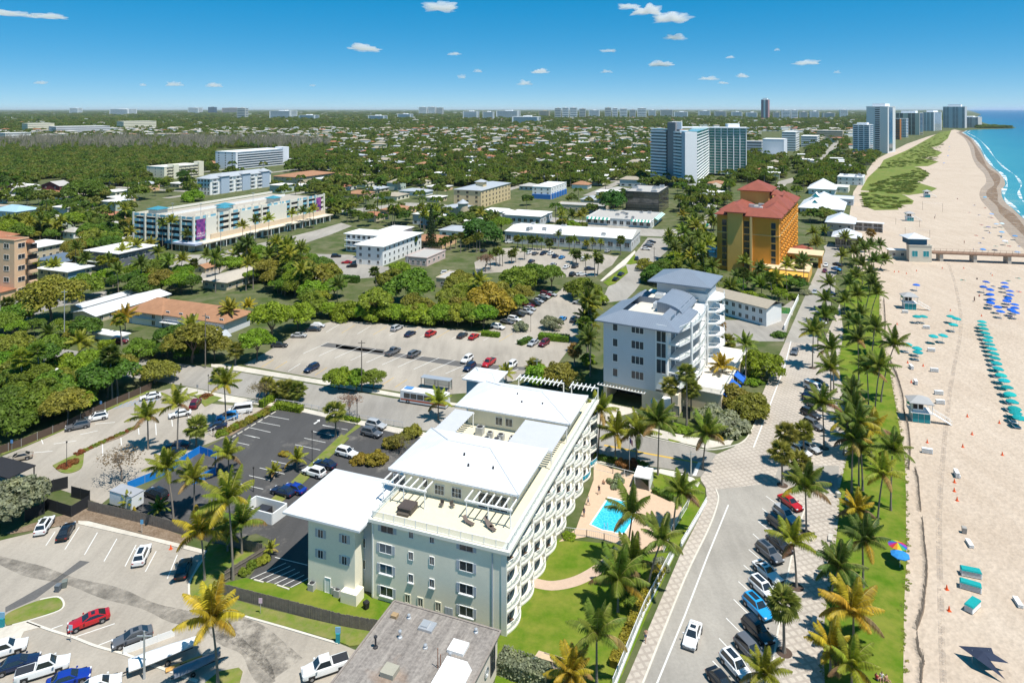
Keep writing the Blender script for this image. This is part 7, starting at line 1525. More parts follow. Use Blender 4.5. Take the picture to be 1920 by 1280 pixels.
# ------------------------------------------------------------------ woodland masses: instanced canopy
WL = leafmat('woodland_leaf',[(.085,.15,.022),(.12,.20,.025),(.17,.21,.035),(.065,.135,.022),(.20,.205,.045),(.10,.18,.022)],hue=.02)
lods = [crown_mesh('woodland_crown',200 + i,18,44,.8,.46,WL) for i in range(4)]
drm = mat('dead_wood',(.27,.25,.19),.9,.15,1); dead = MB()
rd = random.Random(4)
for k in range(9):
 a = rd.uniform(0,6.28); e = Vector((math.cos(a) * .3,math.sin(a) * .3,rd.uniform(.6,1.05))); dead.tube([(0,0,.15 * (k % 3)),e * .55,e],[.02,.014,.004],4)
 for j in range(3): b = e * rd.uniform(.5,.9); dead.tube([b,b + Vector((rd.uniform(-.2,.2),rd.uniform(-.2,.2),rd.uniform(.05,.25)))],[.009,.003],3)
deadm = dead.mesh('dead_tree',drm)
palml = bpy.data.meshes.new('far_palm'); 
_p = MB().tube([(0,0,0),(.02,0,.72)],[.02,.012],4,0)
for k in range(12): a = k * 2.4; d = Vector((math.cos(a),math.sin(a),0)); s = Vector((-d.y,d.x,0)) * .06; z = .72; _p.add([Vector((.02,0,z)),d * .18 + s + Vector((0,0,z + .07)),d * .36 + Vector((0,0,z - .06 - .05 * (k % 3))),d * .18 - s + Vector((0,0,z + .05))],[(0,1,2),(0,2,3)],1)
palml = _p.mesh('far_palm',[PALMBARK,WL])
def scatter(name,label,pts,meshes,cat):
 """pts: (x, y, z, sx, sz, rot, pick)"""
 colx = bpy.data.collections.new(name + '_source')
 for i,m in enumerate(meshes): o = bpy.data.objects.new(f'{name}_source_{i}',m); colx.objects.link(o)
 A_ = np.array(pts,np.float32); me = bpy.data.meshes.new(name); me.vertices.add(len(A_)); me.vertices.foreach_set('co',A_[:,:3].ravel())
 a = me.attributes.new('sc','FLOAT_VECTOR','POINT'); a.data.foreach_set('vector',np.stack([A_[:,3],A_[:,3],A_[:,4]],1).ravel())
 a = me.attributes.new('rot','FLOAT_VECTOR','POINT'); a.data.foreach_set('vector',np.stack([0 * A_[:,5],0 * A_[:,5],A_[:,5]],1).ravel())
 a = me.attributes.new('pick','INT','POINT'); a.data.foreach_set('value',A_[:,6].astype(np.int32))
 ob = place(name,me); ng = bpy.data.node_groups.new(name,'GeometryNodeTree'); ng.interface.new_socket('Geometry',in_out='INPUT',socket_type='NodeSocketGeometry'); ng.interface.new_socket('Geometry',in_out='OUTPUT',socket_type='NodeSocketGeometry')
 n,l = ng.nodes,ng.links; gi,go = n.new('NodeGroupInput'),n.new('NodeGroupOutput'); ip = n.new('GeometryNodeInstanceOnPoints'); ci = n.new('GeometryNodeCollectionInfo')
 ci.inputs['Collection'].default_value = colx; ci.inputs['Separate Children'].default_value = True; ci.inputs['Reset Children'].default_value = True; ip.inputs['Pick Instance'].default_value = True
 def att(nm,t): q = n.new('GeometryNodeInputNamedAttribute'); q.data_type = t; q.inputs[0].default_value = nm; return q.outputs[0]
 er = n.new('FunctionNodeEulerToRotation'); l.new(att('rot','FLOAT_VECTOR'),er.inputs[0]); l.new(er.outputs[0],ip.inputs['Rotation']); l.new(att('sc','FLOAT_VECTOR'),ip.inputs['Scale']); l.new(att('pick','INT'),ip.inputs['Instance Index'])
 l.new(gi.outputs[0],ip.inputs['Points']); l.new(ci.outputs[0],ip.inputs['Instance']); l.new(ip.outputs[0],go.inputs[0])
 md = ob.modifiers.new('scatter','NODES'); md.node_group = ng; tag(ob,label,cat,kind='stuff'); return ob
RF = random.Random(31); P_ = []
Wp = [G(u,v) for u,v in WOOD_PX]; x0,x1 = min(p.x for p in Wp),max(p.x for p in Wp); y0,y1 = min(p.y for p in Wp),max(p.y for p in Wp); k = 0
while k < 9500:
 u,v = RF.uniform(-60,640),RF.uniform(256,345)
 if not wooded(u,v): continue
 q = G(u,v); keep = min(1,(q.y / 1500) ** 1.2 + .25); k += 1
 if blocked(q.x,q.y,4) or shown(q,8,3) or RF.random() > keep: continue
 r = RF.uniform(3.2,6.5); P_.append((q.x,q.y,r * .5,r,r * RF.uniform(.8,1.25),RF.uniform(0,6.28),RF.randrange(4)))
scatter('mangrove_woodland','dense mangrove wood stretching behind the parking garage',P_,lods,'woodland')
P_ = []
for k in range(1500):
 v = RF.gauss(270,6); u = RF.uniform(-60,620)
 if v < 258 or not wooded(u,v): continue
 if RF.random() > .35 + .65 * (math.sin(u * .021) ** 2): continue
 q = G(u,v); P_.append((q.x,q.y,2,13,RF.uniform(13,17),RF.uniform(0,6),0))
scatter('dead_trees','band of bare grey dead trees in the mangrove wood',P_,[deadm],'dead trees')
P_ = []
for q,r,h in rest: P_.append((q.x,q.y,h * .55,r,r,RF.uniform(0,6),RF.randrange(4)))
for y,q,h in pl_pts[120:]: P_.append((q.x,q.y,0,h * 1.1,h * 1.35,RF.uniform(0,6),4))
k = 0
while k < 19000:                                  # suburb canopy
 v = 238 + 112 * RF.random() ** 1.5; u = RF.uniform(-60,1660); k += 1
 if wooded(u,v): continue
 q = G(u,v)
 if blocked(q.x,q.y,2.5) or shown(q,8,4): continue
 if RF.random() < .22: h = RF.uniform(9,14); P_.append((q.x,q.y,0,h * 1.1,h * 1.35,RF.uniform(0,6),4)); continue
 r = RF.uniform(3.2,6.5) * (1 + q.y / 6000); P_.append((q.x,q.y,r * .6,r,min(r,8) * RF.uniform(.8,1.2),RF.uniform(0,6.28),RF.randrange(4)))
k = 0
while k < 9000:                                  # trees to the skyline
 v = 206.0 + 36 * RF.random() ** 1.5; u = RF.uniform(-80,1790); k += 1
 if u > 1640 and v > 226: continue
 q = G(u,v)
 if inpoly(q.x,q.y,PAVED[1]) or blocked(q.x,q.y): continue
 r = max(5,q.y * .0030) * RF.uniform(.8,1.8); P_.append((q.x,q.y,3,r,RF.uniform(8,15) + q.y * .00025,RF.uniform(0,6.28),RF.randrange(4)))
for u in range(1842,1890,2): q = G(u,240.3); P_.append((q.x,q.y,3,26,RF.uniform(9,14),1,RF.randrange(4)))
scatter('suburb_woodland','tree canopy between the suburb roofs out to the skyline',P_,lods + [palml],'woodland')
P_ = []
RF = random.Random(77)
dn = [(C0,n) for C0,n in (([(1000,600),(1300,650),(1200,700),(1020,690)],160),([(1060,560),(1330,465),(1390,500),(1270,612),(1060,600)],700),([(1100,470),(1450,262),(1500,260),(1420,430),(1200,462)],1100))]
for poly2,n in dn:
 Q = [px('C',*t) for t in poly2]; us = [t[0] for t in Q]; vs_ = [t[1] for t in Q]; k = 0
 while k < n:
  u,v = RF.uniform(min(us),max(us)),RF.uniform(min(vs_),max(vs_)); k += 1
  if inpoly(u,v,Q): q = G(u,v); r = RF.uniform(1.2,3.2); P_.append((q.x,q.y,0,r,r * RF.uniform(.25,.5),RF.uniform(0,6),RF.randrange(4)))
scatter('dune_bushes','low scrub bushes scattered over the dunes',P_,lods,'scrub')
P_ = []
for line in (lawn_l,lawn_r):
 L_ = [GP(*t) for t in line]
 for a,c in zip(L_[:-1],L_[1:]):
  n = int((c - a).length * 2.2)
  for k in range(n): q = a.lerp(c,RF.random()); P_.append((q.x + RF.gauss(0,.25),q.y,.1,RF.uniform(.12,.4),RF.uniform(.03,.07),RF.uniform(0,6),RF.randrange(4)))
gl = leafmat('edge_grass',[(.13,.22,.015),(.19,.25,.03),(.28,.25,.08)]); scatter('edge_grass','ragged grass tufts along the edges of the beach lawn',P_,[crown_mesh('grass_tuft',300 + i,8,12,.8,.7,gl) for i in range(4)],'grass')
# ------------------------------------------------------------------ vehicles
CK = {'sedan': (4.75,.92,1.45,.93,(-1.85,1.05),(-1.05,.2)),'suv': (4.75,.96,1.74,1.06,(-2.22,1.0),(-1.9,.3)),'pickup': (5.75,1.0,1.88,1.16,(-.75,1.45),(-.5,.75)),'van': (5.4,1.0,2.12,1.2,(-2.6,2.05),(-2.5,1.25)),'coupe': (4.95,.97,1.38,.96,(-2.0,.85),(-1.05,.0)),'minivan': (5.0,.98,1.76,1.08,(-2.4,1.35),(-2.15,.35))}
KN = {'sedan': 'sedan','suv': 'SUV','pickup': 'pickup truck','van': 'van','coupe': 'coupe','minivan': 'minivan'}
CM = {}
def wheel_mesh():
 m = MB().lathe([(.2,-.12),(.33,-.12),(.345,-.05),(.345,.05),(.33,.12),(.2,.12)],16).mesh('tyre',RUBBER,40); r = MB().lathe([(.0,.125),(.09,.125),(.20,.105),(.215,.115)],14).mesh('rim',RIM); return m,r
WM,RMW = wheel_mesh()
def car_mesh(k):
 if k in CM: return CM[k]
 L_,w,H,zt,cb,ct = CK[k]; b = MB(); st = []
 xs = [-L_ / 2,-L_ / 2 + .12,-L_ / 2 + .5,cb[0] + .3,0,cb[1],cb[1] + (L_ / 2 - cb[1]) * .6,L_ / 2 - .18,L_ / 2]
 for i,x in enumerate(xs):
  t = x / (L_ / 2); ww = w * (1 - .10 * abs(t) ** 4 - (.06 if i in (0,8) else 0)); z0 = .28 + (.14 if i in (0,8) else 0)
  top = zt if x <= cb[1] + .01 else zt - (.10 + .10 * (x - cb[1]) / (L_ / 2 - cb[1]))
  if i == 0: top -= .14
  if i == 8: top -= .22
  st.append([(x,-s * y,z) if False else (x,y,z) for y,z in ((-ww * .86,z0),(-ww,z0 + .16),(-ww,top - .24),(-ww * .95,top - .06),(-ww * .8,top),(ww * .8,top),(ww * .95,top - .06),(ww,top - .24),(ww,z0 + .16),(ww * .86,z0))])
 o = 0; n = 10
 for s in st: b.v += s
 for i in range(len(st) - 1):
  for j in range(n): b.f.append((i * n + j,i * n + (j + 1) % n,(i + 1) * n + (j + 1) % n,(i + 1) * n + j)); b.m.append(0)
 b.f += [tuple(range(n))[::-1],tuple((len(st) - 1) * n + j for j in range(n))]; b.m += [0,0]
 wb,wt = w * .84,w * .66 if k not in ('van',) else w * .78
 b.frust(cb[0],cb[1],-wb,wb,zt - .02,ct[0],ct[1],-wt,wt,H - .04); b.frust(ct[0],ct[1],-wt,wt,H - .04,ct[0] + .12,ct[1] - .12,-wt + .1,wt - .1,H)
 for x in (-L_ * .31,L_ * .31):
  for s in (-1,1): b.box(x - .40,x + .40,s * w * .99 - .012,s * w * .99 + .012,.3,.78,1)
 for s in (-1,1): b.box(cb[1] - .35,cb[1] - .15,s * (w + .11) - .09,s * (w + .11) + .09,zt + .02,zt + .17)
 if k == 'pickup': b.box(-L_ / 2 + .12,cb[0] - .1,-w * .72,w * .72,zt - .02,zt + .01,1)
 body = b.mesh('car_body',[PAINT,STEEL],35)
 def pane(P,ins=.86,off=.014):
  P = [Vector(p) for p in P]; c = sum(P,Vector()) / 4; nr = (P[1] - P[0]).cross(P[3] - P[0]).normalized()
  return MB().add([c + (p - c) * ins + nr * off for p in P],[(0,1,2,3)])
 z0,z1 = zt,H - .05
 ws = pane([(cb[1],-wb,z0),(cb[1],wb,z0),(ct[1],wt,z1),(ct[1],-wt,z1)]); rw = pane([(cb[0],wb,z0),(cb[0],-wb,z0),(ct[0],-wt,z1),(ct[0],wt,z1)])
 sl = pane([(cb[1],wb,z0),(cb[0],wb,z0),(ct[0],wt,z1),(ct[1],wt,z1)]); sr = pane([(cb[0],-wb,z0),(cb[1],-wb,z0),(ct[1],-wt,z1),(ct[0],-wt,z1)])
 xm = (cb[0] + cb[1]) / 2; allg = MB()
 for g in (ws,rw,sl,sr): allg.add(g.v,g.f)
 hl = [MB().box(L_ / 2 - .28,L_ / 2 - .02,s * w * .70 - .17,s * w * .70 + .17,zt - .34,zt - .22).mesh('headlight',LAMPG) for s in (-1,1)]; tl = [MB().box(-L_ / 2 - .01,-L_ / 2 + .12,s * w * .72 - .14,s * w * .72 + .14,zt - .36,zt - .18).mesh('tail_light',TAIL) for s in (-1,1)]
 sun = MB().box(ct[0] + .35,ct[1] - .25,-wt * .6,wt * .6,H + .001,H + .012).mesh('sunroof',CARG)
 CM[k] = (body,[g.mesh('car_window',CARG) for g in (ws,rw,sl,sr)],allg.mesh('car_windows',CARG),hl,tl,sun); return CM[k]
CC = {'white': (.75,.75,.74),'black': (.012,.012,.014),'dark': (.03,.032,.038),'grey': (.11,.115,.125),'silver': (.40,.41,.42),'red': (.42,.012,.015),'blue': (.04,.22,.50),'navy': (.012,.022,.06),'maroon': (.13,.01,.02),'tan': (.33,.28,.22),'royal': (.01,.035,.28),'sky': (.02,.30,.62)}
CW = dict(dark='dark grey',royal='royal blue',sky='bright blue',navy='navy blue')
def car(label,q,ang,kind,col,full=True,sun=False,group=None):
 body,panes,allg,hl,tl,sm = car_mesh(kind); L_,w = CK[kind][0],CK[kind][1]
 t = thing('parked_car',label,{'pickup': 'pickup truck','van': 'van'}.get(kind,'car'),(q.x,q.y,q.z),R(ang),group); bd = place('body',body,t,color=CC[col])
 if full:
  for nm,m in zip(('windshield','rear_window','side_window','side_window'),panes): place(nm,m,t)
  for m in hl: place('headlight',m,t)
  for m in tl: place('tail_light',m,t)
  if sun: place('sunroof',sm,t)
 else: place('windows',allg,t)
 for x in (-L_ * .31,L_ * .31):
  for s in (-1,1):
   o = place('wheel',WM,t,(x,s * (w - .10),.345)); o.rotation_euler = (R(-90) * s,0,0)
   if full: place('rim',RMW,o)
 return t
def cars(place_,group,p,items,ang,z0=.11,full=True):
 its = sorted(items,key=lambda t: -t[1]); c = {}
 for i,it in enumerate(its):
  x,y,k,col = it[:4]; a = it[4] if len(it) > 4 else ang; g = GP(p,x,y,.75); q = Vector((g.x,g.y,z0)); nm = f'{CW.get(col, col)} {KN[k]}'
  car(f'{nm} {place_}, {ordn(i)} from the camera',q,a,k,col,full,it[5] if len(it) > 5 else False,group)
S,V_,P_k,C_k,N_,M_ = 'suv','van','pickup','coupe','sedan','minivan'
cars('parked in the angled beachfront row','cars in the beachfront row','J',[(605,262,N_,'red'),(578,335,S,'silver'),(548,392,S,'dark'),(545,495,N_,'dark'),(487,548,S,'grey',-68,True),(476,652,C_k,'white',-68,True),(455,750,S,'white',-68,True),(422,852,S,'sky',-68,True),(422,985,S,'black',-68,True),(382,1096,S,'grey'),(302,1185,S,'white',-68,True),(225,1278,N_,'black')],-68)
cars('driving along the beach road','cars driving on the beach road','M',[(718,325,N_,'white'),(710,372,N_,'maroon'),(628,540,N_,'silver'),(468,1015,N_,'grey')],242)
car('white sedan with dark glass roof driving towards the camera',Vector((*GP('K',605,1003,.7)[:2],.11)),243,N_,'white',True,True)
cars('parked beside the paved promenade','cars on the far promenade','F',[(740,500,V_,'white'),(768,472,N_,'dark'),(725,562,S,'black'),(720,645,S,'dark'),(735,706,S,'grey'),(716,830,N_,'silver'),(660,852,S,'white'),(635,770,S,'dark'),(745,595,N_,'grey')],-62)
cars('parked under the far promenade palms','cars under the far palms','M',[(815,322,N_,'dark'),(805,358,N_,'blue'),(750,548,N_,'navy'),(800,603,N_,'dark'),(710,672,N_,'navy'),(682,735,S,'dark'),(668,775,N_,'white')],-62,full=False)
cars('in the foreground lot, upper row','cars in the foreground lot','H',[(250,390,S,'white',106,True),(370,422,N_,'black',106),(797,556,S,'white',104,True),(1030,630,N_,'black',104)],104,.05)
cars('in the foreground lot, lower rows','cars in the foreground lot, lower rows','H',[(500,920,C_k,'red',215,True),(745,1015,N_,'grey',213,True),(30,1085,S,'white',27),(100,1165,N_,'navy',27),(240,1195,P_k,'white',27),(385,1250,N_,'royal',27),(560,1285,N_,'white',27)],27,.05)
cars('beside the grey gravel roof','pickup beside the gravel roof','H',[(1830,1185,P_k,'white')],205,.05)
cars('in the left fenced lot','cars in the left lot','O',[(150,1005,N_,'tan',210),(622,755,S,'grey',210,True),(770,688,S,'white',210,True),(1205,518,N_,'white',208),(1562,578,S,'maroon',100),(1440,658,N_,'white',210),(1420,908,N_,'navy',190),(1385,965,N_,'black',190)],210,.05)
cars('beside the strip planting','cars beside the strip planting','N',[(630,868,V_,'white'),(525,920,S,'blue'),(435,992,N_,'navy')],198,.05)
cars('in the dark lot','cars in the dark lot','H',[(1765,92,S,'white',155),(1828,45,N_,'navy',155),(1590,198,N_,'navy',155),(1655,182,N_,'royal',155),(880,215,M_,'black',150)],155,.05)
cars('near the tall fence of the dark lot','cars near the street fence','E',[(170,750,S,'grey',-25),(195,706,S,'silver',-25),(30,862,S,'white',-25)],-25,.05)
cars('in the big central lot','cars in the big central lot','E',[(312,162,M_,'silver'),(387,193,N_,'navy'),(503,194,S,'red'),(680,202,N_,'dark'),(745,209,N_,'red'),(290,295,P_k,'grey'),(410,307,M_,'grey'),(707,338,S,'white',244),(722,382,S,'navy',244),(830,357,P_k,'red',244),(955,372,S,'white',244),(1078,245,N_,'silver',240),(1140,247,S,'maroon',240)],64,.05)
cars('along the left edge of the big lot','cars at the big lot edge','D',[(1570,257,N_,'dark',0),(1680,203,N_,'silver',0),(1762,168,N_,'dark',0),(1752,388,S,'navy',244)],0,.05)
cars('in the row under the trees','cars in the tree-lined row','Y',[(190,1027,S,'white'),(285,972,N_,'grey'),(365,947,S,'white'),(405,892,N_,'dark'),(480,868,P_k,'silver'),(525,832,N_,'silver'),(512,797,N_,'maroon'),(580,782,S,'dark'),(612,752,N_,'silver'),(645,730,N_,'black'),(680,706,N_,'silver'),(700,682,S,'maroon'),(752,682,N_,'silver'),(1050,772,S,'silver',150),(872,942,N_,'blue',64),(1000,947,S,'grey',64)],-32,.05,False)
cars('in the far palm-dotted lot','cars in the far lot','Y',[(545,332,N_,'navy'),(775,368,N_,'silver'),(915,392,N_,'white'),(1005,388,S,'dark'),(1160,412,N_,'navy',10),(980,472,S,'dark'),(1075,472,N_,'white',10),(522,243,S,'white'),(585,252,N_,'grey'),(667,252,N_,'navy'),(752,252,S,'white'),(797,282,S,'navy'),(867,292,N_,'blue'),(1100,312,S,'white'),(1150,288,N_,'navy'),(310,132,N_,'white',20),(40,225,S,'black'),(1350,225,N_,'silver')],62,.05,False)
cars('along the north street','cars on the north street','Y',[(1660,307,S,'navy',80),(1492,468,N_,'navy',62),(1438,522,N_,'black',62),(1755,202,N_,'white',-15),(1775,172,N_,'grey',-15),(1795,148,N_,'silver',-15),(1815,128,N_,'black',-15)],62,.06,False)
cars('in front of the L-shaped motel','cars in front of the motel','V',[(320,592,N_,'red',180),(372,630,S,'black',180),(215,530,S,'black',10),(98,578,N_,'red',150),(1315,700,S,'white',10),(1630,722,S,'black',0),(1420,285,S,'white',60),(1492,300,S,'navy',60)],180,.05,False)
cars('beside the brown motel','car by the brown motel','O',[(955,82,S,'maroon')],5,.05)
cars('on the driveway by the green lawn','car on the left driveway','X',[(1020,360,S,'navy')],20,.05,False)
cars('beside the green-awning shops','cars by the shops','W',[(990,445,N_,'white',10),(1045,420,N_,'white',10),(70,480,S,'white',40),(75,500,N_,'white',40)],10,.06,False)
t = thing('covered_car','car under a pale grey cover at the lot edge','car',(*GP('D',1785,150,.6)[:2],.05),R(0)); o = place('cover',CM['sedan'][0],t,color=(.55,.56,.58)); o.scale = (1,1.02,1.0); o = MB().frust(-2.1,1.3,-.82,.82,.9,-1.2,.4,-.62,.62,1.47).build('cover_top',CLOTH,t); o.color = (.55,.56,.58,1)
# transit bus
q = GP('E',470,560,1.3); t = thing('transit_bus','white and blue transit bus waiting on the side street','bus',(q.x,q.y,.03),R(161)); BW,BLn = 1.28,12.0
MB().frust(-6,6,-BW,BW,.35,-5.95,5.85,-BW + .06,BW - .06,2.95).build('body',mat('bus_white',(.62,.64,.66),.4,.04),t); MB().frust(-5.9,5.8,-BW + .08,BW - .08,2.951,-5.6,5.5,-BW + .3,BW - .3,3.15).build('roof',WHITE,t)
MB().box(-3.5,-.5,-.7,.7,3.15,3.4).build('roof_unit',WHITE,t); MB().box(3.2,5.2,-.75,.75,3.15,3.32).build('roof_unit',mat('bus_blue',(.10,.25,.5),.5,.05),t)
for s in (-1,1):
 for k in range(6): MB().box(-5.4 + k * 1.75,-3.85 + k * 1.75,s * BW - .03,s * BW + .012,1.35,2.5).build('window',CARG,t)
 MB().box(-5.9,5.8,s * (BW + .002) - .01,s * (BW + .002) + .01,.75,1.1).build('stripe',mat('bus_orange',(.45,.10,.04),.5,.05),t)
 for x in (-3.2,3.9): o = place('wheel',WM,t,(x,s * (BW - .12),.5),0,1.45); o.rotation_euler = (R(-90) * s,0,0)
MB().box(5.86,5.95,-BW + .12,BW - .12,1.2,2.75).build('windshield',CARG,t); MB().box(5.9,5.93,-1.0,1.0,2.78,2.95).build('route_sign',DARK,t)
for s in (-1,1): MB().box(5.93,6.02,s * .9 - .18,s * .9 + .18,.6,.8).build('headlight',LAMPG,t)
q = GP('U',1365,640,1); t = thing('flatbed_truck','white truck with stake bed on the garage street','truck',(q.x,q.y,.05),R(250)); MB().box(1.2,3.2,-1.1,1.1,.6,2.5).build('cab',WHITE,t); MB().box(3.2,3.24,-.95,.95,1.5,2.3).build('windshield',CARG,t); MB().box(-3.6,1.1,-1.2,1.2,.8,1.1).build('bed',WOOD,t)
for s in (-1,1): MB().box(-3.6,1.1,s * 1.2 - .04,s * 1.2 + .04,1.1,2.6).build('stake_side',mat('tan_stake',(.45,.36,.25),.9,.1),t)
for x in (-2.4,2.2):
 for s in (-1,1): o = place('wheel',WM,t,(x,s * 1.0,.42),0,1.2); o.rotation_euler = (R(-90) * s,0,0)
# box trailer, covered boat, covered craft, kayak
q = GP('H',712,250,1.2); t = thing('box_trailer','white box trailer behind the wooden fence','trailer',(q.x,q.y,.04),R(-22)); MB().box(-2.7,2.7,-1.2,1.2,.55,2.75).build('box',WHITE,t); MB().box(-2.75,2.75,-1.25,1.25,2.75,2.85).build('roof',mat('trailer_roof_grey',(.33,.34,.36),.7,.1),t); MB().box(2.7,3.7,-.1,.1,.5,.6).build('tow_bar',STEEL,t)
for s in (-1,1): o = place('wheel',WM,t,(-.3,s * 1.1,.36),0,1.05); o.rotation_euler = (R(-90) * s,0,0)
def hull(name,L_,w,h,m,t,z=.6,tip=1.0):
 b = MB(); n = 10
 for i in range(n + 1):
  s = i / n; ww = w * min(1,math.sin(math.pi * (.12 + .88 * (1 - s) * .56)) ** .8) * (1 if s < .97 else .12); hh = h * (1 - .25 * s); zz = z + .25 * s * tip
  for a,c in ((-.55,0),(-1,.45),(-.85,.8),(-.3,1.08 - .06 * math.sin(i * 2)),(0,1.15 - .07 * math.cos(i * 1.7)),(.3,1.08 - .06 * math.sin(i * 2)),(.85,.8),(1,.45),(.55,0)): b.v.append((-L_ / 2 + L_ * s,a * ww,zz + c * hh))
 for i in range(n):
  for j in range(9): b.f.append((i * 9 + j,(i + 1) * 9 + j,(i + 1) * 9 + (j + 1) % 9,i * 9 + (j + 1) % 9)); b.m.append(0)
 b.f += [tuple(range(9)),tuple(n * 9 + j for j in range(9))[::-1]]; b.m += [0,0]; return b.build(name,m,t,smooth=60)
q = GP('H',930,1120,.9); t = thing('covered_boat','boat under white tarpaulin on its trailer in the foreground lot','boat',(q.x,q.y,.05),R(31)); hull('tarpaulin',8.2,1.05,1.05,mat('white_tarpaulin',(.72,.72,.72),.7,.06,2,bump=.6),t)
MB().box(-4.6,3.2,-.06,.06,.42,.54).box(-5.6,-4.4,-.05,.05,.42,.5).build('trailer_frame',STEEL,t)
for s in (-1,1): o = place('wheel',WM,t,(.2,s * .95,.33)); o.rotation_euler = (R(-90) * s,0,0); place('rim',RMW,o)
q = GP('H',1110,1185,.7); t = thing('covered_boat','small craft under shiny dark cover on a trailer','boat',(q.x,q.y,.05),R(33)); hull('cover',5.4,.78,.75,mat('grey_shiny_cover',(.20,.22,.26),.35,.25,1.2,bump=.5),t,.5); MB().box(-3.0,3.2,-.05,.05,.36,.46).build('trailer_frame',STEEL,t)
for s in (-1,1): o = place('wheel',WM,t,(-.6,s * .7,.3),0,.85); o.rotation_euler = (R(-90) * s,0,0)
q = GP('H',1035,1172,.2); t = thing('kayak','yellow-orange kayak lying beside the covered boat','kayak',(q.x,q.y,.1),R(31)); hull('hull',4.2,.36,.3,mat('kayak_yellow',(.55,.30,.08),.6,.1),t,0,.5); MB().box(-.5,.3,-.2,.2,.3,.34).build('cockpit',DARK,t)
# ------------------------------------------------------------------ beach furniture
def umbrella_mesh(n=8,r=1.35,h=2.25,rise=.42):
 b = MB()
 for k in range(n):
  a0,a1 = 2 * math.pi * k / n,2 * math.pi * (k + 1) / n; f = lambda a,q,z: (q * math.cos(a),q * math.sin(a),z)
  b.add([(0,0,h + rise),f(a0,r * .55,h + rise * .72),f(a1,r * .55,h + rise * .72),f(a0,r,h),f(a1,r,h),f(a0,r,h - .13),f(a1,r,h - .13)],[(0,1,2),(1,3,4,2),(3,5,6,4)])
 return b
UM = umbrella_mesh().mesh('umbrella_canopy',CLOTH); UP = MB().tube([(0,0,0),(0,0,2.65)],.03,6).mesh('umbrella_pole',WHITE)
def lnge():
 f = MB().box(-.3,.3,-.95,.3,.28,.36); f.add([(-.3,.3,.28),(.3,.3,.28),(.3,.9,.75),(-.3,.9,.75),(-.3,.3,.36),(.3,.3,.36),(.3,.88,.83),(-.3,.88,.83)],[(0,3,2,1),(4,5,6,7),(0,1,5,4),(1,2,6,5),(2,3,7,6),(3,0,4,7)]); [f.box(x,x + .05,y,y + .05,0,.28) for x in (-.28,.23) for y in (-.9,.25)]; return f.mesh('beach_lounger',CLOTH)
LG = lnge(); TEAL,BLU = (.01,.30,.30),(.01,.10,.48)
def umbrella(label,p,x,y,col,group,n=2):
 q = GP(p,x,y,2.4); q.z = .03; t = thing('beach_umbrella',label,'umbrella',q,RT.uniform(0,1),group); o = place('canopy',UM,t,color=jit(col,RT,.2)); o.rotation_euler = (RT.uniform(-.08,.08),RT.uniform(-.08,.08),0); place('pole',UP,t)
 for k in range(n):
  L_ = place('beach_lounger',LG,None,(q.x - .9 + .2 * k,q.y - .5 + .95 * k,.03),R(75) + RT.uniform(-.1,.1),color=(.62,.63,.64) if RT.random() < .5 else col); tag(L_,f'{"near" if k == 0 else "far"} lounger beneath the {label}'[:95],'lounger',group + ', loungers')
for i,(x,y) in enumerate([(1682,127),(1686,145),(1692,165),(1702,190),(1715,212),(1720,232),(1730,255),(1738,278),(1745,303),(1755,330),(1765,358),(1768,388),(1790,425),(1810,455),(1828,495),(1843,532),(1850,573),(1868,612),(1872,637),(1890,662)][::-1]): umbrella(f'teal umbrella, {ordn(i)} of the long row','F',x,y,TEAL,'teal umbrella row')
for i,(x,y) in enumerate([(1318,97),(1352,97),(1508,97),(1540,110),(1523,143),(1408,207),(1460,203),(1318,275),(1322,297),(1265,255)]): umbrella(f'teal umbrella, {ordn(i)} of the scattered upper ones','F',x,y,TEAL,'scattered teal umbrellas',1)
bl = [(1703,1103),(1728,1145),(1730,1172),(1735,1200),(1728,1220),(1810,1110),(1812,1130),(1840,1155),(1838,1175),(1832,1195),(1820,1210),(1865,1230),(1868,1248),(1772,1243),(1845,1258),(1865,1272),(1730,1204 + 12),(1785,1268),(1690,1130),(1314,1120)]
for i,(x,y) in enumerate(bl): umbrella(f'royal blue umbrella, {ordn(i)} of the beach cluster','C',x,y,BLU,'blue umbrella cluster',1)
for i,(x,y,c) in enumerate([(1700,628,(.10,.40,.62)),(1793,775,(.5,.6,.65)),(1735,722,(.2,.35,.6)),(1793,823,(.1,.3,.6)),(1868,845,(.1,.3,.6)),(1812,873,(.55,.6,.65)),(1688,920,(.05,.2,.5)),(1755,925,(.1,.1,.12)),(1880,935,(.3,.45,.6)),(1500,345,(.1,.25,.6)),(1492,395,(.1,.25,.6)),(1469,437,(.1,.25,.6)),(1497,365,(.1,.25,.6)),(1765,778,(.3,.4,.5)),(1718,795,(.2,.2,.3))]): umbrella(f'small pale-blue sunshade, {ordn(i)} near the water','C',x,y,c,'sunshades near the water',0)
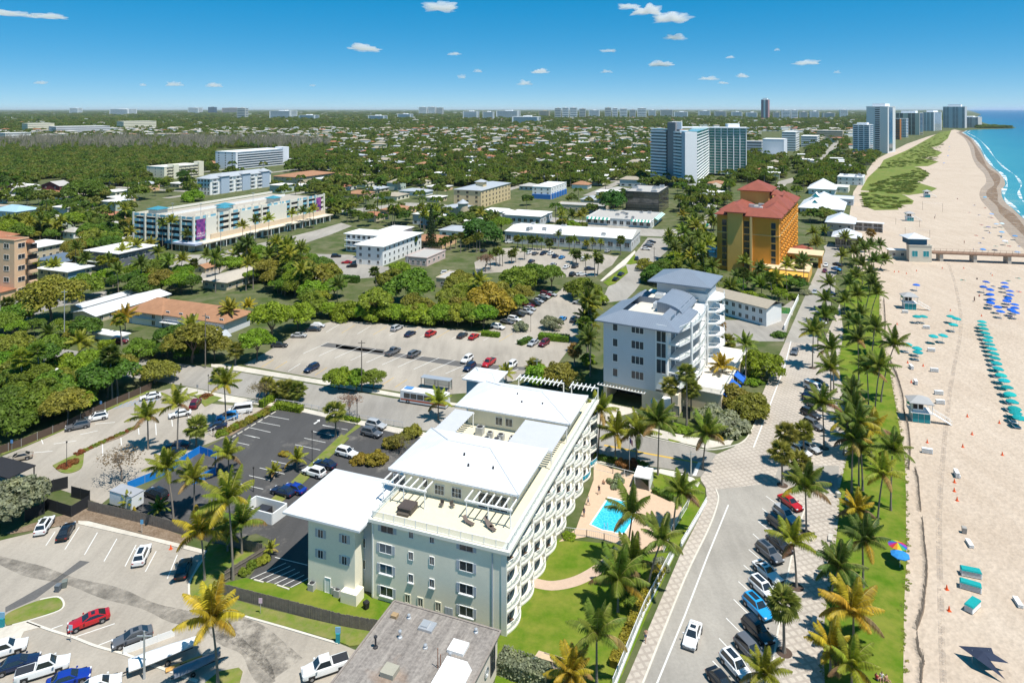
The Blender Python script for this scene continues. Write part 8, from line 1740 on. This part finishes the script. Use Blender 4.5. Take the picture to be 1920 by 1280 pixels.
# rainbow and blue umbrellas on the lawn
q = GP('J',1208,505,2.4); q.z = .12; t = thing('beach_umbrella','rainbow-striped umbrella on the lawn edge','umbrella',q); place('pole',UP,t); nb = 12; RB = [(.45,.03,.05),(.5,.2,.02),(.5,.42,.03),(.05,.3,.08),(.02,.12,.4),(.25,.04,.3)]
for k in range(nb):
 a0,a1 = 2 * math.pi * k / nb,2 * math.pi * (k + 1) / nb; o = MB().add([(0,0,2.75),(1.35 * math.cos(a0),1.35 * math.sin(a0),2.25),(1.35 * math.cos(a1),1.35 * math.sin(a1),2.25)],[(0,1,2)]).build('panel',CLOTH,t); o.color = (*RB[k % 6],1)
q = GP('J',1222,560,2.0); q.z = .12; t = thing('beach_umbrella','light blue umbrella under the rainbow one','umbrella',q); place('canopy',UM,t,(0,0,-.3),color=(.03,.22,.55)); place('pole',UP,t,(0,0,-.3))
# stacked white loungers
SM = MB(); [SM.box(-.95,.95,-.33,.33,.12 + .2 * k,.22 + .2 * k) for k in range(5)]; [SM.box(x,x + .07,y,y + .07,0,1.0) for x in (-.9,.83) for y in (-.3,.23)]; SM = SM.mesh('stacked_loungers',WHITE)
for i,(p,x,y,a) in enumerate([('F',1370,162,-15),('F',1398,290,-12),('F',1415,403,-14),('F',1310,470,70),('F',1448,582,-12),('F',1440,530,-12),('F',1375,857,-20),('F',1540,985,70),('F',1250,75,-10),('F',1285,385,80)]):
 o = place('lounger_stack',SM,None,GP(p,x,y,.4) - Vector((0,0,.37)),R(a)); tag(o,f'stack of white loungers on the sand, {ordn(i)} from the top','loungers','white lounger stacks')
for i,(x,y,a,c) in enumerate([(1620,660,-20,TEAL),(1618,735,-30,TEAL),(1630,845,35,TEAL),(1240,0,0,BLU)][:3]):
 q = GP('J',x,y,.5); t = thing('lounger_stack',['teal-covered lounger stack, upper of three','teal and white lounger stack, middle of three','teal lounger heap, lowest of three'][i],'loungers',(q.x,q.y,.03),R(a),'teal lounger stacks'); place('loungers',SM,t,(0,0,0),0,(1.4,1.6,.9)); o = MB().frust(-1.35,1.35,-.6,.6,.9,-1.2,1.2,-.5,.5,1.1).build('teal_cover',CLOTH,t); o.color = (*TEAL,1)
for k,(x,y) in enumerate([(1543,108),(1613,495),(1885,825)]): o = place('lounger_stack',SM,None,GP('J',x,y,.3) - Vector((0,0,.27)),R(75),(1,1,.5)); tag(o,['white lounger stack above the orange cones','lone white lounger stack in the middle sand','white board stack at the right edge'][k],'loungers')
t = thing('shade_tent','black star-shaped shade canopy on the near sand','canopy',GP('J',1690,1190)); b = MB(); n = 8; c = (0,0,1.9)
pts = [(-1.9,1.9,1.2),(0,1.2,1.6),(2.2,1.7,1.1),(1.3,0,1.7),(2.6,-.9,1.2),(.3,-.9,1.5),(.9,-2.6,.6),(-1.2,-.6,1.5)]; b.add([c] + pts,[(0,i + 1,(i + 1) % 8 + 1) for i in range(8)]); b.build('canopy',mat('navy_fabric',(.025,.035,.065),.9,.1),t)
for x,y in ((-1.0,.6),(1.1,.6)): MB().tube([(x,y,0),(x,y,1.7)],.03,5).build('pole',ALU,t)
CN = MB().lathe([(.0,.72),(.05,.7),(.17,.06),(.0,.06)],10).box(-.24,.24,-.24,.24,0,.06).mesh('traffic_cone',mat('cone_orange',(.75,.10,.02),.6,.05))
for i,(p,x,y) in enumerate([('F',1680,88),('F',1505,58),('F',1205,135),('F',1352,368),('F',1285,460),('F',1265,350),('F',1375,797),('F',1627,752),('F',1575,822),('F',1780,688),('F',1797,867),('F',1600,652),('F',1528,1020),('F',1527,1070),('F',1543,1122),('J',1485,742),('J',1498,862),('C',1190,1040),('C',1215,1040),('C',1258,1050),('C',1315,1035),('C',1460,1020),('C',1580,1020),('C',1740,1060),('L',212,740),('L',248,740),('L',310,750),('H',960,515)]):
 o = place('traffic_cone',CN,None,GP(p,x,y + 8,.15) - Vector((0,0,.12)),0,1.0); tag(o,{'L': 'orange cone in the driveway of the blue-grey building, ','H': 'orange cone on the leaf litter bank, ','C': 'small orange cone near the pier, '}.get(p,'orange cone on the sand, ') + f'number {ordn(i)} from the top','cone','traffic cones')
# lifeguard towers
TPN = mat('teal_board',(.02,.26,.30),.6,.08)
def guard(label,q,rz,s=1.0):
 t = thing('lifeguard_tower',label,'lifeguard tower',q,rz); t.scale = (s,) * 3
 for k in range(3): MB().box(-1.9 + k * 1.28,-.72 + k * 1.28,-1.75,-1.7,.1,2.3).build('teal_panel',TPN,t)
 MB().box(-1.95,1.95,-1.69,1.7,.1,2.35).build('base',WHITE,t); MB().box(-2.4,2.4,-2.0,2.0,2.35,2.5).build('deck',WHITE,t); MB().box(-1.8,.6,-1.3,1.4,2.5,4.6).build('cabin',WHITE,t)
 for x in (-1.2,0): MB().box(x - .5,x + .45,-1.34,-1.302,3.2,4.4).build('window',DARK,t)
 for x,y in ((-2.3,-1.9),(2.3,-1.9),(2.3,1.9),(-2.3,1.9)): MB().box(x - .06,x + .06,y - .06,y + .06,2.5,4.7).build('post',WHITE,t)
 MB().hip(-2.3,2.3,-1.9,1.9,4.7,1.25,.4,.15).build('roof',mat('grey_guard_roof',(.36,.36,.36),.8,.08),t)
 r = MB().add([(2.4,-1.5,2.5),(2.4,-.3,2.5),(6.6,-.3,.1),(6.6,-1.5,.1),(2.4,-1.5,2.35),(2.4,-.3,2.35),(6.6,-.3,0),(6.6,-1.5,0)],[(0,3,2,1),(4,5,6,7),(0,4,7,3),(1,2,6,5)])
 for y in (-1.5,-.3): r.tube([(2.4,y,3.5),(6.6,y,1.1)],.05,5); [r.tube([(2.4 + k * 1.05,y,2.5 - k * .6),(2.4 + k * 1.05,y,3.5 - k * .6)],.035,4) for k in range(5)]
 r.build('ramp',WHITE,t); MB().tube([(-2.4,-1.9,2.5),(-3.4,-1.9,5.2)],.03,5).add([(-3.4,-1.9,5.2),(-3.1,-1.9,4.4),(-2.5,-1.9,4.2),(-2.7,-1.9,4.9)],[(0,1,2,3)],1).build('flag',[ALU,mat('flag_green',(.02,.16,.08),.8,.1)],t)
guard('nearest white and teal lifeguard tower with ramp',GP('d',735,905) + Vector((0,1.6,0)),R(-16),.92); guard('second lifeguard tower near the teal umbrellas',GP('F',1287,62) + Vector((0,1.5,0)),R(-14),.95); guard('third lifeguard tower beside the volleyball courts',GP('C',1275,762),R(-10)); guard('farthest lifeguard tower below the dunes',GP('C',1373,630),R(-10))
# slatted sand fence
def sandfence(label,pts):
 L_ = smooth_line([GP(p,x,y) for p,x,y in pts],6); o = Vector(L_[0]); t = thing('sand_fence',label,'fence',(o.x,o.y,0),0,'sand fences'); b = MB(); r = random.Random(len(pts)); br = MB()
 for a,c in zip(L_[:-1],L_[1:]):
  a,c = a - o,c - o; n = max(1,int((c - a).length / .11))
  for k in range(n): q = a.lerp(c,k / n); dx = r.uniform(-.28,.1); h = r.uniform(.7,1.3); b.add([(q.x - .035,q.y,0),(q.x + .035,q.y,0),(q.x + .035 + dx,q.y + .1,h),(q.x - .035 + dx,q.y + .1,h)],[(0,1,2,3)])
  br.tube([a + Vector((0,0,.05)),c + Vector((0,0,.05))],r.uniform(.05,.17),5,cap=False)
 b.build('slats',WOOD,t); br.build('brush_base',mat('dry_brush',(.19,.145,.105),.95,.3,3),t)
sandfence('slatted sand fence beside the nearest lifeguard tower',[('F',1170,360),('F',1205,440),('F',1240,560),('F',1245,640),('F',1268,720),('F',1280,850),('F',1272,960)]); sandfence('short upper sand fence beyond the bent palm',[('F',1132,10),('F',1140,120),('F',1137,230)]); sandfence('short sand fence above the orange cones',[('J',1308,90),('J',1325,150),('J',1330,220),('J',1340,320)]); sandfence('long sand fence beside the lawn umbrellas',[('J',1350,380),('J',1360,500),('J',1375,640),('J',1362,780),('J',1350,880),('J',1315,985)]); sandfence('lowest sand fence at the picture bottom',[('J',1320,1040),('J',1328,1110),('J',1355,1160),('J',1345,1220),('J',1340,1330)])
# pier and pier house
PTM = mat('pier_timber',(.24,.145,.095),.9,.25,1.5)
q0,q1 = GP('Z',1570,945),G(1990,497); d = q1 - q0; an = math.atan2(d.y,d.x); t = thing('pier','brown timber pier reaching across the beach','pier',q0,an); Lp = d.length * 2.2
MB().box(0,Lp,-2.6,2.6,3.4,3.9).build('deck',PTM,t)
for s in (-1,1):
 class _R: root = t
 rail(_R,[(0,s * 2.5),(Lp,s * 2.5)],3.9,1.1,PTM,2.5,bars=0)
for k in range(int(Lp / 14)): MB().box(3 + k * 14,4.4 + k * 14,-2.2,2.2,0,3.4).build('pile_bent',CONC,t)
f = bldg('pier_house','cream pier house with blue upper storey and pale pyramid roof',1747,492,462,1703,1757,8,mat('pier_cream',(.62,.58,.48),.85,.06),WROOF,'flat',1,2,0,ww=2.4,wh=2.6,glass=TPN,wmax=9.6,dmax=9); f.box('blue_storey',-9.4,-1.8,.4,8,f.h_ + .5,f.h_ + 3.2,mat('deep_blue_board',(.02,.11,.20),.7,.08)); MB().hip(-9.4,-1.8,.4,8,f.h_ + 3.2,2.0,1.1,.2).build('tower_roof',MATS['pale_metal_hip'],f.root)
bldg('pier_annex','low white-roofed building joined to the pier house',1700,485,470,1668,1706,8,MATS['pier_cream'],WROOF,'slab',1,2,0,wmax=9,dmax=10)
def net(label,p,x0,y0,x1,y1,h=2.4):
 a,c = GP(p,x0,y0),GP(p,x1,y1); t = thing('volleyball_net',label,'net',a); e = c - a
 for k in (0,1): MB().tube([e * k,e * k + Vector((0,0,h))],.06,6).build('post',STEEL,t)
 m = MB(); [m.tube([Vector((0,0,h - .9 * j)),e + Vector((0,0,h - .9 * j))],.03,4) for j in (0,1)]; [m.tube([e * (k / 12) + Vector((0,0,h - .9)),e * (k / 12) + Vector((0,0,h))],.008,3) for k in range(13)]; m.build('net',WHITE,t)
net('volleyball net below the farthest lifeguard tower','Z',1470,345,1712,370,6); net('volleyball net left of the third lifeguard tower','Z',1150,520,1435,550,4); net('volleyball net above the pier house','Z',1262,635,1558,670,4)
# ------------------------------------------------------------------ fences, screens, posts and other street things
def boardfence(label,pts,h=1.8,m=WOOD,w=.15,name='board_fence'):
 o = Vector(pts[0]); t = thing(name,label,'fence',(o.x,o.y,0)); b,p = MB(),MB(); r = random.Random(len(label))
 for a,c in zip(pts[:-1],pts[1:]):
  a,c = Vector(a) - o,Vector(c) - o; n = int((c - a).length / (w + .015)); d = (c - a).normalized(); nr = Vector((-d.y,d.x,0))
  for k in range(n):
   q = a + (c - a) * (k / n) + nr * r.uniform(-.015,.015); e = q + d * w; hh = h * r.uniform(.96,1.03); s = nr * .02; b.add([q - s,e - s,e + s,q + s] + [v + Vector((0,0,hh)) for v in (q - s,e - s,e + s,q + s)],[(0,1,5,4),(1,2,6,5),(2,3,7,6),(3,0,4,7),(4,5,6,7)])
  for z in (.4,h - .4): p.tube([a + nr * .07 + Vector((0,0,z)),c + nr * .07 + Vector((0,0,z))],.05,4)
 b.build('boards',m,t); p.build('rail',m,t); return t
def screen(label,pts,h,m,post=ALU,cat='fence',name='screen_fence',step=3.0):
 o = Vector(pts[0]); t = thing(name,label,cat,(o.x,o.y,0))
 for a,c in zip(pts[:-1],pts[1:]):
  a,c = Vector(a) - o,Vector(c) - o; n = max(1,round((c - a).length / step))
  for k in range(n):
   q,e = a.lerp(c,k / n),a.lerp(c,(k + 1) / n); d = (e - q).normalized(); s = Vector((-d.y,d.x,0)) * .02
   MB().add([q - s,e - s,e + s,q + s] + [v + Vector((0,0,h)) for v in (q - s,e - s,e + s,q + s)],[(0,1,5,4),(2,3,7,6),(4,5,6,7),(1,2,6,5),(3,0,4,7)]).build('panel',m,t); MB().tube([q,q + Vector((0,0,h + .12))],.045,6).build('post',post,t)
 return t
boardfence('long weathered wooden fence behind the leaf litter bank',poly('H',[(495,312),(820,388),(1160,482),(1475,562)])); boardfence('short wooden fence running towards the tall palm',poly('H',[(1490,572),(1262,715)]),1.7); boardfence('front wooden fence below the yard lawn',poly('H',[(1258,792),(1600,880),(1920,965)]) + [GP('I',215,1003)],1.8)
screen('chain-link fence with brown screening along the left lot',poly('O',[(-40,1000),(170,930),(540,775),(840,630),(1210,470)]),1.7,holed('brown_screen',(.10,.065,.045),2,.2,.35))
BLK = mat('black_screen',(.025,.025,.028),.9,.2,2); screen('black screened hoarding around the building site',poly('H',[(140,375),(250,330),(245,300),(400,350),(500,290),(505,262),(400,235)]),2.0,BLK,STEEL); screen('black screen panel above the building site',poly('H',[(205,240),(300,205),(382,185)]),2.2,BLK,STEEL)
t = thing('dark_canopy','flat black canopy at the left edge','canopy',GP('H',40,165),R(-20)); MB().box(-6,3.4,-2,3,2.6,2.8).build('roof',BLK,t); [MB().box(x - .08,x + .08,y - .08,y + .08,0,2.6).build('post',STEEL,t) for x in (-5.8,3.2) for y in (-1.8,2.8)]
screen('bright blue fabric screen around the dug-up parking bays',poly('D',[(715,1075),(910,995),(1122,868),(1216,900),(1214,990),(1085,1045)]),1.5,mat('blue_mesh_fabric',(.01,.21,.62),.8,.15,1.5,bump=.4))
t = thing('dumpster_enclosure','white walled dumpster enclosure beside the wing','enclosure',GP('H',1352,345),B.rz); q = [Vector(v) - t.location for v in poly('H',[(1352,345),(1530,392),(1612,332),(1440,288)])]; ca_,sa_ = math.cos(-B.rz),math.sin(-B.rz); q = [Vector((v.x * ca_ - v.y * sa_,v.x * sa_ + v.y * ca_,0)) for v in q]
for a,c in zip(q,q[1:] + q[:1]): d = (c - a).normalized(); s = Vector((-d.y,d.x,0)) * .1; MB().prism([(v.x,v.y) for v in (a - s,c - s,c + s,a + s)],0,1.9).build('wall',WHITE,t)
cc = sum(q,Vector()) / 4; MB().box(cc.x - 1.1,cc.x + 1.1,cc.y - .9,cc.y + .9,0,1.35).build('dumpster',STEEL,t)
garden_fence('street_fence','pale chain-link fence between dark lot and street',poly('N',[(1130,862),(1300,900),(1560,955),(1900,1010)]),1.3,ALU,None,.35); garden_fence('street_fence','white rail fence at the dark lot entrance',poly('N',[(905,812),(1112,842)]),.9,WHITE,None,.3); garden_fence('lot_fence','white rail fence between the two left lots',poly('N',[(340,1085),(520,985),(700,905)]),1.0,WHITE,None,.4)
screen('white plastic barricade beside the covered boat',poly('R',[(925,590),(1310,448)]),.95,WHITE,WHITE,'barricade','barricade',2.0)
LPH = MB().lathe([(.0,.42),(.12,.36),(.17,.1),(.08,0),(.0,0)],8).mesh('lantern',DARK)
for i,(p,x,y,ty) in enumerate([('D',1755,915,750),('D',1425,1085,955),('D',375,950,810),('N',378,750,605),('N',820,870,680),('N',415,1080,905),('N',1543,990,795),('O',1080,720,590),('E',88,692,572),('E',1065,185,100)]):
 u,v = px(p,x,y); h = zof(v,px(p,x,ty)[1]); t = thing('lamp_post',['lamp post on the yellow planted strip','lamp post in front of the wing roof','lamp post on the planted island','lamp post beside the street sign','lamp post in the hedge corner','lamp post beside the parked blue cars','lamp post beside the low street hedge','lamp post in the narrow strip planting','lamp post left of the bus','lamp post by the silver island tree'][i],'lamp post',G(u,v)); MB().tube([(0,0,0),(0,0,.5),(0,0,h)],[.11,.06,.045],8).build('pole',STEEL,t); place('lantern',LPH,t,(0,0,h))
for i,(p,x,y,ty,m) in enumerate([('D',362,252,-50,ALU),('N',1578,722,325,WOOD),('E',1100,482,335,ALU),('N',355,542,115,WOOD),('X',1262,702,480,ALU),('U',1100,752,500,ALU),('U',835,862,480,ALU),('Y',697,216,0,ALU),('Q',820,482,310,WOOD),('V',927,640,450,ALU),('R',1082,770,410,ALU),('L',835,1165,960,ALU)]):
 u,v = px(p,x,y); h = zof(v,px(p,x,ty)[1]); t = thing('utility_pole',['tall concrete pole at the left street','wooden pole in the bushy trees','pole behind the white penthouse','wooden pole beside the brown motel','concrete pole by the long hedge','concrete pole at the garage corner','tall pole in front of the garage','pole in front of the shop strip','wooden pole on the north street','pole beside the L-shaped motel','pole beside the covered boat','signal pole at the paved crossing'][i],'pole',G(u,v)); MB().tube([(0,0,0),(0,0,h)],[.16,.1],8).build('pole',m,t); MB().box(-.9,.9,-.06,.06,h - .7,h - .55).build('cross_arm',m,t)
for i,(p,x,y,c) in enumerate([('H',798,440,(.1,.3,.5)),('H',398,1050,(.35,.5,.6)),('H',1465,895,(.6,.45,.5)),('N',293,745,(.3,.3,.3)),('O',95,960,(.1,.25,.5)),('O',808,640,(.1,.25,.5))]):
 t = thing('sign_post',['blue sign post at the leaf litter bank','pale blue sign post beside the red coupe','pinkish sign before the front wooden fence','grey sign beside the street lamp','blue parking sign at the fence start','blue parking sign at the fence middle'][i],'sign',GP(p,x,y)); MB().tube([(0,0,0),(0,0,2.2)],.035,6).build('post',ALU,t); o = MB().box(-.25,.25,-.02,.02,1.6,2.3).build('sign_plate',PLAST,t,(0,-.05,0)); o.color = (*c,1)
TB = MB().frust(-.28,.28,-.3,.3,.08,-.34,.34,-.36,.36,.95).mesh('bin_body',PLAST); TL = MB().frust(-.36,.36,-.38,.38,.96,-.3,.3,-.3,.3,1.06).mesh('bin_lid',PLAST)
for i,(p,x,y,c) in enumerate([('R',435,112,(.13,.15,.17)),('R',485,82,(.16,.18,.16)),('I',140,862,(.02,.02,.02)),('J',1583,438,(.35,.33,.3)),('J',875,240,(.5,.48,.42))]):
 t = thing('wheelie_bin',['front grey wheelie bin on the open lot','rear grey wheelie bin on the open lot','black bin beside the wing porch','rubbish bin standing on the sand','pale bin at the promenade edge'][i],'bin',GP(p,x,y),.4 * i); place('body',TB,t,color=c); place('lid',TL,t,color=c)
for i,(p,x,y) in enumerate([('R',15,385),('H',1900,1055),('J',925,290)]):
 t = thing('pay_station',['teal pay station at the grass island','teal pay station on the fence verge','teal box post on the lawn edge'][i],'pay station',GP(p,x,y)); MB().box(-.25,.25,-.2,.2,0,1.3).build('cabinet',TPN,t); MB().box(-.35,.35,-.04,.04,1.3,2.1).build('sign_plate',PLAST,t).color = (.2,.4,.55,1)
q = GP('E',535,505,0); t = thing('bus_shelter','bus shelter with grey roof beside the bus','shelter',q,R(-19)); MB().box(-4,4,-1,1,2.6,2.75).build('roof',ALU,t); [MB().box(x - .06,x + .06,y - .06,y + .06,0,2.6).build('post',STEEL,t) for x in (-3.8,0,3.8) for y in (-.9,.9)]; MB().box(-3.8,3.8,.85,.88,.4,2.4).build('back_panel',CLEAR,t)
PITS = MB().lathe([(0,.02),(1.0,.02)],18).mesh('tree_grate',mat('dark_grate',(.09,.06,.045),.9,.2))
for p,x,y in [('J',695,440),('J',640,745),('J',570,1112),('F',730,390),('F',850,522),('F',795,842),('F',560,1050)]: tag(place('tree_grate',PITS,None,GP(p,x,y) + Vector((0,0,.10))),kind='structure')
for i,(x,y) in enumerate([(720,430),(740,905),(830,435)]): t = thing('stone_bench',['stone slab bench beside the upper promenade palm','stone slab bench beside the lower promenade palm','stone slab at the lawn edge'][i],'bench',GP('J',x,y + 40),R(62)); MB().box(-.9,.9,-.3,.3,.35,.5).build('seat',CONC,t); [MB().box(s - .15,s + .15,-.25,.25,.1,.35).build('leg',CONC,t) for s in (-.6,.6)]
# ------------------------------------------------------------------ people
def person_mesh(name,J,hat=None):
 """one continuous body grown over a posed skeleton; J: joint -> (x,y,z,radius)"""
 E = [('pel','wai'),('wai','che'),('che','nek'),('nek','hea'),('hea','top'),('che','shl'),('shl','ell'),('ell','hal'),('hal','fil'),('che','shr'),('shr','elr'),('elr','har'),('har','fir'),('pel','hil'),('hil','knl'),('knl','anl'),('anl','tol'),('pel','hir'),('hir','knr'),('knr','anr'),('anr','tor')]
 ks = list(J); me = bpy.data.meshes.new(name); me.from_pydata([J[k][:3] for k in ks],[(ks.index(a),ks.index(b)) for a,b in E],[]); o = bpy.data.objects.new('tmp',me); COL.objects.link(o)
 o.modifiers.new('s','SKIN'); 
 for i,k in enumerate(ks): me.skin_vertices[0].data[i].radius = (J[k][3],) * 2; me.skin_vertices[0].data[i].use_root = (k == 'pel')
 o.modifiers.new('d','SUBSURF').levels = 1; dg = bpy.context.evaluated_depsgraph_get(); m2 = bpy.data.meshes.new_from_object(o.evaluated_get(dg)); bpy.data.objects.remove(o)
 for m in (mat('skin',(.42,.25,.17),.7,.05),CLOTH,mat('shorts',(.05,.08,.16),.9,.1),mat('hair',(.05,.035,.025),.8,.1)): m2.materials.append(m)
 P = {k: Vector(J[k][:3]) for k in ks}
 for f in m2.polygons:
  c = f.center; k = min(ks,key=lambda q: (P[q] - c).length); f.material_index = 3 if k == 'top' else 1 if k in ('wai','che','shl','shr') else 2 if k in ('pel','hil','hir') else 0; f.use_smooth = True
 return m2
def pose(st):
 a = dict(pel=(0,0,.93,.13),wai=(0,0,1.10,.12),che=(0,0,1.33,.14),nek=(0,0,1.50,.055),hea=(0,.02,1.60,.09),top=(0,0,1.71,.08),shl=(-.19,0,1.42,.06),ell=(-.25,.03,1.14,.045),hal=(-.27,-.08,.90,.035),fil=(-.27,-.1,.80,.022),shr=(.19,0,1.42,.06),elr=(.25,.03,1.14,.045),har=(.27,-.08,.90,.035),fir=(.27,-.1,.80,.022),hil=(-.10,0,.88,.10),knl=(-.11,-.02,.48,.065),anl=(-.11,.03,.09,.045),tol=(-.12,-.14,.04,.035),hir=(.10,0,.88,.10),knr=(.11,-.02,.48,.065),anr=(.11,.03,.09,.045),tor=(.12,-.14,.04,.035))
 if st == 'walk': a.update(knl=(-.11,-.16,.49,.065),anl=(-.11,-.22,.10,.045),tol=(-.12,-.38,.05,.035),knr=(.11,.10,.48,.065),anr=(.11,.34,.14,.045),tor=(.11,.24,.04,.035),ell=(-.25,.12,1.15,.045),hal=(-.26,.06,.92,.035),fil=(-.26,.02,.83,.022),elr=(.25,-.05,1.15,.045),har=(.25,-.24,.97,.035),fir=(.25,-.32,.92,.022))
 if st == 'lie': a = {k: (x,z - .9,.14 + y * .5 + (.0 if r < .1 else .03),r) for k,(x,y,z,r) in a.items()}
 if st == 'sit':
  a = {k: (x,y,z - .78,r) for k,(x,y,z,r) in a.items()}; a.update(knl=(-.14,-.42,.38,.065),anl=(-.14,-.62,.06,.045),tol=(-.15,-.78,.04,.035),knr=(.14,-.40,.40,.065),anr=(.14,-.60,.06,.045),tor=(.15,-.76,.04,.035))
 return a
PM = {k: person_mesh('person_' + k,pose(k)) for k in ('stand','walk','lie','sit')}
SHIRT = [(.6,.6,.58),(.02,.02,.03),(.45,.05,.05),(.08,.2,.45),(.5,.3,.2),(.1,.35,.3),(.42,.25,.17)]
ppl = [('K',337,1048,'walk',6,'person in blue shorts walking along the paved sidewalk'),('g',1082,1000,'walk',0,'person in white walking on the pool terrace'),('g',1040,1115,'stand',1,'person in dark clothes standing beside the pool'),('g',1190,890,'walk',1,'person in black near the terrace balconies'),('g',1235,790,'sit',4,'person sitting at the far terrace table'),('J',830,175,'sit',1,'person in black sitting in the shade by the bike pad'),('J',1090,1268,'sit',2,'person in red sitting under the lowest lawn palms'),('J',1120,1262,'sit',0,'person in white sitting beside the one in red'),('J',1145,1275,'sit',4,'person in tan at the end of the lawn group'),('J',1060,880,'lie',1,'person lying on the lawn behind a yellow palm'),('C',1417,752,'stand',1,'person in black standing beside the third lifeguard tower'),('C',1420,740,'stand',3,'person in blue beside the third lifeguard tower'),('C',1583,890,'stand',4,'person standing in the middle of the upper beach'),('C',1640,1212,'stand',1,'person in black standing left of the blue umbrellas'),('C',1635,935,'stand',3,'person standing above the pier'),('C',1668,1188,'sit',2,'person sitting left of the blue umbrellas'),('C',1655,1092,'sit',1,'person with gear on the sand below the pier'),('F',1640,18,'walk',1,'person walking near the upper blue umbrellas')]
for i,(p,x,y,st,c,l) in enumerate(ppl):
 q = GP(p,x,y); q.z = .11 if p in 'JK' else .08 if p == 'g' else .03; t = place('person',PM[st],None,q,RT.uniform(0,6) if i else R(10),color=SHIRT[c]); tag(t,l,'person')
rp = random.Random(8)
for i,(x,y) in enumerate(sorted([(1680,785),(1700,800),(1665,730),(1690,860),(1650,845),(1672,888),(1725,830),(1760,905),(1795,800),(1870,860),(1820,885),(1640,675),(1545,640),(1560,483),(1612,715),(1790,855),(1835,905),(1890,905),(1700,690),(1740,745),(1575,1095),(1732,1060),(1885,1085),(1830,1100),(1745,1130),(1890,1160)],key=lambda t: -t[1])):
 t = place('person',PM[rp.choice(('lie','lie','sit'))],None,GP('C',x,y) + Vector((0,0,.04)),rp.uniform(0,6),color=rp.choice(SHIRT)); tag(t,f'small sunbather on the upper beach, {ordn(i)} from the camera','person','sunbathers')
 o = tag(MB().box(-.5,.5,-.95,.95,0,.02).build('beach_towel',CLOTH,None,GP('C',x,y) + Vector((0,0,.024)),rp.uniform(0,3)),f'towel under the {ordn(i)} sunbather from the camera','towel','beach towels'); o.color = (*rp.choice([(.5,.1,.1),(.1,.25,.5),(.55,.5,.4),(.1,.35,.3)]),1)
# ------------------------------------------------------------------ clouds and haze
cv,n_,l_,b_ = newmat('cloud_vapour'); n_.remove(b_); pv = n_.new('ShaderNodeVolumePrincipled'); pv.inputs['Color'].default_value = (1,1,1,1); pv.inputs['Density'].default_value = .011; pv.inputs['Anisotropy'].default_value = .2; l_.new(pv.outputs[0],n_['Material Output'].inputs['Volume'])
from mathutils import noise as mn
def cloud_mesh(seed):
 bm = bmesh.new(); bmesh.ops.create_icosphere(bm,subdivisions=4,radius=1)
 for v in bm.verts:
  p = v.co.copy(); k = 1 + .75 * mn.noise(p * 1.6 + Vector((seed * 9,0,0))) + .45 * mn.noise(p * 3.7 + Vector((0,seed * 5,0))) + .2 * mn.noise(p * 8 + Vector((0,0,seed * 3)))
  v.co = Vector((p.x,p.y,max(p.z,-.35 + .1 * p.x))) * max(k,.25)
 me = bpy.data.meshes.new('cloud'); bm.to_mesh(me); bm.free(); me.materials.append(cv); return me
CLM = [cloud_mesh(i) for i in range(5)]
for i,(u,v,w,h) in enumerate([(832,15,62,16),(20,27,70,10),(95,32,60,9),(1215,22,60,18),(1262,36,60,18),(1175,14,40,10),(1265,71,40,11),(680,91,62,11),(1238,121,50,10),(1511,119,40,9),(867,145,16,8),(985,157,26,10),(1015,135,36,9),(327,159,30,8),(402,161,30,8),(76,156,22,6),(1328,148,34,7),(1391,143,26,7),(896,134,18,6),(851,102,26,5),(1143,96,30,5),(1138,135,20,6),(1370,108,18,5),(1457,94,12,5),(268,160,14,5),(586,161,12,4),(1569,136,12,6),(1355,156,22,4)]):
 Y = 9000.; s = Y / FPX; o = place('cloud',CLM[i % 5],None,((u - 960) * s,Y,CAMH + (HOR - v) * s),.6 * i,(w * s * .5,w * s * .35,h * s * .62)); tag(o,f'small white puff of cloud, {ordn(i)} of the scattered clouds','cloud','scattered fair-weather clouds')
hm,n_,l_,b_ = newmat('sea_air_haze'); n_.remove(b_); pv = n_.new('ShaderNodeVolumePrincipled'); pv.inputs['Color'].default_value = (.80,.89,1,1); pv.inputs['Density'].default_value = 1.7e-5; pv.inputs['Anisotropy'].default_value = .1; l_.new(pv.outputs[0],n_['Material Output'].inputs['Volume'])
o = MB().box(-FAR - 50,FAR + 50,-450,FAR + 50,-1,185).build('haze',hm); tag(o,'thin blue sea haze over the whole view','haze',kind='stuff')
